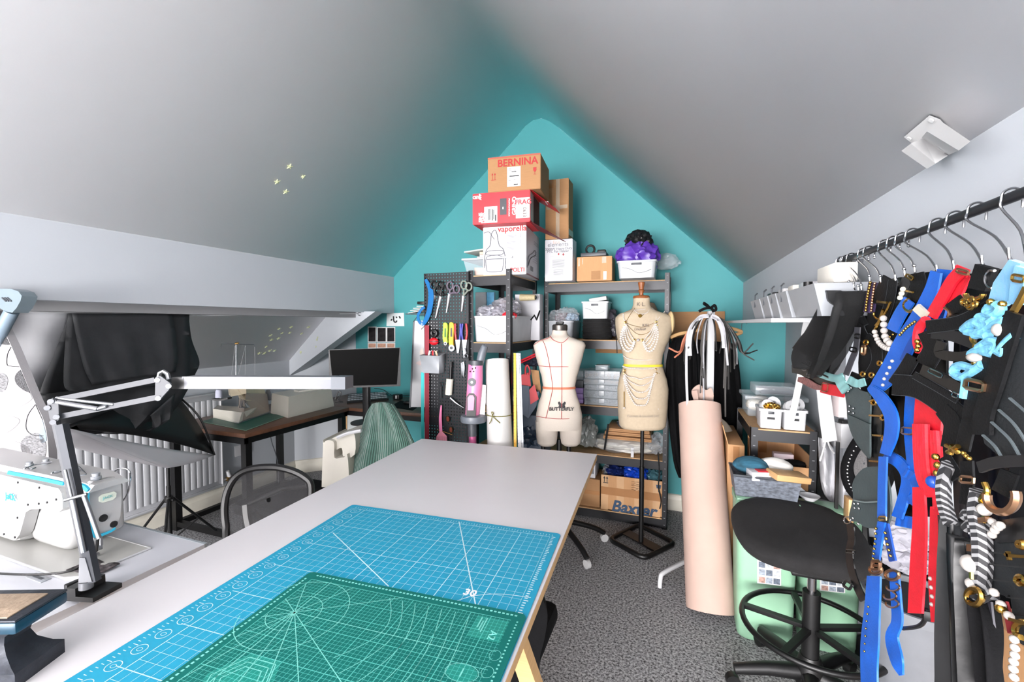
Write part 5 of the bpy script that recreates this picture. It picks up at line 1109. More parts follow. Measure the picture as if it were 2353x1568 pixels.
def rotary(label, x, y0, y1, mat, blade):
    T = thing('rotary_cutter', label, 'cutter', t1(x, y1), group='rotary cutters on the pegboard'); w_ = 5.5
    part(T, 'handle', pxpoly(MB(), cr2([(x-4, y0), (x+4, y0+1), (x+w_, y0+14), (x+4, y1-20), (x+5, y1-8), (x-3, y1-8), (x-6, y1-22), (x-5, y0+14)], 4, True), t2, .014), mat, smooth=30)
    b = MB(); cc = t2(x+1, y1-6); b.cyl(cc+V((0, -.004, 0)), cc+V((0, .006, 0)), blade, n=18); part(T, 'blade', b, M('scissor_steel', (214, 214, 218), .3, .7))
    b = MB(); b.cyl(cc+V((0, -.008, 0)), cc, blade*.45, n=12); part(T, 'screw', b, DGRP)
    part(T, 'grip', pxpoly(MB(), [(x-1.5, y0+12), (x+1.5, y0+12), (x+2, y0+32), (x-2, y0+32)], plane((0, PY-.0235, 0), (0, 1, 0)), .003), M('dark_green_grip', (70, 110, 50), .5) if mat is LIMEP else DGRP)
rotary('lime green rotary cutter on the pegboard', 1023, 743, 796, LIMEP, .012); rotary('yellow rotary cutter on the pegboard', 1037, 742, 806, YELP, .022)
def pliers(label, x, y0, ym, y1, s):
    T = thing('pliers', label, 'pliers', t1(x, y1), group='pliers on the pegboard')
    for k in (-1, 1):
        b = MB(); pxtube(b, [(x+k*(5+s), y0), (x+k*6, y0+20), (x+k*4, ym)], .0065, t2, 5, 8); part(T, 'handle', b, REDP if k*s < 0 or s == 0 else M('violet_blue_plastic', (56, 60, 160), .4))
    b = MB(); pxpoly(b, [(x-6, ym), (x+6, ym), (x+4, ym+16), (x+2, y1), (x-2, y1), (x-4, ym+16)], t1, .010); part(T, 'jaw', b, STEEL, smooth=30)
pliers('red and blue handled pliers, left of the pair on the pegboard', 1052, 744, 781, 812, 1); pliers('red and blue handled pliers, right of the pair on the pegboard', 1067, 744, 781, 822, -1)
b = MB(); b.tube(circ(t2(1071, 819), .012, 14), .004, 6, True); b.tube([t2(1071, 812), t2(1068, 800)], .003, 6); solo('key_ring', 'small steel ring tool hanging below the pliers', 'ring', b, STEEL)
b = MB(); pxstrip(b, [(1064, 832, 5), (1066, 846, 4), (1065, 866, 1)], 4, t1, .003); pxstrip(b, [(1061, 834, 4), (1062, 848, 4), (1062, 864, 1)], 4, t1, .003); solo('thread_snips', 'small steel thread snips on the lower pegboard', 'snips', b, STEEL)
a, c = t2(977, 812), t2(1021, 857)
T = thing('pegboard_bin', 'small grey bin of notions hooked on the pegboard', 'bin', ((a.x+c.x)/2, PY-.05, c.z)); b = MB(); dd = (c.x-a.x)
b.loft([[(a.x+.012, PY-.004, c.z), (c.x-.014, PY-.004, c.z), (c.x-.014, PY-.07, c.z), (a.x+.012, PY-.07, c.z)], [(a.x, PY-.004, a.z), (c.x, PY-.004, a.z), (c.x, PY-.09, a.z-.01), (a.x, PY-.09, a.z-.01)]], cap=False); b.quad((a.x+.012, PY-.004, c.z), (c.x-.014, PY-.004, c.z), (c.x-.014, PY-.07, c.z), (a.x+.012, PY-.07, c.z)); part(T, 'body', b, GRYP, smooth=20, solid=.003)
for k, (f, mt_) in enumerate(((.3, PAPER), (.5, REDP), (.7, M('peach_card', (0, 0, 0))))): part(T, 'contents', MB().box((a.x+dd*f, PY-.045, a.z-.005), (.014, .004, .05), .001, Matrix.Rotation(.3-.3*k, 3, 'Y')), mt_)
T = thing('lint_roller', 'white lint roller with black handle on the pegboard', 'lint roller', t1(1032, 908)); b = MB(); b.cyl(t2(1037, 832), t2(1035, 872), .009, n=12); part(T, 'handle', b, BLKP); b = MB(); b.cyl(t2(1034, 871), t2(1031, 907), .024, n=18); part(T, 'roll', b, M('cream_sticky_paper', (232, 230, 216), .6))
b = MB(); b.tube(circ(t2(1013, 883), .011, 14), .003, 6, True); b.tube([t2(1013, 888), t2(1013, 915)], .005, 6); b.tube([t2(1012, 890), t2(1008, 910)], .003, 6); solo('seam_ripper', 'small dark embroidery scissors on the lower pegboard', 'scissors', b, GRYM)
b = MB(); b.tube([t2(1035, 915), t2(1046, 925), t2(1056, 932), t2(1066, 938)], [.009, .008, .003, .002], 8); solo('awl', 'silver-handled awl lying across the lower pegboard', 'awl', b, STEEL)
T = thing('pink_tassel', 'pink ribbon tassel hanging on the lower pegboard', 'tassel', t1(1014, 1012)); b = MB(); pxstrip(b, [(1014, 932, 3), (1012, 960, 6), (1013, 992, 7)], 5, t2, .003); part(T, 'ribbon', b, PINKP)
b = MB(); 
for k in range(14): b.tube([t2(1013, 990), t2(1004+k*1.7, 1003), t2(1002+k*1.9, 1016)], .0025, 4)
part(T, 'fringe', b, M('pale_pink_thread', (236, 156, 176), .7), kind='stuff')
T = thing('sunglasses', 'rose-gold sunglasses hanging at the bottom of the pegboard', 'sunglasses', t1(1034, 1000))
for x, y in ((1029, 963), (1036, 988)): b = MB(); b.tube(circ(t2(x, y), .018, 16, ((.6, 0, .2), (-.2, 0, 1))), .002, 5, True); part(T, 'rim', b, GOLD); b = MB(); b.prism(circ(t2(x, y), .017, 16, ((.6, 0, .2), (-.2, 0, 1))), (0, .002, 0)); part(T, 'lens', b, M('brown_lens', (110, 54, 48), .2), smooth=0)
b = MB(); pxtube(b, [(1004, 988), (1018, 992), (1040, 1000)], .0015, t2); part(T, 'temple', b, GOLD)
b = MB(); pxstrip(b, [(981, 748), (981, 880), (981, 1050)], 10, t2, .002); solo('red_ruler', 'long translucent red ruler standing along the pegboard edge', 'ruler', b, M('red_acrylic', (150, 54, 66), .25, alpha=.88))
b = MB(); pxstrip(b, [(971, 856), (971, 950), (971, 1050)], 6.5, t1, .002); solo('teal_ruler', 'teal strip ruler beside the red ruler', 'ruler', b, TEALP)
# whiteboard and paper rack left of pegboard
pw = plane((0, 2.95, 0), (0, 1, 0.06))
T = thing('whiteboard', 'tall white board standing on the desk left of the pegboard', 'whiteboard', V((*pw(955, 935).xy, DZ)))
part(T, 'board', pxpoly(MB(), [(953, 738), (1005, 736), (1005, 936), (944, 936)], pw, .012), WHTP, smooth=0); b = MB(); pxstrip(b, [(952, 738), (948, 840), (943, 937)], 2.4, pw, .02); part(T, 'frame', b, STEEL)
p5_ = plane((0, 2.945, 0), (0, 1, 0.06)); part(T, 'decal', pxpoly(MB(), [(966, 803), (972, 800), (974, 818), (968, 820), (964, 812)], p5_, .001), M('beige_decal', (232, 216, 206), .6), smooth=0); part(T, 'decal', pxpoly(MB(), [(958, 832), (974, 826), (974, 838), (964, 840), (955, 836)], p5_, .001), M('pink_beige_decal', (220, 200, 198), .6), smooth=0)
T = thing('paper_tray', 'small wire tray with cream papers by the pegboard edge', 'tray', pp(955, 722)); pz_ = plane((0, 2.66, 0), (0, 1, 0))
b = MB(); b.tube([pz_(950, 740), pz_(960, 726), pz_(982, 726), pz_(980, 742)], .003, 6); b.tube([pz_(968, 757), pz_(975, 750), pz_(980, 757)], .0025, 6); b.bx(pz_(936, 720).x, pz_(985, 720).x, 2.635, 2.80, pz_(950, 723).z, pz_(950, 721).z); part(T, 'wire', b, DGRP)
for k in range(4): b = MB(); b.box(pz_(955+3*k, 717-4.2*k)+V((0, .05, 0)), (.11-.012*k, .12, .004), 0, Matrix.Rotation(-.12+.05*k, 3, 'Y') @ Matrix.Rotation(.2*k-.2, 3, 'Z')); part(T, 'sheet', b, M('cream_paper', (236, 232, 222), .8))
b = MB(); b.box(pz_(962, 696)+V((0, .05, 0)), (.06, .05, .02), .004); part(T, 'clip', b, BLKP)

# ---------------------------------------------------------------- vacuum, rolls, rulers
pv = lambda x, y: at(x, y, D=2.62)
T = thing('vacuum_cleaner', 'pink upright stick vacuum cleaner standing in front of the narrow rack', 'vacuum cleaner', V((*at(1085, 1020, D=2.62).xy, 0)))
def vt(m, pts, r, n=14, flat=1): m.tube([pv(*p) for p in pts], r, n, flat=flat); return m
part(T, 'body', vt(MB(), [(1093, 838), (1092, 870), (1089, 910), (1085, 958)], [.043, .046, .045, .042], 20), PINKP)
part(T, 'top_cap', vt(MB(), [(1094, 829), (1094, 840)], .045, 20), DGRP)
part(T, 'handle', vt(MB(), [(1103, 833), (1108, 812), (1113, 798), (1108, 794)], [.024, .025, .022, .015], 12), M('blue_grey_handle', (104, 110, 118), .4))
c = pv(1086, 877)-FW*.044; b = MB(); b.cyl(c-FW*.006, c+FW*.02, .024, n=20); part(T, 'dial', b, DGRP); part(T, 'lock_mark', MB().cyl(c-FW*.009, c, .008, n=10), WHTP)
b = MB(); 
for x, y in ((1087, 847), (1094, 845), (1082, 853), (1090, 853)): b.ball(pv(x, y)-FW*.044, .0045, 6, 4)
part(T, 'buttons', b, BLKP, kind='stuff')
b = MB(); b.loft([[pv(x, y)-FW*d for x, y in ((1074, 910), (1080, 902), (1090, 902), (1096, 910), (1094, 962), (1073, 962))] for d in (.03, .048)]); part(T, 'recess', b, BLKP, smooth=20)
b = MB(); b.loft([[pv(x, y)-FW*d for x, y in ((1077, 912), (1081, 906), (1089, 906), (1092, 912), (1090, 940), (1077, 940))] for d in (.03, .055)]); part(T, 'slider', b, PINKP, smooth=20)
b = MB(); pxpoly(b, [(1107, 884), (1117, 886), (1114, 955), (1101, 958)], pv, .012); part(T, 'clear_cup', b, M('speckled_clear', (222, 214, 216), .3, var=.2, vs=160))
b = MB(); b.lathe([(.05, 0), (.075, .008), (.078, .03), (.074, .045), (.05, .05)], pv(1088, 972), 24); part(T, 'collar', b, M('blue_grey_handle', (0, 0, 0)))
part(T, 'lower_tube', vt(MB(), [(1085, 968), (1086, 1002)], .028, 16), DGRP)
bt = pv(1086, 1000); part(T, 'wand', MB().cyl(bt, V((bt.x, bt.y, .06)), .023, n=16), M('pink_metal', (214, 110, 160), .3, .5)); part(T, 'floor_head', MB().box((bt.x, bt.y-.02, .035), (.24, .10, .07), .02), DGRP)
def pole(px1, px2, y1, D, r):
    a = at((px1+px2)/2, y1, D=D); return V((a.x, a.y, 0)), a
a = at(1142, 828, D=2.70); b_ = at(1149, 1024, D=2.60); bb = a+(b_-a)*(a.z/(a.z-b_.z))
T = thing('film_roll', 'thick white fabric roll tied with olive string, standing by the narrow rack', 'fabric roll', V((bb.x, bb.y, 0)))
rw_ = .076; WR = M('white_vinyl_roll', (210, 209, 206), .5, var=.02, bump=.12, bs=8)
part(T, 'roll', MB().tube([V((bb.x, bb.y, 0.002)), a.lerp(bb, .5), a], [rw_, rw_, rw_*.94], 28), WR)
b = MB(); d = (a-bb).normalized(); 
for k in range(4): b.tube(circ(a+d*.002, rw_*(.85-.18*k), 24, ((1, 0, 0), (0, 1, 0))), .002, 4, True)
part(T, 'spiral_edge', b, GRYP)
cst = a.lerp(bb, (a.z-at(1145, 952, D=2.63).z)/a.z); b = MB(); b.tube(circ(cst, rw_+.002, 28, ((1, 0, 0), (0, 1, 0))), .0028, 5, True); part(T, 'string', b, M('olive_string', (112, 106, 40), .8))
b = MB(); pk = lambda x, y: at(x, y, D=2.63)-FW*.082
for pts in ([(1133, 950), (1130, 962), (1126, 968)], [(1133, 950), (1140, 958), (1150, 967)], [(1133, 950), (1135, 944), (1131, 942), (1133, 950)]): pxtube(b, pts, .0028, pk, 4, 5)
part(T, 'bow', b, M('olive_string', (0, 0, 0)))
def stick(name, label, cat, x0, x1, y0, xb0, xb1, yb, D0, D1, mat, th=.006):
    A, B = at(x0, y0, D=D0), at(x1, y0, D=D0); C2, D2 = at(xb0, yb, D=D1), at(xb1, yb, D=D1); k = A.z/(A.z-C2.z)
    C2, D2 = A+(C2-A)*k, B+(D2-B)*k; m = MB(); m.strip([A, C2], [B, D2], th); T = thing(name, label, cat, (C2+D2)/2); part(T, 'blade', m, mat, smooth=0); return T, A, B, C2, D2
for nm, lb, x0, x1, xb0, xb1, mt_ in (('yellow_ruler', 'long yellow ruler leaning beside the white roll', 1180, 1185.5, 1180.5, 1187, YELP), ('metre_ruler', 'long white ruler leaning right of the yellow ruler', 1186, 1192, 1190, 1198, PAPER), ('metre_ruler', 'narrow steel ruler leaning against the long white ruler', 1192.5, 1196, 1198.5, 1203, STEEL)):
    T, A, B, C2, D2 = stick(nm, lb, 'ruler', x0, x1, 812, xb0, xb1, 1024, 2.66, 2.58, mt_); m = MB()
    for k in range(60):
        f = .01+k*.0155; p, q = A.lerp(C2, f), B.lerp(D2, f); e = (C2-A).normalized()*.0012; m.quad(p-FW*.0045, p.lerp(q, .35 if k % 5 else .6)-FW*.0045, p.lerp(q, .35 if k % 5 else .6)-FW*.0045+e, p-FW*.0045+e)
    part(T, 'graduation', m, INK, kind='stuff', smooth=0)
T = thing('document_box', 'grey card file box with red folders next to the rulers', 'box', at(1215, 965, D=2.95)); pd = lambda x, y: at(x, y, D=2.92)
part(T, 'side', pxpoly(MB(), [(1197, 885), (1216, 888), (1214, 962), (1197, 950)], pd, .01), M('slate_card', (84, 96, 112), .6), smooth=0); part(T, 'front', pxpoly(MB(), [(1216, 905), (1239, 900), (1232, 935), (1214, 962)], pd, .12), M('slate_card', (0, 0, 0)), smooth=0)
part(T, 'folder', pxpoly(MB(), [(1197, 862), (1217, 856), (1220, 888), (1197, 892)], plane(pd(1200, 880)+FW*.02, FW), .02), RBOX, smooth=0); part(T, 'folder', pxpoly(MB(), [(1216, 896), (1228, 884), (1238, 918), (1219, 930)], plane(pd(1200, 880)-FW*.004, FW), .01), M('red_white_folder', (210, 60, 66), .5), smooth=0)
b = MB(); pxtube(b, [(1207, 862), (1208, 845), (1212, 840), (1217, 850), (1217, 862)], .006, pd); part(T, 'handle', b, REDP)
part(T, 'card', pxpoly(MB(), [(1220, 850), (1238, 852), (1244, 905), (1226, 890)], plane(pd(1200, 880)+FW*.06, FW), .02), CARD, smooth=0)
b = MB(); b.bx(-1.02, -.80, 2.95, 3.15, .452, .80, .004) if False else None
sb_ = at(1217, 965, D=2.96); part(T, 'box_base', MB().bx(-.985, -.83, 2.80, 3.0, .0, sb_.z+.03, .006), M('slate_card', (0, 0, 0)))
solo('dark_fabric', 'dark navy folded fabric above the red folders', 'fabric', crumple(at(1222, 832, D=3.05), (.06, .06, .03), 71, .5), M('navy_fabric', (34, 40, 58), .8)); b = MB(); b.tube([at(1195, 830, D=2.98), at(1232, 813, D=3.0)], .006, 6); b.tube([at(1195, 835, D=2.98), at(1232, 818, D=3.0)], .005, 6); solo('red_ropes', 'pair of red cords lying above the red folders', 'cord', b, REDS)
solo('blue_packets', 'dark blue plastic packets below the file box', 'packets', crumple(at(1222, 1000, D=3.02), (.10, .06, .10), 73, .6, 3), M('dark_blue_film', (44, 60, 80), .25, bump=.4, bs=30))
solo('white_packets', 'white plastic bag on the shelf behind the vacuum', 'bag', crumple((-1.16, 2.85, .93), (.11, .1, .07), 74, .5), WHTP)
b = MB(); b.box((-1.2, 2.8, .53), (.2, .22, .15), .004); T = thing('cardboard_box', 'small brown carton low on the narrow rack behind the vacuum', 'box', (-1.2, 2.8, .452)); part(T, 'body', b, CARD); part(T, 'tape', MB().bx(-1.22, -1.18, 2.688, 2.691, .46, .6), TAPE)

# ---------------------------------------------------------------- dress forms
class Form:
    def __init__(s, rows, D0):
        s.rows = rows; s.D0 = D0
    def row(s, y):
        R = s.rows
        if y <= R[0][0]: return R[0][1:]
        for a, b in zip(R, R[1:]):
            if a[0] <= y <= b[0]:
                f = (y-a[0])/(b[0]-a[0]); f = f*f*(3-2*f)*.5+f*.5; return tuple(a[i]+(b[i]-a[i])*f for i in (1, 2, 3))
        return R[-1][1:]
    def S(s, x, y, e=.003):
        xc, h, d = s.row(y); q = max(-1, min(1, (x-xc)/h)); k = s.D0/F
        return at(x, y, D=s.D0-h*k*d*math.sqrt(max(0, 1-abs(q)**2.3))-e)
    def ring(s, y, n=32, sc=1.0):
        xc, h, d = s.row(y); k = s.D0/F; c = at(xc, y, D=s.D0); o = []
        for i in range(n):
            a = 2*math.pi*i/n; ca, sa = math.cos(a), math.sin(a); ex = 2/2.3
            o.append(c+RT*(abs(ca)**ex*math.copysign(1, ca)*h*k*sc)-FW*(abs(sa)**ex*math.copysign(1, sa)*h*k*d*sc))
        return o
    def loft(s, m, y0, y1, step=3):
        ys = []; y = y0
        while y < y1: ys.append(y); y += step
        ys.append(y1); m.loft([s.ring(y) for y in ys]); return m
LINEN = M('linen_cream', (206, 196, 184), .9, var=.03, vs=200, bump=.12, bs=400); LINEN2 = M('calico_cream', (194, 177, 152), .9, var=.04, vs=60, bump=.12, bs=300)
REDT = M('red_style_tape', (178, 44, 52), .7)
D1 = 2.85
f1m = Form([(757, 1286, 16, .95), (768, 1286, 18, .9), (774, 1286, 24, .85), (780, 1286, 40, .62), (786, 1286, 56, .5), (794, 1285.5, 60, .5), (815, 1285, 55, .62), (830, 1285, 51, .68), (845, 1285, 46.5, .7), (868, 1285, 40, .68), (890, 1284.5, 36.5, .68), (905, 1284.5, 40, .68), (930, 1284.5, 48, .66), (955, 1284.5, 53, .66), (975, 1284, 52, .66), (990, 1284, 51, .62)], D1)
base1 = V((*at(1285, 1020, D=D1).xy, 0))
T = thing('dress_form', 'cream linen half-body dress form with red style lines and short legs', 'dress form', base1)
body = MB(); f1m.loft(body, 757, 985)
for xc in (1256.5, 1311): 
    fl_ = Form([(968, xc, 26, .9), (985, xc, 25.5, .9), (1005, xc, 24, .9), (1018, xc, 22, .9), (1024, xc, 15, .9)], D1); fl_.loft(body, 968, 1024)
part(T, 'torso', body, LINEN, smooth=60)
cp = at(1286.5, 757, D=D1); kk = D1/F
part(T, 'neck_cap', MB().lathe([(17*kk, -.008), (17.5*kk, .0), (17.5*kk, .025), (15*kk, .032), (.001, .034)], cp, 24), M('pewter_metal', (96, 92, 88), .35, .8)); part(T, 'neck_tab', MB().box(cp+V((0, 0, .042)), (.05, .03, .018), .006), BLKP)
tl = MB()
def sline(F_, m, pts, r, k=6): m.tube([F_.S(p[0], p[1]) for p in cr2(pts, k)], r, 5)
sline(f1m, tl, [(1290, 790), (1291, 850), (1291, 900), (1290, 963)], .0016, 10); sline(f1m, tl, [(1247, 783), (1254, 800), (1263, 842), (1269, 890), (1263, 925), (1254, 962)], .0016, 8); sline(f1m, tl, [(1325, 783), (1322, 810), (1318, 845), (1312, 890), (1319, 925), (1325, 962)], .0016, 8)
sline(f1m, tl, [(1238, 841), (1262, 843), (1290, 843), (1315, 843), (1332, 842)], .0016); sline(f1m, tl, [(1232, 957), (1258, 961), (1285, 963), (1315, 962), (1337, 957)], .0016); sline(f1m, tl, [(1264, 773), (1272, 782), (1290, 788), (1302, 781), (1308, 773)], .0018); sline(f1m, tl, [(1227, 793), (1240, 784), (1255, 779), (1266, 774)], .0014)
part(T, 'style_tape', tl, REDT)
b = MB(); R0 = f1m.ring(889, 40, 1.02); b.strip([f1m.ring(888, 40, 1.02)[i % 40] for i in range(41)], [f1m.ring(893, 40, 1.02)[i % 40] for i in range(41)], .003); part(T, 'belt', b, M('terracotta_elastic', (196, 116, 84), .7))
bm_ = MB()
for sx_, pts in ((1, [(0, 0), (6, -7), (9, -5), (8, 0), (3, 2)]), (1, [(0, 2), (6, 1), (8, 5), (4, 8), (1, 6)])):
    for k in (1, -1): pxpoly(bm_, [(1291+k*p[0], 930+p[1]) for p in pts], lambda x, y: f1m.S(x, y, .004), .001)
part(T, 'butterfly_logo', bm_, INK, smooth=0); lettering(T, 'BUTTERFLY', INK, f1m.S(1290, 941, .007), RT, UPZ, .030, bold=.0008)
st = MB(); st.cyl(V((base1.x, base1.y, .12)), V((base1.x, base1.y, .70)), .016); part(T, 'pole', st, BLKM)
st = MB()
for xc in (1248, 1307): p = at(xc, 1022, D=D1); st.cyl(p, p-V((0, 0, .05)), .014)
st.box(V((base1.x, base1.y, at(1285, 1036, D=D1).z-.02)), (.18, .03, .02), .004, TH); part(T, 'leg_bracket', st, BLKM)
for k in range(5):
    a = -.75+k*1.2566; d = V((math.cos(a), math.sin(a), 0)); c = V((base1.x, base1.y, 0))
    part(T, 'foot', MB().tube(cr([c+V((0, 0, .16)), c+d*.10+V((0, 0, .145)), c+d*.24+V((0, 0, .10)), c+d*.31+V((0, 0, .06))], 4), .017, 10), BLKM); part(T, 'caster', MB().cyl(c+d*.31+V((0, 0, .028))-d.cross(UPZ)*.012, c+d*.31+V((0, 0, .028))+d.cross(UPZ)*.012, .026, n=16), M('clear_caster', (206, 206, 206), .25, alpha=.75))
D2_ = 2.88
f2m = Form([(685, 1474, 18, .95), (700, 1474, 18.5, .92), (710, 1474.5, 22, .85), (716, 1475, 36, .62), (722, 1477, 55, .5), (730, 1480, 65, .46), (745, 1480, 66, .52), (765, 1479, 62, .66), (782, 1478, 57, .74), (800, 1477.5, 49, .74), (818, 1477, 44, .72), (838, 1477, 42, .72), (852, 1477, 47, .72), (875, 1477, 54, .7), (895, 1477, 57, .7), (930, 1476.5, 56, .7), (960, 1476, 54, .7), (978, 1476, 52, .7), (984, 1476, 47, .68)], D2_)
base2 = V((*at(1473, 1235, D=D2_).xy, 0))
T = thing('dress_form', 'calico dress form wearing a pearl harness, on a square-based stand', 'dress form', base2)
part(T, 'torso', f2m.loft(MB(), 685, 984), LINEN2, smooth=60); kk = D2_/F
cp = at(1473.5, 685, D=D2_); part(T, 'neck_plate', MB().lathe([(18*kk, -.004), (19*kk, .004), (17*kk, .014), (6*kk, .018)], cp, 24), WOODR); part(T, 'finial', MB().lathe([(5*kk, .016), (4.5*kk, .03), (7.5*kk, .05), (5*kk, .056), (8*kk, .10), (7*kk, .104), (.001, .105)], cp, 18), WOODR)
b = MB(); pc_ = at(1541, 742, D=D2_-.02); b.ball(pc_, (.02, .05, .075), 14, 10, Matrix.Rotation(TH, 3, 'Z')); part(T, 'arm_plate', b, M('ochre_calico', (206, 178, 132), .9))
st = MB(); st.cyl(V((base2.x, base2.y, .02)), V((base2.x, base2.y, .52)), .0155).cyl(V((base2.x, base2.y, .48)), V((base2.x, base2.y, .80)), .012); part(T, 'pole', st, BLKM)
cr4 = [at(x, y, Z=.018) for x, y in ((1400, 1240), (1480, 1284), (1552, 1249), (1467, 1206))]; rr_ = []
for i in range(4):
    p, q, r_ = cr4[i-1], cr4[i], cr4[(i+1) % 4]; rr_ += [q+(p-q)*.12, q+(p-q)*.04+(r_-q)*.04, q+(r_-q)*.12]
part(T, 'base_frame', MB().tube(rr_, .016, 10, True), BLKM)
m1, m2 = (cr4[0]+cr4[3])/2, (cr4[1]+cr4[2])/2; e = (cr4[3]-cr4[0]).normalized()*.04; part(T, 'base_plate', MB().prism([m1-e, m2-e, m2+e, m1+e], (0, 0, .006)), BLKM, smooth=0)
lettering(T, 'K·L.', M('faded_stamp', (120, 108, 100), .8), f2m.S(1473, 700, .008), RT, UPZ, .036); lettering(T, 'Kennett & Lindsell Ltd', M('faint_stamp', (176, 164, 148), .8), f2m.S(1477, 957, .008), RT, UPZ, .022); lettering(T, 'K&L', M('faded_stamp', (0, 0, 0)), f2m.S(1484, 748, .012), RT, UPZ, .026); lettering(T, 'Lindsell', M('faded_stamp', (0, 0, 0)), f2m.S(1470, 757, .014), RT, UPZ, .024, italic=.2)
b = MB(); b.strip([f2m.ring(837, 40, 1.02)[i % 40] for i in range(41)], [f2m.ring(842, 40, 1.02)[i % 40] for i in range(41)], .003); part(T, 'measuring_tape', b, M('yellow_tape', (226, 210, 60), .6))
T = thing('pearl_harness', 'pearl and gold chain harness worn by the calico dress form', 'harness', f2m.S(1477, 984))
def beads(F_, m, pts, r, gap=1.9, e=.008, k=8):
    P = [F_.S(p[0], p[1], e) for p in cr2(pts, k)]; acc = 0; m.ball(P[0], r, 6, 4)
    for a, b in zip(P, P[1:]):
        L_ = (b-a).length; acc += L_
        while acc > r*gap: acc -= r*gap; m.ball(a.lerp(b, 1-acc/L_ if L_ else 0), r, 6, 4)
for s in (0, 1):
    mx = (lambda x: x) if s == 0 else (lambda x: 2*1467-x+.0)
    out = [(1436, 746), (1428, 765), (1427, 785), (1434, 802), (1444, 808), (1453, 801), (1458, 785)]; inn = [(1439, 746), (1443, 757), (1448, 768), (1453, 776), (1456, 781), (1457, 782), (1458, 783)]
    for j in range(5):
        f = j/4; b = MB(); pts = [(o[0]*(1-f)+i_[0]*f, o[1]*(1-f)+i_[1]*f) for o, i_ in zip(out, inn)]
        if s: pts = [(1478+(1458-x)+0, y) for x, y in pts]; pts = [(x+(1508-1500)*(785-y)/45 if y < 785 else x, y) for x, y in pts]
        beads(f2m, b, pts, .0085-.0011*j, e=.009); part(T, 'pearl_strand', b, PEARL)
def chain(pts, r=.0012, mt=GOLD, nm='chain'): b = MB(); sline(f2m, b, pts, r); part(T, nm, b, mt)
for pts in ([(1437, 741), (1450, 747), (1478, 752), (1508, 740)], [(1438, 744), (1465, 768), (1490, 764), (1508, 742)], [(1437, 744), (1447, 765), (1457, 780)], [(1508, 742), (1495, 768), (1478, 781)], [(1456, 712), (1447, 725), (1438, 740)], [(1457, 708), (1466, 724), (1471, 728), (1480, 722), (1492, 706)]): chain(pts)
for pts, r in (([(1432, 722), (1433, 732), (1437, 740)], .004), ([(1527, 717), (1516, 728), (1508, 739)], .004), ([(1498, 708), (1506, 716), (1508, 738)], .003), ([(1432, 818), (1445, 825), (1475, 828), (1505, 826), (1520, 818)], .0035), ([(1431, 842), (1445, 846), (1478, 848), (1505, 846), (1520, 840)], .0045), ([(1457, 713), (1474, 712), (1492, 709)], .0028), ([(1459, 715), (1470, 722), (1485, 720), (1492, 712)], .003)):
    b = MB(); beads(f2m, b, pts, r, 1.95, .005); part(T, 'pearl_strand', b, PEARL)
b = MB(); c = f2m.S(1471, 726, .008); b.cyl(c, c+FW*.003, .012, n=18); part(T, 'pendant', b, GOLD)
for x, y in ((1437, 741), (1437, 749), (1508, 740), (1508, 748), (1458, 782), (1476, 782), (1435, 852), (1435, 859), (1507, 850), (1508, 858), (1512, 860)):
    b = MB(); b.tube(circ(f2m.S(x, y, .01), .0065, 10, (RT, UPZ)), .0026, 5, True); part(T, 'gold_ring', b, GOLD)
b = MB(); b.ball(f2m.S(1466.5, 782, .01), .009, 10, 6); part(T, 'centre_pearl', b, M('grey_pearl', (176, 170, 172), .2, coat=.6))
for j in range(5):
    b = MB(); yb = 872+j*15; x0, x1 = 1434-.2*j, 1508-1.2*j; pts = [(x0, 858+3*j), (x0+9, 858+(yb-858)*.55), (1458, yb-4), (1472, yb), (1486, yb-4), (x1-9, 858+(yb-858)*.55), (x1, 858)]
    beads(f2m, b, pts, .0044+.0005*j, 2.0, .009); part(T, 'pearl_strand', b, PEARL)
for x, y0, y1 in ((1434, 862, 902), (1512, 862, 884)): b = MB(); beads(f2m, b, [(x, y0), (x, (y0+y1)/2), (x, y1)], .0032, 2.2); part(T, 'pearl_strand', b, PEARL)
for x, y0, y1 in ((1434, 900, 938), (1512, 884, 940)): b = MB(); b.cyl(f2m.S(x, y0, .01), f2m.S(x, y1, .01), .0028, n=8); part(T, 'tassel_bar', b, GOLD); b = MB(); b.ball(f2m.S(x, y1, .01), .007, 8, 6); part(T, 'tassel_pearl', b, PEARL)
b = MB(); pxtube(b, [(1412, 725), (1414, 760), (1417, 785), (1418, 812)], .003, lambda x, y: at(x, y, D=2.80)); solo('hanging_rope', 'black cord hanging beside the pearl dress form shoulder', 'cord', b, BLKP)

# ---------------------------------------------------------------- white clothes rail, cord bundle, coats, pink roll
rp = at(1634, 715, D=2.60)
T = thing('clothes_rail', 'white metal clothes rail stand behind the pink roll', 'clothes rail', V((rp.x, rp.y, 0)))
part(T, 'post', MB().box(V((rp.x, rp.y, (rp.z+.05)/2)), (.040, .022, rp.z-.05), .004, TH), WHTP); part(T, 'sleeve', MB().box(V((rp.x, rp.y, .40)), (.048, .030, .70), .004, TH), WHTP)
fa = at(1516, 1352, Z=.0); fb = at(1530, 1318, Z=.045)
fd = (V((rp.x, rp.y, 0))-V((fa.x, fa.y, 0))); fd = fd/fd.length
P = [V((fa.x, fa.y, .004)), V((fa.x, fa.y, .05))+fd*.005, V((fa.x, fa.y, .075))+fd*.03, V((fa.x, fa.y, .078))+fd*.2, V((rp.x, rp.y, .07))]
part(T, 'foot', MB().tube(cr(P, 5), .012, 10), WHTP); Q = [V((rp.x, rp.y, .07))]+[V((rp.x, rp.y, z))+fd*d for d, z in ((.2, .078), (.3, .07), (.32, .005))]; part(T, 'foot', MB().tube(cr(Q, 5), .012, 10), WHTP)
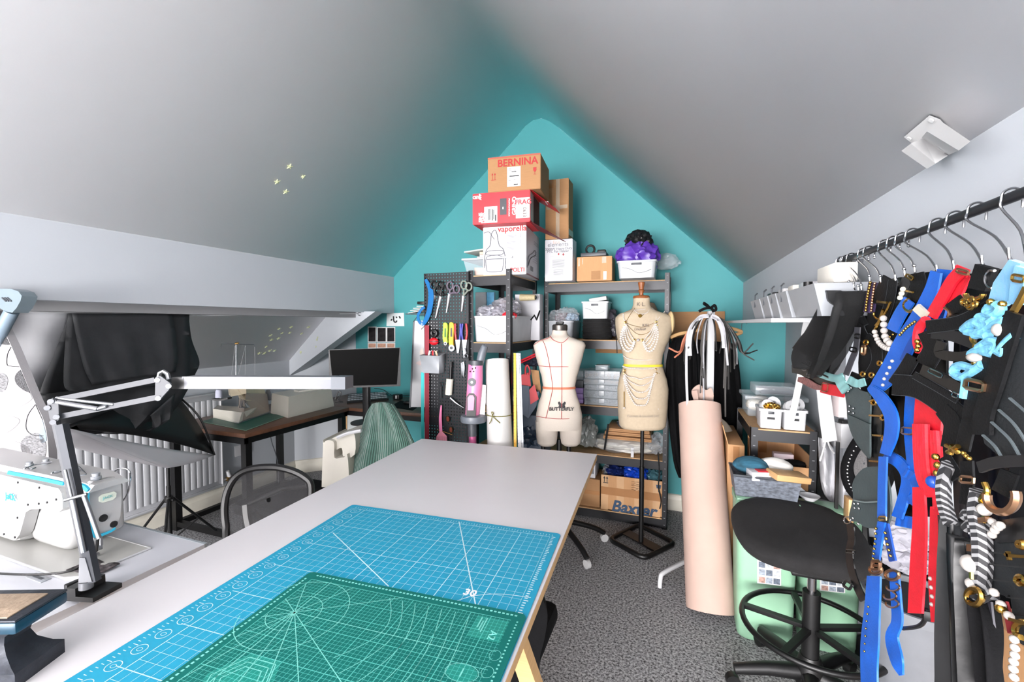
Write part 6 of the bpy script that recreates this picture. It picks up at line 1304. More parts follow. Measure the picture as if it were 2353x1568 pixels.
T = thing('cord_bundle', 'tied bundle of black, grey and white piping cords hung on the white rail', 'cords', at(1632, 960, D=2.56)); random.seed(11)
cols = [M('black_foam_cord', (34, 33, 32), .7), M('grey_foam_cord', (84, 82, 80), .7), M('silver_cord', (172, 172, 176), .5), M('white_cord', (200, 200, 205), .5), M('orange_cord', (196, 120, 92), .6)]
spec = []
for i in range(34):
    s = -1 if i % 2 else 1; sp_ = random.uniform(8, 58); L_ = random.uniform(800, 965) if sp_ < 45 else random.uniform(770, 850); spec.append((s, sp_, L_, random.choice([0, 0, 0, 1, 1, 2]), random.uniform(.003, .0055)))
spec += [(1, 66, 812, 0, .004), (1, 75, 805, 0, .004), (1, 72, 790, 1, .004), (1, 70, 828, 1, .004), (-1, 62, 822, 4, .005), (-1, 68, 800, 4, .005), (-1, 50, 812, 4, .004), (1, 40, 838, 4, .003)]
for s, sp_, L_, ci, r in spec:
    D = 2.56+random.uniform(-.05, .05); x0 = 1632+s*3; flare = 1.0 if sp_ < 60 else 1.35
    pts = [(x0, 728-random.uniform(0, 6)), (x0+s*sp_*.45, 722+sp_*.25), (x0+s*sp_*.85, 742+sp_*.55), (x0+s*sp_*1.0, 775+sp_*.5), (x0+s*sp_*flare+random.uniform(-5, 5), L_)] if sp_ > 20 else [(x0, 728), (x0+s*sp_*.6, 745), (x0+s*sp_, 800), (x0+s*sp_+random.uniform(-6, 6), L_+0)]
    b = MB(); b.tube([at(p[0], p[1], D=D+.02*math.sin(k*.7)) for k, p in enumerate(cr2(pts, 5))], r, 6); part(T, 'cord', b, cols[ci])
for pts, w_ in (([(1628, 726), (1608, 730), (1590, 755), (1584, 790), (1585, 818)], 9), ([(1634, 726), (1650, 735), (1661, 765), (1664, 800)], 10), ([(1628, 724), (1600, 735), (1580, 770), (1577, 850), (1580, 940)], 5), ([(1636, 728), (1660, 745), (1668, 800), (1672, 840)], 4)):
    b = MB(); pxstrip(b, pts, w_, lambda x, y: at(x, y, D=2.50), .006); part(T, 'flat_cord', b, cols[3])
b = MB(); 
for pts in ([(1606, 716), (1618, 710), (1632, 708), (1640, 714)], [(1632, 708), (1620, 700), (1618, 697), (1628, 704)], [(1634, 708), (1642, 702), (1645, 712), (1636, 716)]): pxstrip(b, pts, 6, lambda x, y: at(x, y, D=2.49), .004)
part(T, 'tie', b, SATINB)
def coat(name, label, cat, L, R, Dp, mat, seed, amp=.02, nu=24, nv=20, bulge=.06, solid=.004):
    Lc, Rc = cr2(L, 6), cr2(R, 6); m = MB()
    def f(u, v):
        i = v*(len(Lc)-1); a = Lc[int(i)]; a2 = Lc[min(len(Lc)-1, int(i)+1)]; q = i-int(i); a = (a[0]+(a2[0]-a[0])*q, a[1]+(a2[1]-a[1])*q)
        i = v*(len(Rc)-1); b = Rc[int(i)]; b2 = Rc[min(len(Rc)-1, int(i)+1)]; q = i-int(i); b = (b[0]+(b2[0]-b[0])*q, b[1]+(b2[1]-b[1])*q)
        x = a[0]+(b[0]-a[0])*u; y = a[1]+(b[1]-a[1])*u
        return at(x, y, D=Dp-bulge*math.sin(math.pi*u)+amp*(.3+v)*math.sin(u*15+seed+v*2)+amp*.5*math.sin(u*33+seed*3-v*3))
    m.sheet(f, nu, nv); return solo(name, label, cat, m, mat, solid=solid)
coat('black_coat', 'long black coat hanging behind the pearl dress form', 'coat', [(1548, 778), (1537, 800), (1530, 850), (1536, 960), (1548, 1060), (1560, 1098)], [(1590, 770), (1600, 800), (1605, 860), (1608, 960), (1608, 1060), (1605, 1108)], 2.95, CLOTHB, 2)
coat('black_coat', 'black garment hanging to the right of the white rail post', 'coat', [(1600, 780), (1604, 850), (1608, 960), (1610, 1080)], [(1690, 790), (1700, 860), (1706, 960), (1704, 1075)], 2.90, CLOTHB, 6)
def hanger(label, pts, D):
    T = thing('clothes_hanger', label, 'hanger', at(*pts[0], D=D)); b = MB(); b.tube([at(p[0], p[1], D=D) for p in cr2(pts, 5)], .007, 8, flat=1.6); part(T, 'bar', b, OAK); b = MB(); q = at(*pts[len(pts)//2], D=D); b.tube([q, q+V((0, 0, .05)), q+V((.02, 0, .07)), q+V((.03, 0, .05))], .002, 6); part(T, 'hook', b, STEEL)
hanger('pale wooden hanger shoulder showing left of the cords', [(1540, 776), (1560, 768), (1585, 763), (1608, 758)], 2.88); hanger('pale wooden hanger end showing right of the cords', [(1650, 752), (1680, 755), (1704, 763), (1690, 770)], 2.86)
rb, rt_ = V((.175, 2.345, 0)), at(1607, 931, D=2.56)
T = thing('foam_roll', 'tall dusty-pink foam roll leaning in the middle of the floor', 'roll', rb)
PK = M('dusty_pink_foam', (200, 172, 159), .85, var=.02, bump=.05, bs=300); ax = (rt_-rb).normalized(); s1 = ax.cross(V((0, 1, 0))).normalized(); s2 = ax.cross(s1)
rad = .114
part(T, 'outer_layer', MB().loft([[p+s1*(r*math.cos(t*math.pi/18))+s2*(r*math.sin(t*math.pi/18)) for t in range(36)] for p, r in ((rb+ax*.02, rad-.002), (rb+ax*.03, rad), (rt_, rad), (rt_, rad-.012), (rt_-ax*.10, rad-.014))], cap=False), PK)
b = MB(); sp = [rt_-ax*.004+s1*((rad-.014)*(1-t/90)*math.cos(t*.21+2))+s2*((rad-.014)*(1-t/90)*math.sin(t*.21+2)) for t in range(70)]; b.strip([p for p in sp], [p-ax*.12 for p in sp], .006); part(T, 'spiral_layer', b, PK, smooth=60)
tg = cr2([(1590, 898), (1607, 884), (1622, 897), (1634, 892), (1640, 910), (1634, 928), (1620, 942), (1600, 940), (1594, 918)], 3, True); b = MB(); b.prism([at(p[0], p[1], D=2.54) for p in tg], FW*.006); part(T, 'tongue', b, M('dusty_pink_foam', (0, 0, 0)), smooth=0)
b = MB(); b.strip([at(1590, 898, D=2.535), at(1594, 918, D=2.535), at(1600, 940, D=2.535)], [at(1602, 897, D=2.50), at(1604, 918, D=2.50), at(1604, 940, D=2.50)], .005); part(T, 'tongue_fold', b, M('dusty_pink_foam', (0, 0, 0)))
# ---------------------------------------------------------------- right side: wall shelf and bins
T = thing('wall_shelf', 'white wall shelf under the right ceiling slope', 'shelf', (.38, 2.6, 1.45)); part(T, 'board', MB().bx(.30, .446, 1.72, 3.52, 1.452, 1.466), WHTP, smooth=0)
bpl = plane((.315, 0, 0), (1, 0, 0))
for k, (xa, xb, yt, lb) in enumerate(((1730, 1752, 690, 'grey plastic bin on the wall shelf, furthest from the camera'), (1752, 1771, 683, 'grey plastic bin on the wall shelf, second from the back wall'), (1771, 1790, 677, 'grey plastic bin on the wall shelf, third from the back wall'), (1790, 1816, 672, 'grey plastic bin on the wall shelf, fourth from the back wall'), (1818, 1884, 660, 'large pale grey bin on the wall shelf, nearest the camera'))):
    y1, y0 = bpl(xa, 710).y, bpl(xb, 710).y; zt_ = bpl((xa+xb)/2, yt).z
    T = thing('storage_bin', lb, 'storage bin', (.375, (y0+y1)/2, 1.466), group='grey bins on the wall shelf'); b = MB(); g = .010
    b.loft([[(.325, y0+g*2, 1.467), (.325, y1-g*2, 1.467), (.435, y1-g*2, 1.467), (.435, y0+g*2, 1.467)], [(.305, y0+g, zt_), (.305, y1-g, zt_), (.44, y1-g, zt_), (.44, y0+g, zt_)]], cap=False); b.quad((.325, y0+g*2, 1.467), (.325, y1-g*2, 1.467), (.435, y1-g*2, 1.467), (.435, y0+g*2, 1.467)); part(T, 'body', b, GRYP, smooth=0, solid=.004)
    part(T, 'contents', MB().box((.385, (y0+y1)/2, zt_+(.004 if k < 4 else .03)), (.05, (y1-y0)*.5, .05), .004), [BLKP, PAPER, M('cream_paper', (0, 0, 0)), WHTP, M('cream_board', (240, 236, 226), .7)][k])
    if k < 4:
        b = MB(); p = V((.318, (y0+y1)/2, zt_)); b.tube([p+V((0, .03, .03)), p+V((-.01, .02, .02)), p+V((-.012, .01, -.03))], .003, 6); part(T, 'clip', b, STEEL)
b = MB(); p = bpl(1816, 657); b.cyl((.36, p.y, 1.53), (.36, p.y, p.z+.01), .012, n=12); solo('black_bottle', 'small black bottle standing between the wall shelf bins', 'bottle', b, BLKP)
# ---------------------------------------------------------------- low rack with bins on top
R3 = (.355, .645, 2.49, 3.05); rack('shelving_rack', 'low black metal rack with a wooden top at the right wall', *R3, .925, (.06, .62, .918), .05)
c0 = V((.37, 2.515, .622)); T = thing('cardboard_box', 'open brown carton in the low black rack', 'box', (.5, 2.65, .622)); b = MB(); X0, X1, Y0, Y1, Z0, Z1 = .385, .618, 2.50, 2.80, .622, .80
for q in ((X0, X1, Y0, Y0+.004, Z1-.06), (X0, X1, Y1-.004, Y1, Z1+.06), (X0, X0+.004, Y0, Y1, Z1), (X1-.004, X1, Y0, Y1, Z1)): b.bx(*q[:4], Z0, q[4])
b.bx(X0, X1, Y0, Y1, Z0, Z0+.004); part(T, 'body', b, CARD, smooth=0); part(T, 'tape', MB().bx(.47, .52, 2.4985, 2.4995, Z0, Z1-.06), TAPE); part(T, 'tape', MB().bx(.44, .48, Y1-.006, Y1-.0045, Z0+.1, Z1+.06), TAPE)
b = MB(); b.box((.52, 2.60, .755), (.09, .05, .05), .004); solo('labelled_pack', 'clear pack with a pink label in the open rack carton', 'pack', b, M('pale_label_pack', (226, 206, 212), .4)); solo('black_trim', 'coil of black trim inside the open rack carton', 'trim', crumple((.56, 2.56, .738), (.05, .03, .02), 81, .4), CLOTHB)
z3 = .92
def rp3(x, y, Y): return at(x, y, Y=Y)
a, c = at(1700, 940, Y=2.95), at(1806, 912, Y=2.95)
T = thing('plastic_tub', 'clear lidded tub on the low rack with a flat box above', 'storage tub', ((a.x+c.x)/2, 3.0, z3)); part(T, 'body', MB().bx(a.x+.02, a.x+.30, 2.80, 3.03, z3, c.z-.004, .012), CLEAR); part(T, 'lid', MB().bx(a.x+.005, a.x+.315, 2.785, 3.045, c.z-.004, c.z+.02, .005), CLEAR); part(T, 'fabric', crumple((a.x+.1, 2.9, z3+.06), (.07, .08, .045), 83, .3), M('cream_fabric', (234, 226, 206), .9))
T = thing('plastic_tub', 'flat clear box of dark fabric on top of the lidded tub', 'storage tub', (a.x+.16, 2.92, c.z+.02)); part(T, 'body', MB().bx(a.x+.06, a.x+.28, 2.82, 3.02, c.z+.021, c.z+.075, .006), CLEAR); part(T, 'fabric', MB().bx(a.x+.09, a.x+.26, 2.84, 3.0, c.z+.025, c.z+.05, .01), M('navy_fabric', (0, 0, 0)))
for xa, xb, lb in ((1747, 1795, 'small white labelled bin of gold findings on the low rack'), (1798, 1846, 'small white labelled bin of white reels on the low rack')):
    p, q = at(xa, 985, Z=z3), at(xb, 986, Z=z3); T = tub('storage_bin', lb, p.x, q.x, 2.505, 2.63, z3+.001, z3+.001+.100, WHTP, .06, group='labelled bins on the low rack'); part(T, 'label_strip', MB().box((0, -.060, .052), (.034, .002, .012)), INK, True)
    for k in range(2):
        cc = V(((p.x+q.x)/2+(.03*k-.01), 2.55+.03*k, z3+.105+.012*k)); b = MB(); b.lathe([(.012, -.012), (.034, -.012), (.034, .012), (.012, .012)], cc, 18, Matrix.Rotation(1.1, 3, 'X') @ Matrix.Rotation(.3, 3, 'Y'), cap=False); solo('tape_reel', 'white reel in the %s labelled bin, %s' % ('left' if xa < 1790 else 'right', ('front one', 'back one')[k]), 'reel', b, WHTP, 'reels in the labelled bins')
solo('gold_beads', 'bag of gold beads in the left labelled bin', 'beads', crumple(at(1771, 936, Y=2.545), (.04, .03, .022), 85, .5, 4), GOLD)
T = thing('grey_holder', 'grey open box beside the labelled bins on the low rack', 'box', at(1740, 947, Z=z3)); p = at(1732, 946, Z=z3); part(T, 'body', MB().bx(p.x-.02, p.x+.06, 2.68, 2.77, z3, z3+.075, .004), GRYP); part(T, 'contents', MB().bx(p.x-.01, p.x+.05, 2.69, 2.76, z3+.07, z3+.10, .01), WHTP)
T = thing('cardboard_box', 'narrow brown carton on the floor left of the low rack', 'box', (.30, 2.8, 0)); part(T, 'body', MB().bx(.262, .345, 2.60, 3.1, 0, .80, .004), CARD); part(T, 'flap', MB().prism([(.262, 2.60, .80), (.262, 3.1, .80), (.235, 3.1, .90), (.235, 2.60, .90)], (.004, 0, 0)), CARD, smooth=0); part(T, 'tape', MB().bx(.29, .32, 2.598, 2.5995, .1, .79), TAPE)
solo('floor_cushion', 'beige floor cushion with a yellow patch behind the pink roll', 'cushion', crumple((.22, 2.95, .42), (.17, .15, .44), 91, .08, .8, sharp=False), M('beige_yellow_cushion', (206, 192, 172), .9, var=.1, vs=3))
# white paper strips, wire tray with duck
pq = lambda x, y: at(x, y, D=2.02)
b = MB(); pxstrip(b, [(1880, 693, 22), (1866, 725, 30), (1851, 760, 18), (1847, 800, 15), (1838, 870, 15), (1826, 930, 15), (1812, 987, 15)], 15, pq, .003); solo('paper_strip', 'narrow white paper strip hanging in front of the low rack', 'paper', b, PAPER)
b = MB(); pxstrip(b, [(1890, 880, 30), (1898, 950, 32), (1907, 1015, 33)], 32, lambda x, y: at(x, y, D=1.95), .003); solo('paper_strip', 'wide white paper strip hanging beside the white tote bag', 'paper', b, PAPER)
T = thing('wire_tray', 'small black wire tray on the right wall holding a yellow duck', 'tray', at(1905, 712, X=.42)); wp = plane((.40, 0, 0), (1, 0, 0)); b = MB()
for y in (688, 699, 708): b.tube([wp(1884, y+2), wp(1925, y-1)], .002, 5)
for x in (1884, 1895, 1905, 1915, 1925): b.tube([wp(x, 690), wp(x, 709)], .0015, 5)
b.bx(.40, .446, wp(1925, 705).y, wp(1884, 705).y, wp(1905, 710).z, wp(1905, 708.5).z); part(T, 'wire', b, BLKM)
T = thing('toy_duck', 'tiny yellow rubber duck sitting on the wire tray', 'toy', wp(1901, 690)); c = wp(1901, 688); b = MB(); b.ball(c+V((.015, 0, .008)), (.012, .016, .010), 10, 8); part(T, 'body', b, M('duck_yellow', (232, 226, 60), .5)); b = MB(); b.ball(c+V((.014, .008, .022)), .008, 10, 8); part(T, 'head', b, M('duck_yellow', (0, 0, 0))); part(T, 'beak', MB().box(c+V((.006, .012, .021)), (.006, .006, .003)), YELP)
# ---------------------------------------------------------------- sage bins, basket
def sage(label, x0, x1, y0, y1, h, sx0, sx1, sy0, sy1):
    T = thing('laundry_bin', label, 'bin', ((x0+x1)/2, (y0+y1)/2, 0), group='sage green bins'); b = MB(); a, d = (x1-x0)/2, (y1-y0)/2
    def ring(k, z, n=5):
        r = .035; o = []
        for cx, cy, s in ((1, 1, 0), (-1, 1, 90), (-1, -1, 180), (1, -1, 270)):
            for i in range(n): t = math.radians(s+90*i/(n-1)); o.append((cx*(a*k-r)+r*math.cos(t), cy*(d*k-r)+r*math.sin(t), z))
        return o
    b.loft([ring(.80, 0), ring(.88, .01), ring(.90, .03), ring(1.0, h-.03), ring(1.03, h-.03), ring(1.03, h)]); part(T, 'body', b, SAGE, True); part(T, 'lid', MB().box((0, 0, h+.006), (a*2, d*2, .012), .005), SAGE, True)
    pl = plane((0, y0+.001, 0), (0, 1, 0)); 
    s = [pl(sx0, sy0), pl(sx1, sy0+6), pl(sx1, sy1+6), pl(sx0, sy1)]; m = MB(); m.prism(s, (0, .003, 0)); st = part(T, 'sticker', m, PAPER, smooth=0)
    i_ = 0
    for r in range(3):
        for c in range(3):
            f = lambda u, v: s[0]+(s[1]-s[0])*u+(s[3]-s[0])*v+V((0, -.0012, 0)); u0, v0 = .06+.31*c, .06+.32*r; i_ += 1
            m = MB(); m.prism([f(u0, v0), f(u0+.27, v0), f(u0+.27, v0+.24), f(u0, v0+.24)], (0, -.0004, 0)); part(st, 'picture', m, [M('sticker_print_a', (150, 160, 172), .5, var=.5, vs=90), M('sticker_print_b', (176, 140, 128), .5, var=.5, vs=90), M('sticker_print_c', (190, 196, 200), .5, var=.4, vs=90), M('sticker_print_d', (96, 106, 120), .5, var=.5, vs=90)][i_*3 % 4], smooth=0)
sage('sage green plastic bin nearest the pink roll', .265, .515, 2.20, 2.40, .645, 1740, 1795, 1287, 1341); sage('sage green plastic bin furthest from the pink roll', .525, .762, 2.24, 2.375, .62, 1884, 1942, 1315, 1358)
bz = .6595
T = thing('woven_basket', 'grey woven plastic basket standing on the sage green bin', 'basket', (.38, 2.31, bz)); b = MB(); GW_ = M('grey_weave', (92, 98, 108), .6, var=.5, vs=60, aniso=(1, 1, 2), bump=.6, bs=70)
rg = lambda i, z: [(.262-i, 2.225-i, z), (.505+i, 2.225-i, z), (.505+i, 2.385+i, z), (.262-i, 2.385+i, z)]
b.loft([rg(0, bz), rg(.012, bz+.095), rg(.008, bz+.095), rg(-.004, bz+.005)]); part(T, 'body', b, GW_, smooth=0); part(T, 'rim', MB().tube([V(p) for p in rg(.012, bz+.096)], .006, 6, True), DGRP)
def pil(name, label, c, r, mat, seed): solo(name, label, 'cushion', crumple(c, r, seed, .1, 1.0, sharp=False), mat)
PLD = M('teal_plaid', (40, 92, 114), .9, var=.5, vs=8, aniso=(1, 6, 6)); zt2 = bz+.10
pil('plaid_cushion', 'teal plaid cushion in the grey basket', (.335, 2.33, zt2+.015), (.075, .06, .04), PLD, 93); pil('white_cushion', 'white knitted roll in the grey basket', (.44, 2.35, zt2+.02), (.07, .045, .035), M('white_knit', (230, 228, 222), .95, bump=.3, bs=80), 94)
T = thing('small_carton', 'small white carton with red lining in the grey basket', 'carton', (.38, 2.25, zt2-.02)); part(T, 'body', MB().box((.375, 2.255, zt2), (.12, .07, .04), .003, .25), WBOX); part(T, 'lining', MB().box((.385, 2.25, zt2+.021), (.08, .04, .004), .001, .25), RBOX)
solo('wood_block', 'flat pale wooden block lying on the basket edge', 'block', MB().box((.47, 2.235, zt2+.012), (.15, .09, .028), .004, Matrix.Rotation(.12, 3, 'Y') @ Matrix.Rotation(.35, 3, 'Z')), OAK)
solo('white_bowl', 'small white plastic dish by the wooden block', 'dish', MB().lathe([(.02, 0), (.038, .02), (.04, .022), (.03, .012), (.001, .008)], (.565, 2.28, bz), 18), WHTP)
for k, (pts, lb) in enumerate((([(1832, 1124), (1850, 1140), (1868, 1160), (1880, 1172)], 'grey plastic shelf bracket lying behind the stool seat, left one'), ([(1868, 1150), (1885, 1165), (1902, 1180), (1915, 1200)], 'grey plastic shelf bracket lying behind the stool seat, right one'))):
    b = MB(); pxstrip(b, pts, 16, lambda x, y: at(x, y, D=2.02+.04*k), .006); solo('plastic_bracket', lb, 'bracket', b, GRYP)
solo('plastic_dish', 'pale grey plastic scoop behind the stool seat', 'scoop', MB().lathe([(.03, 0), (.05, .03), (.052, .032), (.04, .02), (.001, .01)], at(1890, 1172, D=2.05), 20), GRYP)
# tote bag, chair, boxes behind the garments
T = thing('tote_bag', 'white tote bag hanging right of the low rack', 'bag', at(1900, 1165, D=2.15)); m = MB(); Lc = cr2([(1880, 1005), (1880, 1060), (1884, 1110), (1895, 1140), (1918, 1165)], 5); Rc = cr2([(1898, 1012), (1920, 1040), (1924, 1090), (1924, 1130), (1926, 1168)], 5)
m.sheet(lambda u, v: at(Lc[round(v*20)][0]*(1-u)+Rc[round(v*20)][0]*u, Lc[round(v*20)][1]*(1-u)+Rc[round(v*20)][1]*u, D=2.15-.05*math.sin(math.pi*u)+.02*math.sin(u*9+v*5)), 10, 20); part(T, 'body', m, M('white_canvas', (224, 224, 228), .85, bump=.2, bs=30), solid=.004)
b = MB(); pxtube(b, [(1899, 1006), (1893, 1030), (1884, 1060)], .004, lambda x, y: at(x, y, D=2.08)); pxtube(b, [(1899, 1006), (1908, 1030), (1917, 1042)], .004, lambda x, y: at(x, y, D=2.08)); part(T, 'cord_handle', b, PAPER)
T = thing('office_chair', 'black office chair half hidden behind the grey leather harness', 'chair', (1.0, 1.75, 0)); oc = [(1990, 985), (1965, 1000), (1940, 1040), (1930, 1075), (1935, 1110), (1955, 1140), (1990, 1150), (2030, 1130), (2050, 1080), (2040, 1020), (2015, 990)]
dch = 1.85; P = [at(p[0], p[1], D=dch) for p in cr2(oc, 4, True)]; cen = sum(P, V())/len(P)
b = MB(); b.loft([[cen+(p-cen)*f-FW*(.03*(1-abs(f-.8)*4)) for p in P] for f in (1, .9, .74, .6)], cap=False); part(T, 'back_pad', b, CLOTHB, solid=.02); b = MB(); b.loft([[cen+(p-cen)*f for p in P] for f in (.62, .3, .03)], cap=False); part(T, 'mesh_back', b, M('grey_mesh', (110, 108, 108), .8, var=.3, vs=200))
b = MB()
for k in range(24): p = cen+(P[(k+4) % len(P)]-cen)*.93-FW*.032; b.ball(p, .003, 5, 4)
part(T, 'stitching', b, PAPER, kind='stuff'); part(T, 'seat', MB().box((cen.x+.24, cen.y-.02, .45), (.42, .42, .07), .03), CLOTHB); part(T, 'gas_lift', MB().cyl((cen.x+.24, cen.y-.02, .05), (cen.x+.24, cen.y-.02, .43), .025), BLKM); part(T, 'back_bar', MB().tube([(cen.x+.1, cen.y, .44), (cen.x+.02, cen.y+.03, .5), (cen.x, cen.y+.04, .75)], .02, 8), BLKP); part(T, 'base', MB().lathe([(.25, 0), (.25, .03), (.04, .07)], (cen.x+.24, cen.y-.02, 0), 20), BLKP)
T = thing('display_stand', 'black metal upright with white printed carton beside the tote bag', 'stand', at(1925, 1180, D=1.93)); p = at(1923, 1100, D=1.93); part(T, 'upright', MB().bx(p.x-.006, p.x+.006, p.y-.006, p.y+.006, .635, at(1923, 1015, D=1.93).z), BLKM)
p = at(1945, 1150, D=1.94); part(T, 'carton', MB().bx(p.x-.02, p.x+.07, p.y-.02, p.y+.04, .635, at(1945, 1065, D=1.94).z, .004), WBOX)
b = MB(); zq = at(1945, 1130, D=1.94).z; p = p+V((0, -.02, 0))
for k in range(5): b.bx(p.x-.01+.008*(k % 2), p.x+.02, p.y-.002, p.y, zq-.05+.028*k, zq-.042+.028*k)
part(T, 'print', b, INK, kind='stuff'); solo('oak_block', 'small oak block below the printed carton', 'block', MB().box(at(1950, 1170, D=1.86), (.02, .06, .10), .004), OAK)
for x, y, mt_, lb in ((1940, 1000, WHTP, 'white carton with a dark cap behind the grey leather'), (1935, 930, M('pink_white_pack', (240, 226, 226), .5), 'white and orange pack below the red strap')):
    c = at(x, y, D=2.0); T = thing('small_carton', lb, 'carton', c-V((0, 0, .06))); part(T, 'body', MB().box(c, (.06, .05, .11), .003, .3), mt_); part(T, 'cap', MB().box(c+V((0, 0, .06)), (.04, .03, .02), .003, .3), BLKP if y > 950 else M('orange_card', (226, 130, 50), .5))
# waste bin and packets at the right
c = at(2108, 1372, D=1.50); T = thing('waste_bin', 'pale grey plastic waste bin under the hanging ribbons', 'bin', V((c.x, c.y, 0))); h = c.z
part(T, 'body', MB().lathe([(.001, .004), (.10, 0), (.145, h-.03), (.152, h-.03), (.152, h), (.142, h), (.098, .01), (.001, .01)], V((c.x, c.y, 0)), 30), M('bin_mid_grey_plastic', (122, 125, 130), .4)); part(T, 'liner', MB().lathe([(.139, h-.02), (.12, h-.08), (.001, h-.10)], V((c.x, c.y, 0)), 24), M('dark_liner', (44, 42, 42), .7))
T = thing('packing_carton', 'brown carton with clear packets on it behind the red straps', 'carton', (.98, 1.62, 0)); part(T, 'body', MB().bx(.86, 1.14, 1.45, 1.72, 0, .60, .005), CARD); part(T, 'tape', MB().bx(.98, 1.03, 1.448, 1.4495, 0, .6), TAPE)
for k, (x, y, lb) in enumerate(((2075, 1235, 'upper clear packet on the carton behind the red straps'), (2085, 1285, 'lower clear packet on the carton behind the red straps'))): solo('plastic_packet', lb, 'plastic bag', crumple(at(x, y, D=1.62), (.07, .06, .045), 97+k, .5, 2.6), M('cloudy_film', (0, 0, 0)), 'packets behind the red straps')
# ---------------------------------------------------------------- stool
HD = 1.70; hb = at(1860, 1545, D=HD); hx, hy = hb.x, hb.y
T = thing('drafting_stool', 'black drafting stool with a foot ring and wide padded seat', 'stool', V((hx, hy, 0)))
sn = (UPZ-FW*.10+RT*.16).normalized(); sc_ = at(1838, 1228, D=1.74); spl = plane(sc_, sn)
ol_ = cr2([(1680, 1172), (1700, 1150), (1750, 1142), (1830, 1148), (1910, 1170), (1975, 1212), (2004, 1262), (2005, 1300), (1960, 1312), (1880, 1300), (1800, 1282), (1735, 1258), (1695, 1222)], 4, True)
SP_ = [at(p[0], p[1], D=1.74+.25*(1225-p[1])/80+(0 if p[0] < 1840 else .03)) for p in ol_]; sc2 = sum(SP_, V())/len(SP_)
part(T, 'seat', MB().loft([[sc2+(p-sc2)*f+UPZ*z for p in SP_] for f, z in ((.80, -.055), (.95, -.05), (1.0, -.03), (1.0, -.012), (.96, .004), (.85, .012), (.5, .016), (.05, .016))]), M('black_wool_seat', (20, 19, 20), .95, var=.2, vs=60, bump=.2, bs=240), smooth=70)
def hz(z): return V((hx, hy, z))
zs = at(1857, 1300, D=HD).z; zc_ = at(1858, 1355, D=HD).z
part(T, 'piston', MB().cyl(hz(zc_-.05), hz(zs+.02), .0155, n=18), CHROME); part(T, 'column', MB().cyl(hz(.10), hz(zc_), .030, n=18), BLKP); part(T, 'hub', MB().lathe([(.05, .06), (.05, .12), (.034, .17)], hz(0), 20), BLKP); part(T, 'seat_plate', MB().box(hz(zs-.005), (.16, .12, .02), .004), BLKM)
zr = at(1845, 1440, D=HD).z; rc = at(1848, 1440, D=HD); rc = V((hx, hy, zr)); part(T, 'foot_ring', MB().tube(circ(rc, .235, 48, ((1, 0, 0), (0, 1, 0))), .011, 10, True), BLKM)
for a in (20, 92, 164, 236, 308):
    d = V((math.cos(math.radians(a)), math.sin(math.radians(a)), 0)); part(T, 'ring_spoke', MB().loft([[rc+d*r+V((0, 0, z))+d.cross(UPZ)*s*.012 for s, z in ((-1, -.008), (1, -.008), (1, .008), (-1, .008))] for r in (.025, .232)]), BLKP, smooth=0)
for a in (-170, -98, -26, 46, 118):
    d = V((math.cos(math.radians(a)), math.sin(math.radians(a)), 0)); c = hz(0); part(T, 'leg', MB().tube([c+V((0, 0, .10)), c+d*.15+V((0, 0, .095)), c+d*.27+V((0, 0, .075))], [.032, .026, .02], 10), BLKP); part(T, 'caster', MB().cyl(c+d*.275+V((0, 0, .027))-d.cross(UPZ)*.014, c+d*.275+V((0, 0, .027))+d.cross(UPZ)*.014, .026, n=16), BLKP)
# black stool under table edge
c = at(1225, 1560, D=1.30); T = thing('padded_chair', 'black padded chair back tucked under the right table edge', 'chair', V((c.x-.1, c.y, 0)))
pl = lambda x, y: at(x, y, D=1.30)
part(T, 'backrest', pxpoly(MB(), cr2([(1236, 1380), (1246, 1378), (1256, 1400), (1258, 1425), (1251, 1470), (1241, 1510), (1232, 1560), (1160, 1580), (1150, 1470), (1190, 1400)], 3, True), pl, .05), CLOTHB, smooth=30); q = pl(1190, 1540)+V((-.05, .12, 0))
part(T, 'seat', MB().box(V((q.x-.08, q.y+.05, .40)), (.34, .34, .08), .03), CLOTHB); part(T, 'post', MB().cyl(V((q.x-.08, q.y+.05, .03)), V((q.x-.08, q.y+.05, .38)), .025), BLKM); part(T, 'base', MB().lathe([(.22, 0), (.22, .02), (.03, .06)], V((q.x-.08, q.y+.05, 0)), 24), BLKM)
# ---------------------------------------------------------------- white bracket on the right ceiling slope
rsn = V((-.69, 0, -.724)); RSP = lambda off: plane(V((RE[0], 0, RE[1]))+rsn*off, rsn)
T = thing('sensor_bracket', 'white plastic bracket box fixed on the right ceiling slope', 'bracket', RSP(0)(2150, 330)); WV = M('bracket_white', (214, 214, 214), .4, var=.01)
def loft2(pa, oa, pb, ob): m = MB(); m.loft([[RSP(oa)(*p) for p in pa], [RSP(ob)(*p) for p in pb]]); return m
part(T, 'back_plate', loft2([(2077, 315), (2136, 265), (2160, 274), (2210, 330), (2150, 362), (2098, 332)], .002, [(2077, 315), (2136, 265), (2160, 274), (2210, 330), (2150, 362), (2098, 332)], .012), WV, smooth=0)
part(T, 'hood', loft2([(2118, 316), (2157, 276), (2215, 322), (2180, 356)], .012, [(2130, 302), (2157, 275), (2230, 325), (2203, 346)], .055), WV, smooth=0)
part(T, 'tray', loft2([(2100, 330), (2120, 318), (2178, 358), (2150, 375)], .012, [(2071, 347), (2093, 330), (2150, 376), (2130, 388)], .04), WV, smooth=0)
b = MB()
for x, y in ((2141, 276), (2090, 318)): c = RSP(.013)(x, y); b.cyl(c, c+rsn*.002, .004, n=8)
part(T, 'screw', b, PAPER)
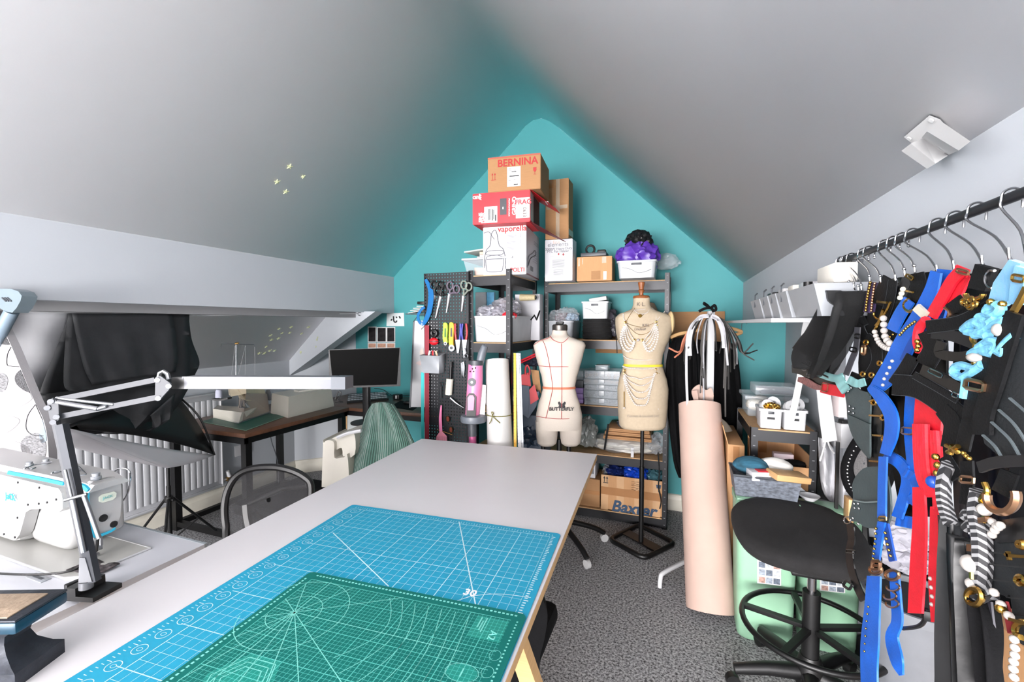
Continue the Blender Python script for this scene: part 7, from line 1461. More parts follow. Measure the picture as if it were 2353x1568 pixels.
# ---------------------------------------------------------------- hanging rail with harnesses
BX = .40
bar0, bar1 = at(1935, 601, X=BX), at(2353, 443, X=BX); bd = (bar1-bar0).normalized()
T = thing('hanging_rail', 'dark grey round hanging rail along the right wall', 'rail', bar0); part(T, 'tube', MB().cyl(bar0-bd*.01, bar1+bd*.45, .0072, n=14), GRYM)
b = MB(); b.tube(circ(bar0-bd*.004, .012, 16, ((1, 0, 0), (0, 0, 1))), .003, 6, True).tube([bar0-bd*.004, bar0-bd*.004+V((.046, 0, 0))], .005, 8); b.tube([bar1+bd*.4, bar1+bd*.4+V((.046, 0, 0))], .005, 8); part(T, 'end_bracket', b, STEEL)
def gpl(X): return plane((X, 0, 0), (1, 0, 0))
HK = [(1934, 600, 1954, 657), (1942, 596, 1965, 661), (1946, 594, 1975, 668), (1957, 590, 1982, 665), (1984, 581, 2001, 645), (1997, 575, 2026, 646), (2033, 561, 2060, 645), (2053, 553, 2081, 632), (2073, 545, 2104, 625), (2097, 534, 2155, 625), (2154, 513, 2193, 616), (2195, 497, 2258, 606), (2245, 477, 2319, 590), (2326, 448, 2357, 582)]
hn = ['first', 'second', 'third', 'fourth', 'fifth', 'sixth', 'seventh', 'eighth', 'ninth', 'tenth', 'eleventh', 'twelfth', 'thirteenth', 'fourteenth']
for i, (x0, y0, x1, y1) in enumerate(HK):
    T = thing('s_hook', 'steel S-hook on the rail, %s counted from its far end' % hn[i], 'hook', gpl(BX)(x1, y1), group='S-hooks on the rail'); p0 = gpl(BX)(x0, y0)
    f = bar0+bd*((p0-bar0).dot(bd)); r = .0105; lo = gpl(BX-.012)(x1, y1)
    P = [f+V((r, 0, -.014)), f+V((r, 0, 0)), f+V((r*.7, 0, r*.8)), f+V((0, 0, r+.001)), f+V((-r*.8, 0, r*.7)), f+V((-r, 0, -.002)), f+V((-r*.9, 0, -.014)).lerp(lo, .0), f.lerp(lo, .6), lo, lo+V((0, -.004, -.006)), lo+V((-.004, -.008, -.003)), lo+V((-.006, -.009, .010))]
    part(T, 'wire', MB().tube(cr(P, 4), .0016, 6), CHROME if i < 9 else STEEL)
    if i in (0, 1, 2, 3, 4, 5, 7, 8): part(T, 'ball_tip', MB().ball(P[-1], .0032, 8, 6), CHROME); part(T, 'ball_tip', MB().ball(P[0], .0032, 8, 6), CHROME)
def garment(name, label, cat, x, y, X=.38): return thing(name, label, cat, gpl(X)(x, y))
PEARLN = M('near_pearl', (186, 180, 174), .25, var=.06, coat=.4)
EDGES = {}
def st(T, pts, w_, X, mat, th=.0022, wave=0, wf=2.0, name='strap', k=5):
    m = MB(); pxstrip(m, pts, w_, gpl(X), th, k, wave, wf); o = part(T, name, m, mat)
    if mat in EDGES and w_ >= 14:
        m = MB(); pxstrip(m, [(p[0], p[1], (p[2] if len(p) > 2 else w_)+3.2) for p in pts], w_+3.2, gpl(X+.0013), .001, k, wave, wf); part(o, 'strap_edge', m, EDGES[mat])
    return o
EDGES[STRAPB] = M('grey_woven_edge', (78, 82, 87), .7); EDGES[BLUES] = M('blue_edge_highlight', (60, 136, 220), .6); EDGES[REDS] = M('pale_red_edge', (236, 70, 84), .6)  # pale blue edges paint in the highlights along the blue straps
def pn(T, pts, X, mat, th=.003, name='panel', k=0): return part(T, name, pxpoly(MB(), pts, gpl(X), th, k), mat, smooth=0)
def ring(T, x, y, rp, X, mat=GOLD, t=.0022, name='ring', a0=0, a1=360, sq=1.0):
    g = gpl(X); n = 20; full = a1-a0 >= 360; P = [g(x+rp*math.cos(math.radians(a0+(a1-a0)*i/(n if full else n-1))), y+rp*sq*math.sin(math.radians(a0+(a1-a0)*i/(n if full else n-1)))) for i in range(n)]
    return part(T, name, MB().tube(P, t, 6, full), mat)
def buckle(T, x, y, w_, h_, rot, X, mat=GOLD, t=.0016):
    r = math.radians(rot); g = gpl(X); P = [g(x+a*math.cos(r)-b*math.sin(r), y+a*math.sin(r)+b*math.cos(r)) for a, b in ((-w_/2, -h_/2), (w_/2, -h_/2), (w_/2, h_/2), (-w_/2, h_/2))]; Q = []
    for i in range(4): Q += [P[i].lerp(P[i-1], .15), P[i].lerp(P[(i+1) % 4], .15)]
    return part(T, 'buckle', MB().tube(Q, t, 6, True), mat)
def bds(T, pts, r, X, mat=PEARLN, name='beads', gap=1.9, k=6):
    P = [gpl(X)(p[0], p[1]) for p in cr2(pts, k)]; m = MB(); acc = 0; m.ball(P[0], r, 8, 5)
    for a, b in zip(P, P[1:]):
        L_ = (b-a).length; acc += L_
        while acc > r*gap: acc -= r*gap; m.ball(a.lerp(b, 1-acc/L_), r, 8, 5)
    return part(T, name, m, mat, kind='stuff' if r < .004 else None)
def drap(T, L, R, X, mat, seed=1, amp=.008, nu=14, nv=18, name='panel', solid=.0015):
    Lc, Rc = cr2(L, 6), cr2(R, 6); g = gpl(X); m = MB()
    def f(u, v):
        a = Lc[min(len(Lc)-1, round(v*(len(Lc)-1)))]; b = Rc[min(len(Rc)-1, round(v*(len(Rc)-1)))]
        return g(a[0]+(b[0]-a[0])*u, a[1]+(b[1]-a[1])*u)-V((amp*math.sin(u*11+seed+v)+amp*.6*math.sin(u*23+seed*2-2*v)+amp, 0, 0))
    m.sheet(f, nu, nv); return part(T, name, m, mat, solid=solid)
def rope(T, pts, r, X, mat, name='rope', tw=0): P = [gpl(X)(p[0], p[1]) for p in cr2(pts, 6)]; return part(T, name, MB().tube(P, r, 8), mat)
# black sheets added behind, standing in for the dark gaps between harnesses
T = garment('gap_sheet', 'black satin skirt sheet added to darken the gaps behind the blue and red harnesses', 'backing', 2150, 1180, .43); drap(T, [(2062, 640), (2040, 760), (2028, 900), (2060, 1050), (2085, 1190)], [(2170, 620), (2195, 760), (2200, 900), (2205, 1050), (2200, 1190)], .432, SATINB, 2, .006)
T = garment('gap_sheet', 'black satin skirt sheet added to darken the gaps behind the sky-blue harness', 'backing', 2280, 1250, .43); drap(T, [(2190, 640), (2195, 760), (2195, 900), (2200, 1080), (2215, 1260)], [(2400, 600), (2400, 760), (2400, 900), (2400, 1080), (2400, 1300)], .428, SATINB, 5, .006)
T = garment('gap_sheet_narrow', 'narrow black sheet added to darken the gap behind the pearl-loop harness', 'gap filler', 2010, 1090, .42); drap(T, [(1998, 690), (1985, 760), (1976, 850), (1990, 960), (2000, 1090)], [(2068, 650), (2064, 760), (2052, 860), (2040, 960), (2036, 1090)], .425, M('gap_black', (16, 16, 18), .8, var=.4, vs=60), 4, .006)  # extra black sheet added here, its colour stands in for the dark gap
# tulle bag and trims
TUL = M('black_tulle', (16, 17, 18), .8, alpha=.66, var=.3, vs=25, bump=.4, bs=30)
T = garment('tulle_bag', 'sheer black tulle drawstring bag at the far end of the rail', 'bag', 1890, 870)
drap(T, [(1945, 662), (1925, 705), (1878, 755), (1824, 800), (1836, 828)], [(1992, 672), (1998, 705), (1985, 770), (1962, 830), (1930, 874)], .385, TUL, 3, .026, 30, 26, 'front_layer'); drap(T, [(1950, 665), (1935, 705), (1895, 755), (1850, 800), (1858, 838)], [(1985, 675), (1990, 705), (1975, 770), (1950, 830), (1915, 870)], .405, TUL, 6, .02, 14, 18, 'back_layer')
rope(T, [(1824, 800), (1835, 828), (1870, 850), (1905, 868)], .003, .375, BLKP, 'hem'); rope(T, [(1822, 800), (1850, 765), (1885, 740), (1925, 702)], .0022, .372, BLKP, 'hem')
pn(T, [(1852, 788), (1876, 798), (1866, 822), (1842, 812)], .398, M('tan_card', (170, 140, 118), .8), name='card_tag'); pn(T, [(1896, 830), (1908, 834), (1903, 850), (1892, 846)], .398, M('maroon_fabric', (0, 0, 0)), name='red_tag')
T = garment('black_trim', 'black eyelet trim hanging below the tulle bag', 'trim', 1880, 880); st(T, [(1820, 848, 18), (1850, 848, 34), (1885, 868, 36), (1930, 888, 28)], 30, .39, SATINB, wave=.004); 
for x, y in ((1848, 846), (1860, 862), (1858, 835)): ring(T, x, y, 6, .383, STEEL, .0015, 'eyelet')
T = garment('lace_strap', 'dusty pink lace strap below the black eyelet trim', 'strap', 1860, 885); st(T, [(1834, 872, 10), (1850, 876, 16), (1872, 888, 14), (1890, 893, 10)], 14, .385, M('dusty_pink_lace', (140, 92, 88), .9, var=.5, vs=120), wave=.003)
T = garment('red_strap', 'red webbing strap end below the tulle bag', 'strap', 1915, 895); st(T, [(1888, 890), (1910, 896), (1942, 902)], 22, .378, REDS); buckle(T, 1895, 891, 14, 18, 10, .374, ROSE)
T = garment('teal_ribbon', 'pale turquoise satin ribbon tied between the black straps', 'ribbon', 1940, 870); TR = M('pale_teal_satin', (140, 196, 196), .4, var=.15, vs=20); st(T, [(1882, 858), (1910, 868), (1935, 872)], 17, .375, TR); st(T, [(1925, 862), (1935, 885), (1945, 900)], 22, .372, TR, wave=.003); st(T, [(1950, 872), (1970, 882), (1988, 878)], 18, .374, TR, wave=.003)
T = garment('bead_strand', 'short strand of red beads at the rail far end', 'beads', 1930, 690); bds(T, [(1938, 668), (1930, 680), (1924, 694)], .0045, .38, REDP)
T = garment('beaded_strap', 'gold and purple beaded strap beside the tulle bag', 'strap', 2000, 715); st(T, [(2003, 648), (1996, 685), (1991, 718)], 12, .385, M('purple_velvet', (60, 42, 86), .8)); bds(T, [(2000, 650), (1993, 685), (1989, 718)], .0032, .378, GOLD); bds(T, [(2010, 652), (2005, 685), (2002, 715)], .003, .378, ROSE); st(T, [(2014, 650), (2009, 690), (2004, 720)], 9, .387, M('purple_velvet', (0, 0, 0)))
# first black harness with gold hardware
T = garment('harness', 'black elastic harness with gold bars next to the tulle bag', 'harness', 2010, 1090)
st(T, [(2045, 640), (2030, 668), (2018, 700)], 32, .385, STRAPB); st(T, [(2052, 645), (2045, 690), (2030, 735)], 18, .38, STRAPB); st(T, [(2016, 693), (2038, 696)], 5, .372, GOLD, .003, name='gold_bar')
st(T, [(1990, 735), (1975, 745), (1982, 770), (2000, 785)], 20, .384, STRAPB); st(T, [(1971, 752), (1967, 800), (1956, 830), (1944, 862)], 12, .372, M('grey_black_elastic', (62, 62, 68), .6)); buckle(T, 1960, 804, 15, 9, 15, .368, BLKM); buckle(T, 1970, 773, 11, 9, 5, .368, BLKM)
st(T, [(1990, 775), (2010, 795), (2015, 830), (2000, 862)], 22, .38, STRAPB); buckle(T, 1985, 805, 8, 18, 5, .37, ROSE, .003); st(T, [(1995, 860), (1975, 868), (1955, 862)], 14, .383, STRAPB); st(T, [(2050, 800), (2040, 850), (2020, 900)], 24, .395, STRAPB)
for x, y in ((1990, 787), (1983, 860), (2003, 862), (2022, 835)): ring(T, x, y, 5, .372)
st(T, [(2013, 905), (2014, 960), (2012, 1030), (2012, 1088)], 24, .382, SATINB, wave=.002); st(T, [(2026, 915), (2032, 960), (2028, 1000)], 12, .385, STRAPB)
for y in (922, 955, 1000, 1060, 1086): st(T, [(1998, y), (2027, y+2)], 4, .377, GOLD, .003, name='gold_bar')
for x, y in ((2030, 960), (2033, 1010), (2008, 925)): ring(T, x, y, 6, .374, GOLD)
# harness with pearl loops
T = garment('harness', 'black harness with hanging pearl loops, second cluster on the rail', 'harness', 2050, 880)
st(T, [(2105, 628), (2110, 660), (2098, 692)], 34, .378, STRAPB); st(T, [(2085, 640), (2070, 690), (2050, 740)], 22, .384, SATINB); buckle(T, 2090, 637, 18, 7, 30, .37); st(T, [(2080, 668), (2098, 672)], 4, .37, GOLD, .003, name='gold_bar'); ring(T, 2092, 702, 14, .37, GOLD, .003, 'd_ring', 20, 250, 1.0)
ring(T, 2020, 722, 12, .37, GOLD, .002, 'ring', 0, 200); rope(T, [(2046, 695), (2034, 720), (2012, 748)], .0022, .37, GOLD, 'chain'); rope(T, [(2030, 712), (2020, 740), (2010, 760)], .003, .368, GOLD, 'chain')
bds(T, [(2030, 732), (2031, 752), (2033, 772), (2040, 785), (2050, 793)], .0062, .365); bds(T, [(2010, 763), (2014, 776), (2022, 790), (2034, 799), (2045, 803)], .005, .365); bds(T, [(2075, 665), (2070, 680), (2066, 690)], .0045, .366, M('crystal', (226, 220, 200), .15), name='crystals')
drap(T, [(2060, 690), (2045, 740), (2040, 790), (2035, 840)], [(2110, 690), (2100, 740), (2085, 780), (2060, 830)], .39, SATINB, 4, .004)
bds(T, [(2050, 740), (2060, 760), (2045, 775)], .0022, .372, GOLD, 'gold_studs', 6); bds(T, [(2085, 700), (2075, 720), (2062, 735)], .0022, .372, GOLD, 'gold_studs', 6)
# grey leather panels
LEA = M('grey_green_leather', (66, 80, 82), .55, var=.15, vs=14, bump=.15, bs=120, alpha=.94)
T = garment('leather_harness', 'grey-green leather panels with silver studs hanging on the rail', 'harness', 1990, 1215, .37); pn(T, cr2([(1940, 888), (1958, 884), (1978, 898), (1998, 910), (1998, 980), (1998, 1050), (1985, 1042), (1962, 1010), (1948, 970), (1945, 930)], 3, True), .376, LEA, name='upper_panel'); pn(T, [(1998, 1045), (1975, 1030), (1952, 985), (1947, 952), (1998, 975)], .372, LEA, name='overlap_panel')
pn(T, cr2([(1960, 1145), (1958, 1115), (1970, 1090), (1992, 1074), (2030, 1080), (2045, 1140), (2040, 1205), (1995, 1214), (1970, 1200), (1950, 1193)], 3, True), .366, LEA, name='lower_panel'); st(T, [(1962, 1150), (1990, 1155), (2030, 1152)], 3, .362, M('leather_edge', (120, 132, 132), .6), name='seam')
b = MB()
for x, y in ((1956, 892), (1949, 900), (1952, 934), (1961, 939), (1951, 946), (1961, 950), (1963, 1158), (1972, 1158), (1964, 1168), (1974, 1169), (1960, 1191), (1972, 1204)): b.ball(gpl(.364 if y > 1000 else .372)(x, y), .0032, 8, 5)
part(T, 'stud', b, CHROME, kind='stuff')
T = garment('buckle_strap', 'thin black strap with slider buckles in front of the stool seat', 'strap', 1955, 1330); st(T, [(1954, 1205), (1957, 1240), (1952, 1270), (1957, 1310), (1970, 1350), (1985, 1380)], 16, .368, SATINB, wave=.002); ring(T, 1947, 1196, 8, .366, CHROME, .0014); buckle(T, 1955, 1268, 20, 7, 8, .364, BLKM); buckle(T, 1948, 1345, 18, 14, 35, .364, BLKP, .003)
# blue harness
T = garment('harness', 'long royal blue elastic harness with gold fittings', 'harness', 2030, 1560)
st(T, [(2152, 625, 24), (2140, 670, 30), (2112, 735, 42), (2080, 790, 48), (2052, 845, 48), (2020, 885, 34), (1998, 900, 14)], 40, .365, BLUES, .003, k=6); st(T, [(2000, 892, 14), (2025, 915, 26), (2048, 955, 30), (2048, 1000, 30), (2034, 1045, 22)], 28, .36, BLUES, .003)
st(T, [(2172, 620), (2165, 680), (2150, 740), (2130, 790)], 34, .375, BLUES, .003); st(T, [(2098, 905), (2094, 980), (2100, 1060), (2104, 1115), (2098, 1160)], 30, .37, BLUES, .003, .002); st(T, [(2135, 750), (2100, 780), (2075, 830)], 14, .36, M('dark_blue_elastic', (16, 70, 160), .5)); st(T, [(2090, 690), (2070, 720), (2050, 760)], 26, .37, BLUES)
st(T, [(2034, 1045), (2068, 1065), (2085, 1100), (2075, 1150), (2062, 1190)], 24, .368, BLUES, .003, .003); st(T, [(2060, 1195), (2085, 1200), (2110, 1205)], 24, .372, BLUES, .002, .003); st(T, [(2030, 1050), (2028, 1110), (2027, 1190)], 18, .358, BLUES, .003); st(T, [(2080, 1085), (2100, 1100), (2108, 1135), (2090, 1155)], 20, .366, BLUES, .002, .003)
buckle(T, 2028, 1192, 16, 8, 0, .354); buckle(T, 2085, 991, 26, 15, 5, .362, ROSE); st(T, [(2027, 1200), (2020, 1240), (2013, 1288)], 17, .358, BLUES, .003, .0015); bds(T, [(2013, 1215), (2010, 1250), (2006, 1285)], .0026, .353, GOLD, 'gold_studs', 4); st(T, [(2035, 1205), (2044, 1250), (2052, 1290)], 14, .36, M('dark_blue_elastic', (0, 0, 0)), .003); bds(T, [(2034, 1225), (2040, 1255), (2048, 1285)], .0028, .354, GOLD, 'gold_studs', 3.4)
ring(T, 2012, 1310, 14, .352, ROSE, .0026, sq=.7); buckle(T, 2013, 1300, 18, 20, 4, .35, ROSE, .003); ring(T, 2050, 1322, 16, .352, ROSE, .0026, sq=.7)
st(T, [(2009, 1325, 30), (2005, 1400, 34), (2000, 1470, 40), (1998, 1530, 38), (1999, 1600, 36)], 36, .352, BLUES, .003, .005, .7); st(T, [(2055, 1315, 20), (2060, 1380, 22), (2062, 1430, 24), (2050, 1465, 28), (2062, 1520, 26), (2072, 1552, 8)], 24, .357, BLUES, .003, .005, .7)
for x, y in ((2045, 1370), (2052, 1350), (2050, 1388)): ring(T, x, y, 15, .353, ROSE, .0015, 'ring', -60, 200, .6)
bds(T, [(2050, 830), (2040, 855), (2028, 880), (2032, 890)], .003, .352, PEARLN, 'studs', 5); bds(T, [(2068, 770), (2085, 752), (2105, 738)], .0025, .352, GOLD, 'studs', 3); st(T, [(2106, 706), (2128, 726)], 18, .355, M('crystal', (0, 0, 0)), .004, name='crystal_clip')
bds(T, [(1995, 1395), (1990, 1440), (1986, 1500)], .002, .348, GOLD, 'gold_studs', 8)
# red harness
T = garment('harness', 'red elastic harness with twisted rope and long tails', 'harness', 2130, 1420)
st(T, [(2210, 622), (2188, 645), (2165, 685), (2140, 728)], 25, .358, REDS, .003); st(T, [(2220, 630), (2200, 668), (2188, 712)], 30, .362, REDS, .003); st(T, [(2195, 618), (2225, 630)], 18, .36, REDS); buckle(T, 2212, 625, 28, 8, 15, .354, ROSE); st(T, [(2185, 700), (2183, 725)], 8, .36, REDS)
RRP = M('red_rope', (214, 20, 40), .7, var=.35, vs=90, bump=.6, bs=90); rope(T, [(2128, 735), (2112, 755), (2108, 785), (2114, 808)], .0065, .352, RRP); bds(T, [(2108, 785), (2110, 800), (2106, 806)], .004, .348, GOLD); ring(T, 2168, 722, 14, .35, ROSE, .002, 'ring', -80, 90)
pn(T, [(2103, 912), (2140, 920), (2165, 935), (2160, 1000), (2098, 985)], .356, REDS, name='band')
for k in range(5): rope(T, [(2104+k*6, 975), (2106+k*6, 1040), (2112+k*6, 1095), (2130+k*6, 1140)], .0045, .352-.001*k, RRP)
for k in range(3): rope(T, [(2140+k*7, 990), (2145+k*7, 1060), (2150+k*6, 1120), (2152+k*6, 1170)], .0045, .354, RRP)
bds(T, [(2150, 1050), (2155, 1075), (2150, 1100)], .005, .346, GOLD, 'charms', 2.4); b = MB(); b.ball(gpl(.346)(2145, 1108), .009, 10, 8); part(T, 'blue_bead', b, M('blue_glass', (30, 80, 180), .15))
st(T, [(2112, 1120, 26), (2114, 1200, 30), (2110, 1300, 34), (2104, 1410, 32)], 30, .35, REDS, .003, .001); st(T, [(2150, 1165, 20), (2150, 1250, 24), (2148, 1340, 24), (2149, 1430, 14)], 22, .352, REDS, .003, .001); rope(T, [(2158, 1220), (2160, 1250), (2156, 1280)], .0015, .346, GOLD, 'gold_script'); bds(T, [(2138, 1330), (2142, 1370), (2140, 1400)], .003, .35, PEARLN, gap=4)
T = garment('cord_toggle', 'black toggle cord hanging over the grey waste bin', 'cord', 2100, 1430); rope(T, [(2130, 1400), (2125, 1425), (2110, 1440), (2075, 1445)], .003, .36, BLKP); b = MB(); b.box(gpl(.36)(2128, 1412), (.012, .014, .016), .003); part(T, 'toggle', b, BLKP)
# broad black harness
T = garment('harness', 'broad black strap harness with gold chain ring in front of the red one', 'harness', 2200, 1000, .35)
pn(T, [(2240, 607), (2282, 618), (2262, 670), (2222, 662)], .345, STRAPB, .006, 'folded_strap'); ring(T, 2239, 676, 20, .338, GOLD, .003, 'd_ring', 0, 180, .6)
for dx, dy in ((-8, 8), (0, 0), (7, 9), (-2, 14), (-16, 4)): ring(T, 2232+dx, 690+dy, 7, .336, GOLD, .0018, 'chain_link')
st(T, [(2190, 690), (2210, 720), (2200, 745)], 40, .352, STRAPB); st(T, [(2130, 752), (2200, 742), (2245, 722), (2300, 690)], 28, .344, STRAPB); st(T, [(2142, 765), (2190, 772), (2240, 790)], 26, .346, M('black_webbing_dark', (20, 20, 22), .6)); st(T, [(2132, 760), (2145, 800), (2125, 840)], 44, .348, STRAPB); st(T, [(2165, 785), (2160, 812), (2200, 820), (2240, 815)], 22, .347, SATINB)
st(T, [(2098, 820), (2080, 850), (2055, 885)], 30, .348, STRAPB); st(T, [(2052, 884), (2110, 892), (2170, 930), (2235, 985)], 46, .342, STRAPB); st(T, [(2118, 850), (2160, 868), (2215, 900)], 26, .339, SATINB); st(T, [(2100, 862), (2150, 890), (2200, 920)], 14, .338, STRAPB); buckle(T, 2150, 858, 34, 10, 25, .334, CHROME, .001); buckle(T, 2195, 908, 14, 10, 25, .334, CHROME, .001); st(T, [(2165, 940, 34), (2190, 975, 40), (2180, 1030, 34)], 36, .341, STRAPB)
st(T, [(2240, 930), (2225, 980), (2212, 1035)], 32, .336, STRAPB); rope(T, [(2175, 1024), (2190, 1032), (2200, 1040)], .003, .33, GOLD, 'flower'); rope(T, [(2190, 1024), (2186, 1034), (2184, 1044)], .003, .33, GOLD, 'flower'); rope(T, [(2178, 1040), (2190, 1034), (2202, 1026)], .003, .33, GOLD, 'flower'); bds(T, [(2214, 1042), (2222, 1050), (2230, 1056)], .003, .33, GOLD)
st(T, [(2170, 1050), (2185, 1075), (2200, 1100)], 26, .338, STRAPB); buckle(T, 2222, 1103, 30, 14, 5, .33, ROSE, .0018); st(T, [(2222, 1060), (2224, 1110), (2220, 1160)], 28, .336, STRAPB)
# sky blue harness
T = garment('harness', 'sky-blue velvet harness with knotted rope at the near end', 'harness', 2250, 910, .34)
pn(T, [(2318, 597), (2345, 606), (2318, 690), (2302, 704), (2271, 688), (2282, 650)], .340, SKYS, .006, 'wide_strap'); ring(T, 2280, 642, 16, .344, CHROME, .0016, 'ring', 90, 290, 1.3)
SKR = M('sky_blue_rope', (118, 190, 224), .8, var=.3, vs=90, bump=.6, bs=90)
for pts in ([(2275, 705), (2268, 718), (2285, 722), (2300, 710), (2290, 700)], [(2215, 758), (2235, 742), (2260, 735), (2280, 745), (2262, 760), (2240, 765), (2222, 762)], [(2240, 740), (2265, 752), (2300, 742), (2312, 738)], [(2250, 728), (2270, 740), (2290, 730)], [(2250, 800), (2275, 785), (2295, 790), (2285, 812), (2260, 808)], [(2232, 815), (2250, 805), (2290, 800)], [(2258, 838), (2240, 848), (2205, 840), (2192, 855), (2210, 868), (2235, 855), (2255, 842)], [(2222, 862), (2220, 885), (2216, 915)], [(2240, 770), (2255, 768), (2270, 772)], [(2300, 805), (2318, 785), (2335, 770)], [(2295, 808), (2310, 815), (2312, 800)]): rope(T, pts, .0052, .333, SKR)
ring(T, 2250, 776, 17, .334, GOLD, .0026, 'd_ring', 90, 300); b = MB(); b.ball(gpl(.332)(2242, 822), (.008, .011, .006), 12, 8); part(T, 'pearl', b, PEARLN); b = MB(); b.ball(gpl(.332)(2300, 758), .008, 12, 8); part(T, 'pearl', b, PEARLN)
for x, y in ((2276, 694), (2303, 699), (2243, 796), (2246, 804), (2241, 834)): b = MB(); b.ball(gpl(.333)(x, y), .004, 8, 6); part(T, 'gold_bead', b, GOLD)
st(T, [(2352, 615), (2342, 650), (2338, 700)], 30, .338, SKYS, .004); buckle(T, 2340, 640, 28, 14, 10, .333); st(T, [(2360, 660), (2345, 690), (2328, 718)], 10, .334, GOLD, .004, name='gold_bar')
# black corset
CRS = M('black_corset_cloth', (26, 30, 33), .7, var=.15, vs=30, bump=.2, bs=200); SEAM = M('corset_seam', (92, 102, 106), .7)
T = garment('corset', 'large black boned corset at the near end of the rail', 'corset', 2320, 1060, .33)
pn(T, [(2345, 745), (2420, 735), (2420, 1060), (2300, 1052), (2262, 1020), (2255, 990), (2275, 960), (2300, 880), (2320, 800)], .335, CRS, .006)
for pts in ([(2278, 970), (2320, 1010), (2345, 1052)], [(2295, 942), (2330, 975), (2360, 1020)], [(2320, 915), (2360, 950), (2390, 980)], [(2258, 1000), (2285, 1025), (2302, 1052)]): st(T, pts, 3.5, .328, SEAM, .002, name='boning')
st(T, [(2335, 720), (2310, 800), (2285, 880), (2262, 950), (2258, 1000)], 40, .331, STRAPB, .004); buckle(T, 2240, 886, 44, 20, 12, .328, ROSE, .0026); st(T, [(2285, 800), (2260, 850), (2240, 905), (2232, 960)], 36, .334, STRAPB); st(T, [(2300, 790), (2325, 760), (2345, 745)], 30, .336, STRAPB)
st(T, [(2250, 1075), (2300, 1062), (2420, 1058)], 26, .328, M('black_webbing_dark', (0, 0, 0)), .003); st(T, [(2322, 1085), (2310, 1115), (2300, 1135)], 44, .33, STRAPB); st(T, [(2360, 1080), (2360, 1130)], 30, .332, STRAPB)
ring(T, 2302, 1142, 34, .326, ROSE, .0042, 'd_ring', -20, 190, 1.05); rope(T, [(2262, 1110), (2268, 1130), (2255, 1150), (2266, 1170), (2262, 1200)], .003, .328, GOLD, 'chain'); b = MB(); b.ball(gpl(.327)(2262, 1172), .007, 10, 8); part(T, 'pearl', b, PEARLN)
st(T, [(2262, 1190), (2264, 1202)], 18, .328, ROSE, .006, name='gold_sleeve'); bds(T, [(2280, 1200), (2292, 1212), (2300, 1206), (2285, 1220), (2278, 1232)], .0042, .326, PEARLN, gap=1.8)
pn(T, [(2270, 1215), (2300, 1195), (2420, 1180), (2420, 1245), (2290, 1248)], .336, SATINB, .004, 'ruffle')
T = garment('waist_belt', 'black pleated waist belt with gold lettering at the near end', 'belt', 2320, 1470, .33); pn(T, [(2270, 1242), (2420, 1250), (2420, 1520), (2345, 1480), (2330, 1440), (2322, 1375), (2280, 1360), (2268, 1300)], .338, CRS, .005)
for y in (1272, 1300, 1335, 1372, 1410): st(T, [(2272 if y < 1350 else 2318, y-3), (2320, y+2), (2400, y+8)], 3, .332, M('black_webbing_dark', (0, 0, 0)), .002, name='pleat')
st(T, [(2312, 1272), (2322, 1278), (2380, 1281)], 7, .330, GOLD, .003, name='gold_letter'); st(T, [(2316, 1268), (2320, 1288)], 5, .330, GOLD, .003, name='gold_letter'); ring(T, 2345, 1334, 10, .330, GOLD, .0026, 'gold_letter', 60, 400, .9); ring(T, 2347, 1252, 6, .330, GOLD, .003, 'gold_flower'); ring(T, 2350, 1448, 18, .328, GOLD, .003, 'gold_letter', 100, 300, 1)
# striped ropes, ribbons
def striped():
    m = M('striped_rope', (40, 40, 42), .7); nt = m.node_tree; N = nt.nodes; L = nt.links; tc = N.new('ShaderNodeTexCoord'); wv = N.new('ShaderNodeTexWave'); wv.wave_type = 'BANDS'; wv.bands_direction = 'DIAGONAL'; wv.inputs['Scale'].default_value = 62; r = N.new('ShaderNodeValToRGB'); r.color_ramp.interpolation = 'CONSTANT'; r.color_ramp.elements[1].position = .62
    r.color_ramp.elements[0].color = (.012, .012, .014, 1); r.color_ramp.elements[1].color = (.22, .22, .225, 1); L.new(tc.outputs['Object'], wv.inputs['Vector']); L.new(wv.outputs['Fac'], r.inputs[0]); L.new(r.outputs[0], N['Principled BSDF'].inputs['Base Color']); return m
STR = striped()
T = garment('striped_rope', 'black and white striped rope hanging beside the red harness', 'rope', 2185, 1200, .34); rope(T, [(2182, 1068), (2170, 1100), (2168, 1140), (2176, 1180), (2185, 1205)], .0085, .334, STR)
T = garment('striped_rope', 'thick striped rope with pearls and a gold ring', 'rope', 2250, 1370, .33); rope(T, [(2252, 1130), (2246, 1180), (2255, 1230), (2257, 1290), (2252, 1340), (2246, 1372)], .0095, .33, STR); rope(T, [(2218, 1190), (2225, 1180), (2232, 1195), (2240, 1215), (2246, 1240)], .006, .328, STR); rope(T, [(2222, 1215), (2235, 1205), (2240, 1230)], .006, .327, STR)
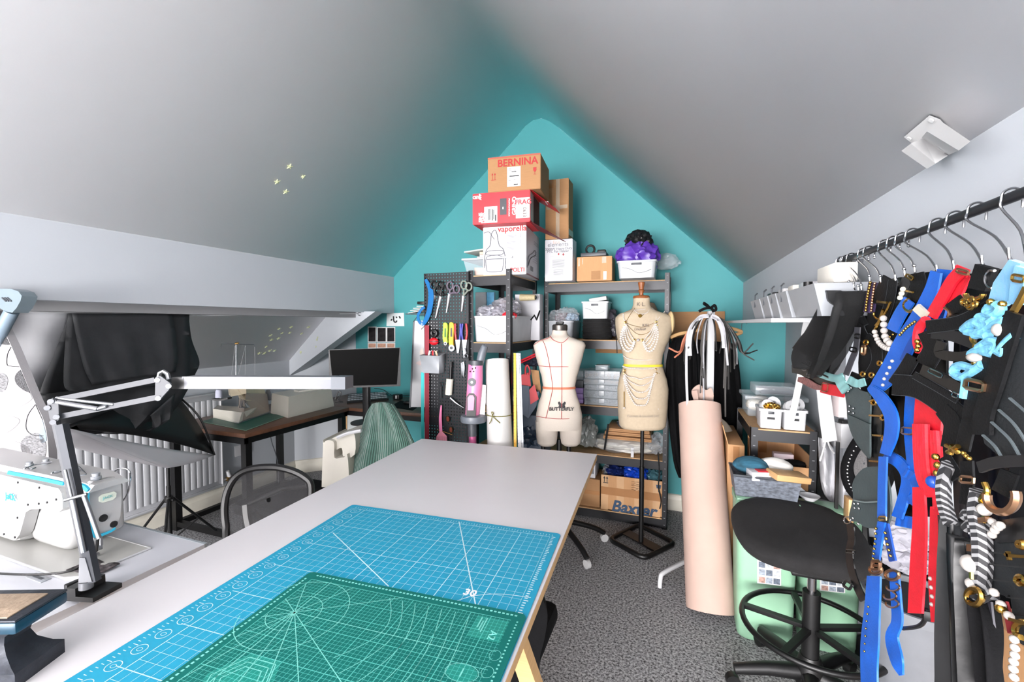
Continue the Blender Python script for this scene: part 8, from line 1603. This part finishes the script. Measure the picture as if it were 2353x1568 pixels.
st(T, [(2236, 1252), (2236, 1268)], 16, .326, ROSE, .006, name='gold_sleeve'); b = MB(); b.ball(gpl(.322)(2229, 1296), (.009, .010, .010), 14, 10); part(T, 'pearl', b, PEARLN); b = MB(); b.ball(gpl(.323)(2233, 1342), .0062, 12, 8); part(T, 'pearl', b, PEARLN); rope(T, [(2234, 1312), (2234, 1322), (2234, 1330)], .003, .322, GOLD, 'gold_link'); ring(T, 2239, 1372, 17, .321, GOLD, .003, sq=1.1); ring(T, 2242, 1376, 14, .323, GOLD, .002, sq=1.1)
rope(T, [(2290, 1372), (2270, 1375), (2255, 1382)], .003, .326, STR); bds(T, [(2284, 1362), (2292, 1376), (2300, 1390), (2310, 1402), (2320, 1418)], .0045, .322, PEARLN, gap=2.9); bds(T, [(2300, 1400), (2306, 1412), (2315, 1420)], .005, .321, GOLD, 'gold_beads', 2.2); st(T, [(2308, 1385), (2318, 1420), (2325, 1455)], 14, .328, M('dark_red_velvet', (120, 16, 24), .7)); bds(T, [(2330, 1470), (2332, 1500), (2328, 1530), (2330, 1560)], .004, .322, PEARLN, gap=1.9)
st(T, [(2322, 1424), (2360, 1434)], 7, .32, GOLD, .004, name='gold_bar')
T = garment('satin_ribbon', 'widest black satin ribbon hanging down beside the red tails', 'ribbon', 2180, 1600, .35); drap(T, [(2168, 1185), (2164, 1260), (2158, 1380), (2152, 1480), (2150, 1620)], [(2215, 1195), (2218, 1260), (2220, 1380), (2220, 1480), (2222, 1620)], .347, SATINB, 3, .006, 12, 20, 'ribbon')
T = garment('satin_ribbon', 'black satin ribbon hanging below the gold ring', 'ribbon', 2240, 1600, .34); drap(T, [(2216, 1230), (2220, 1320), (2222, 1420), (2222, 1620)], [(2250, 1250), (2256, 1320), (2262, 1420), (2268, 1620)], .343, SATINB, 7, .008, 10, 18, 'ribbon')
T = garment('satin_ribbon', 'black satin ribbon hanging nearest the camera below the waist belt', 'ribbon', 2300, 1600, .335); drap(T, [(2256, 1380), (2262, 1450), (2266, 1520), (2268, 1620)], [(2290, 1385), (2308, 1440), (2322, 1520), (2326, 1620)], .338, CLOTHB, 9, .008, 10, 16, 'ribbon')
st(T, [(2268, 1385), (2272, 1420), (2276, 1450)], 22, .332, M('grey_satin', (0, 0, 0)), .002, name='grey_fold')
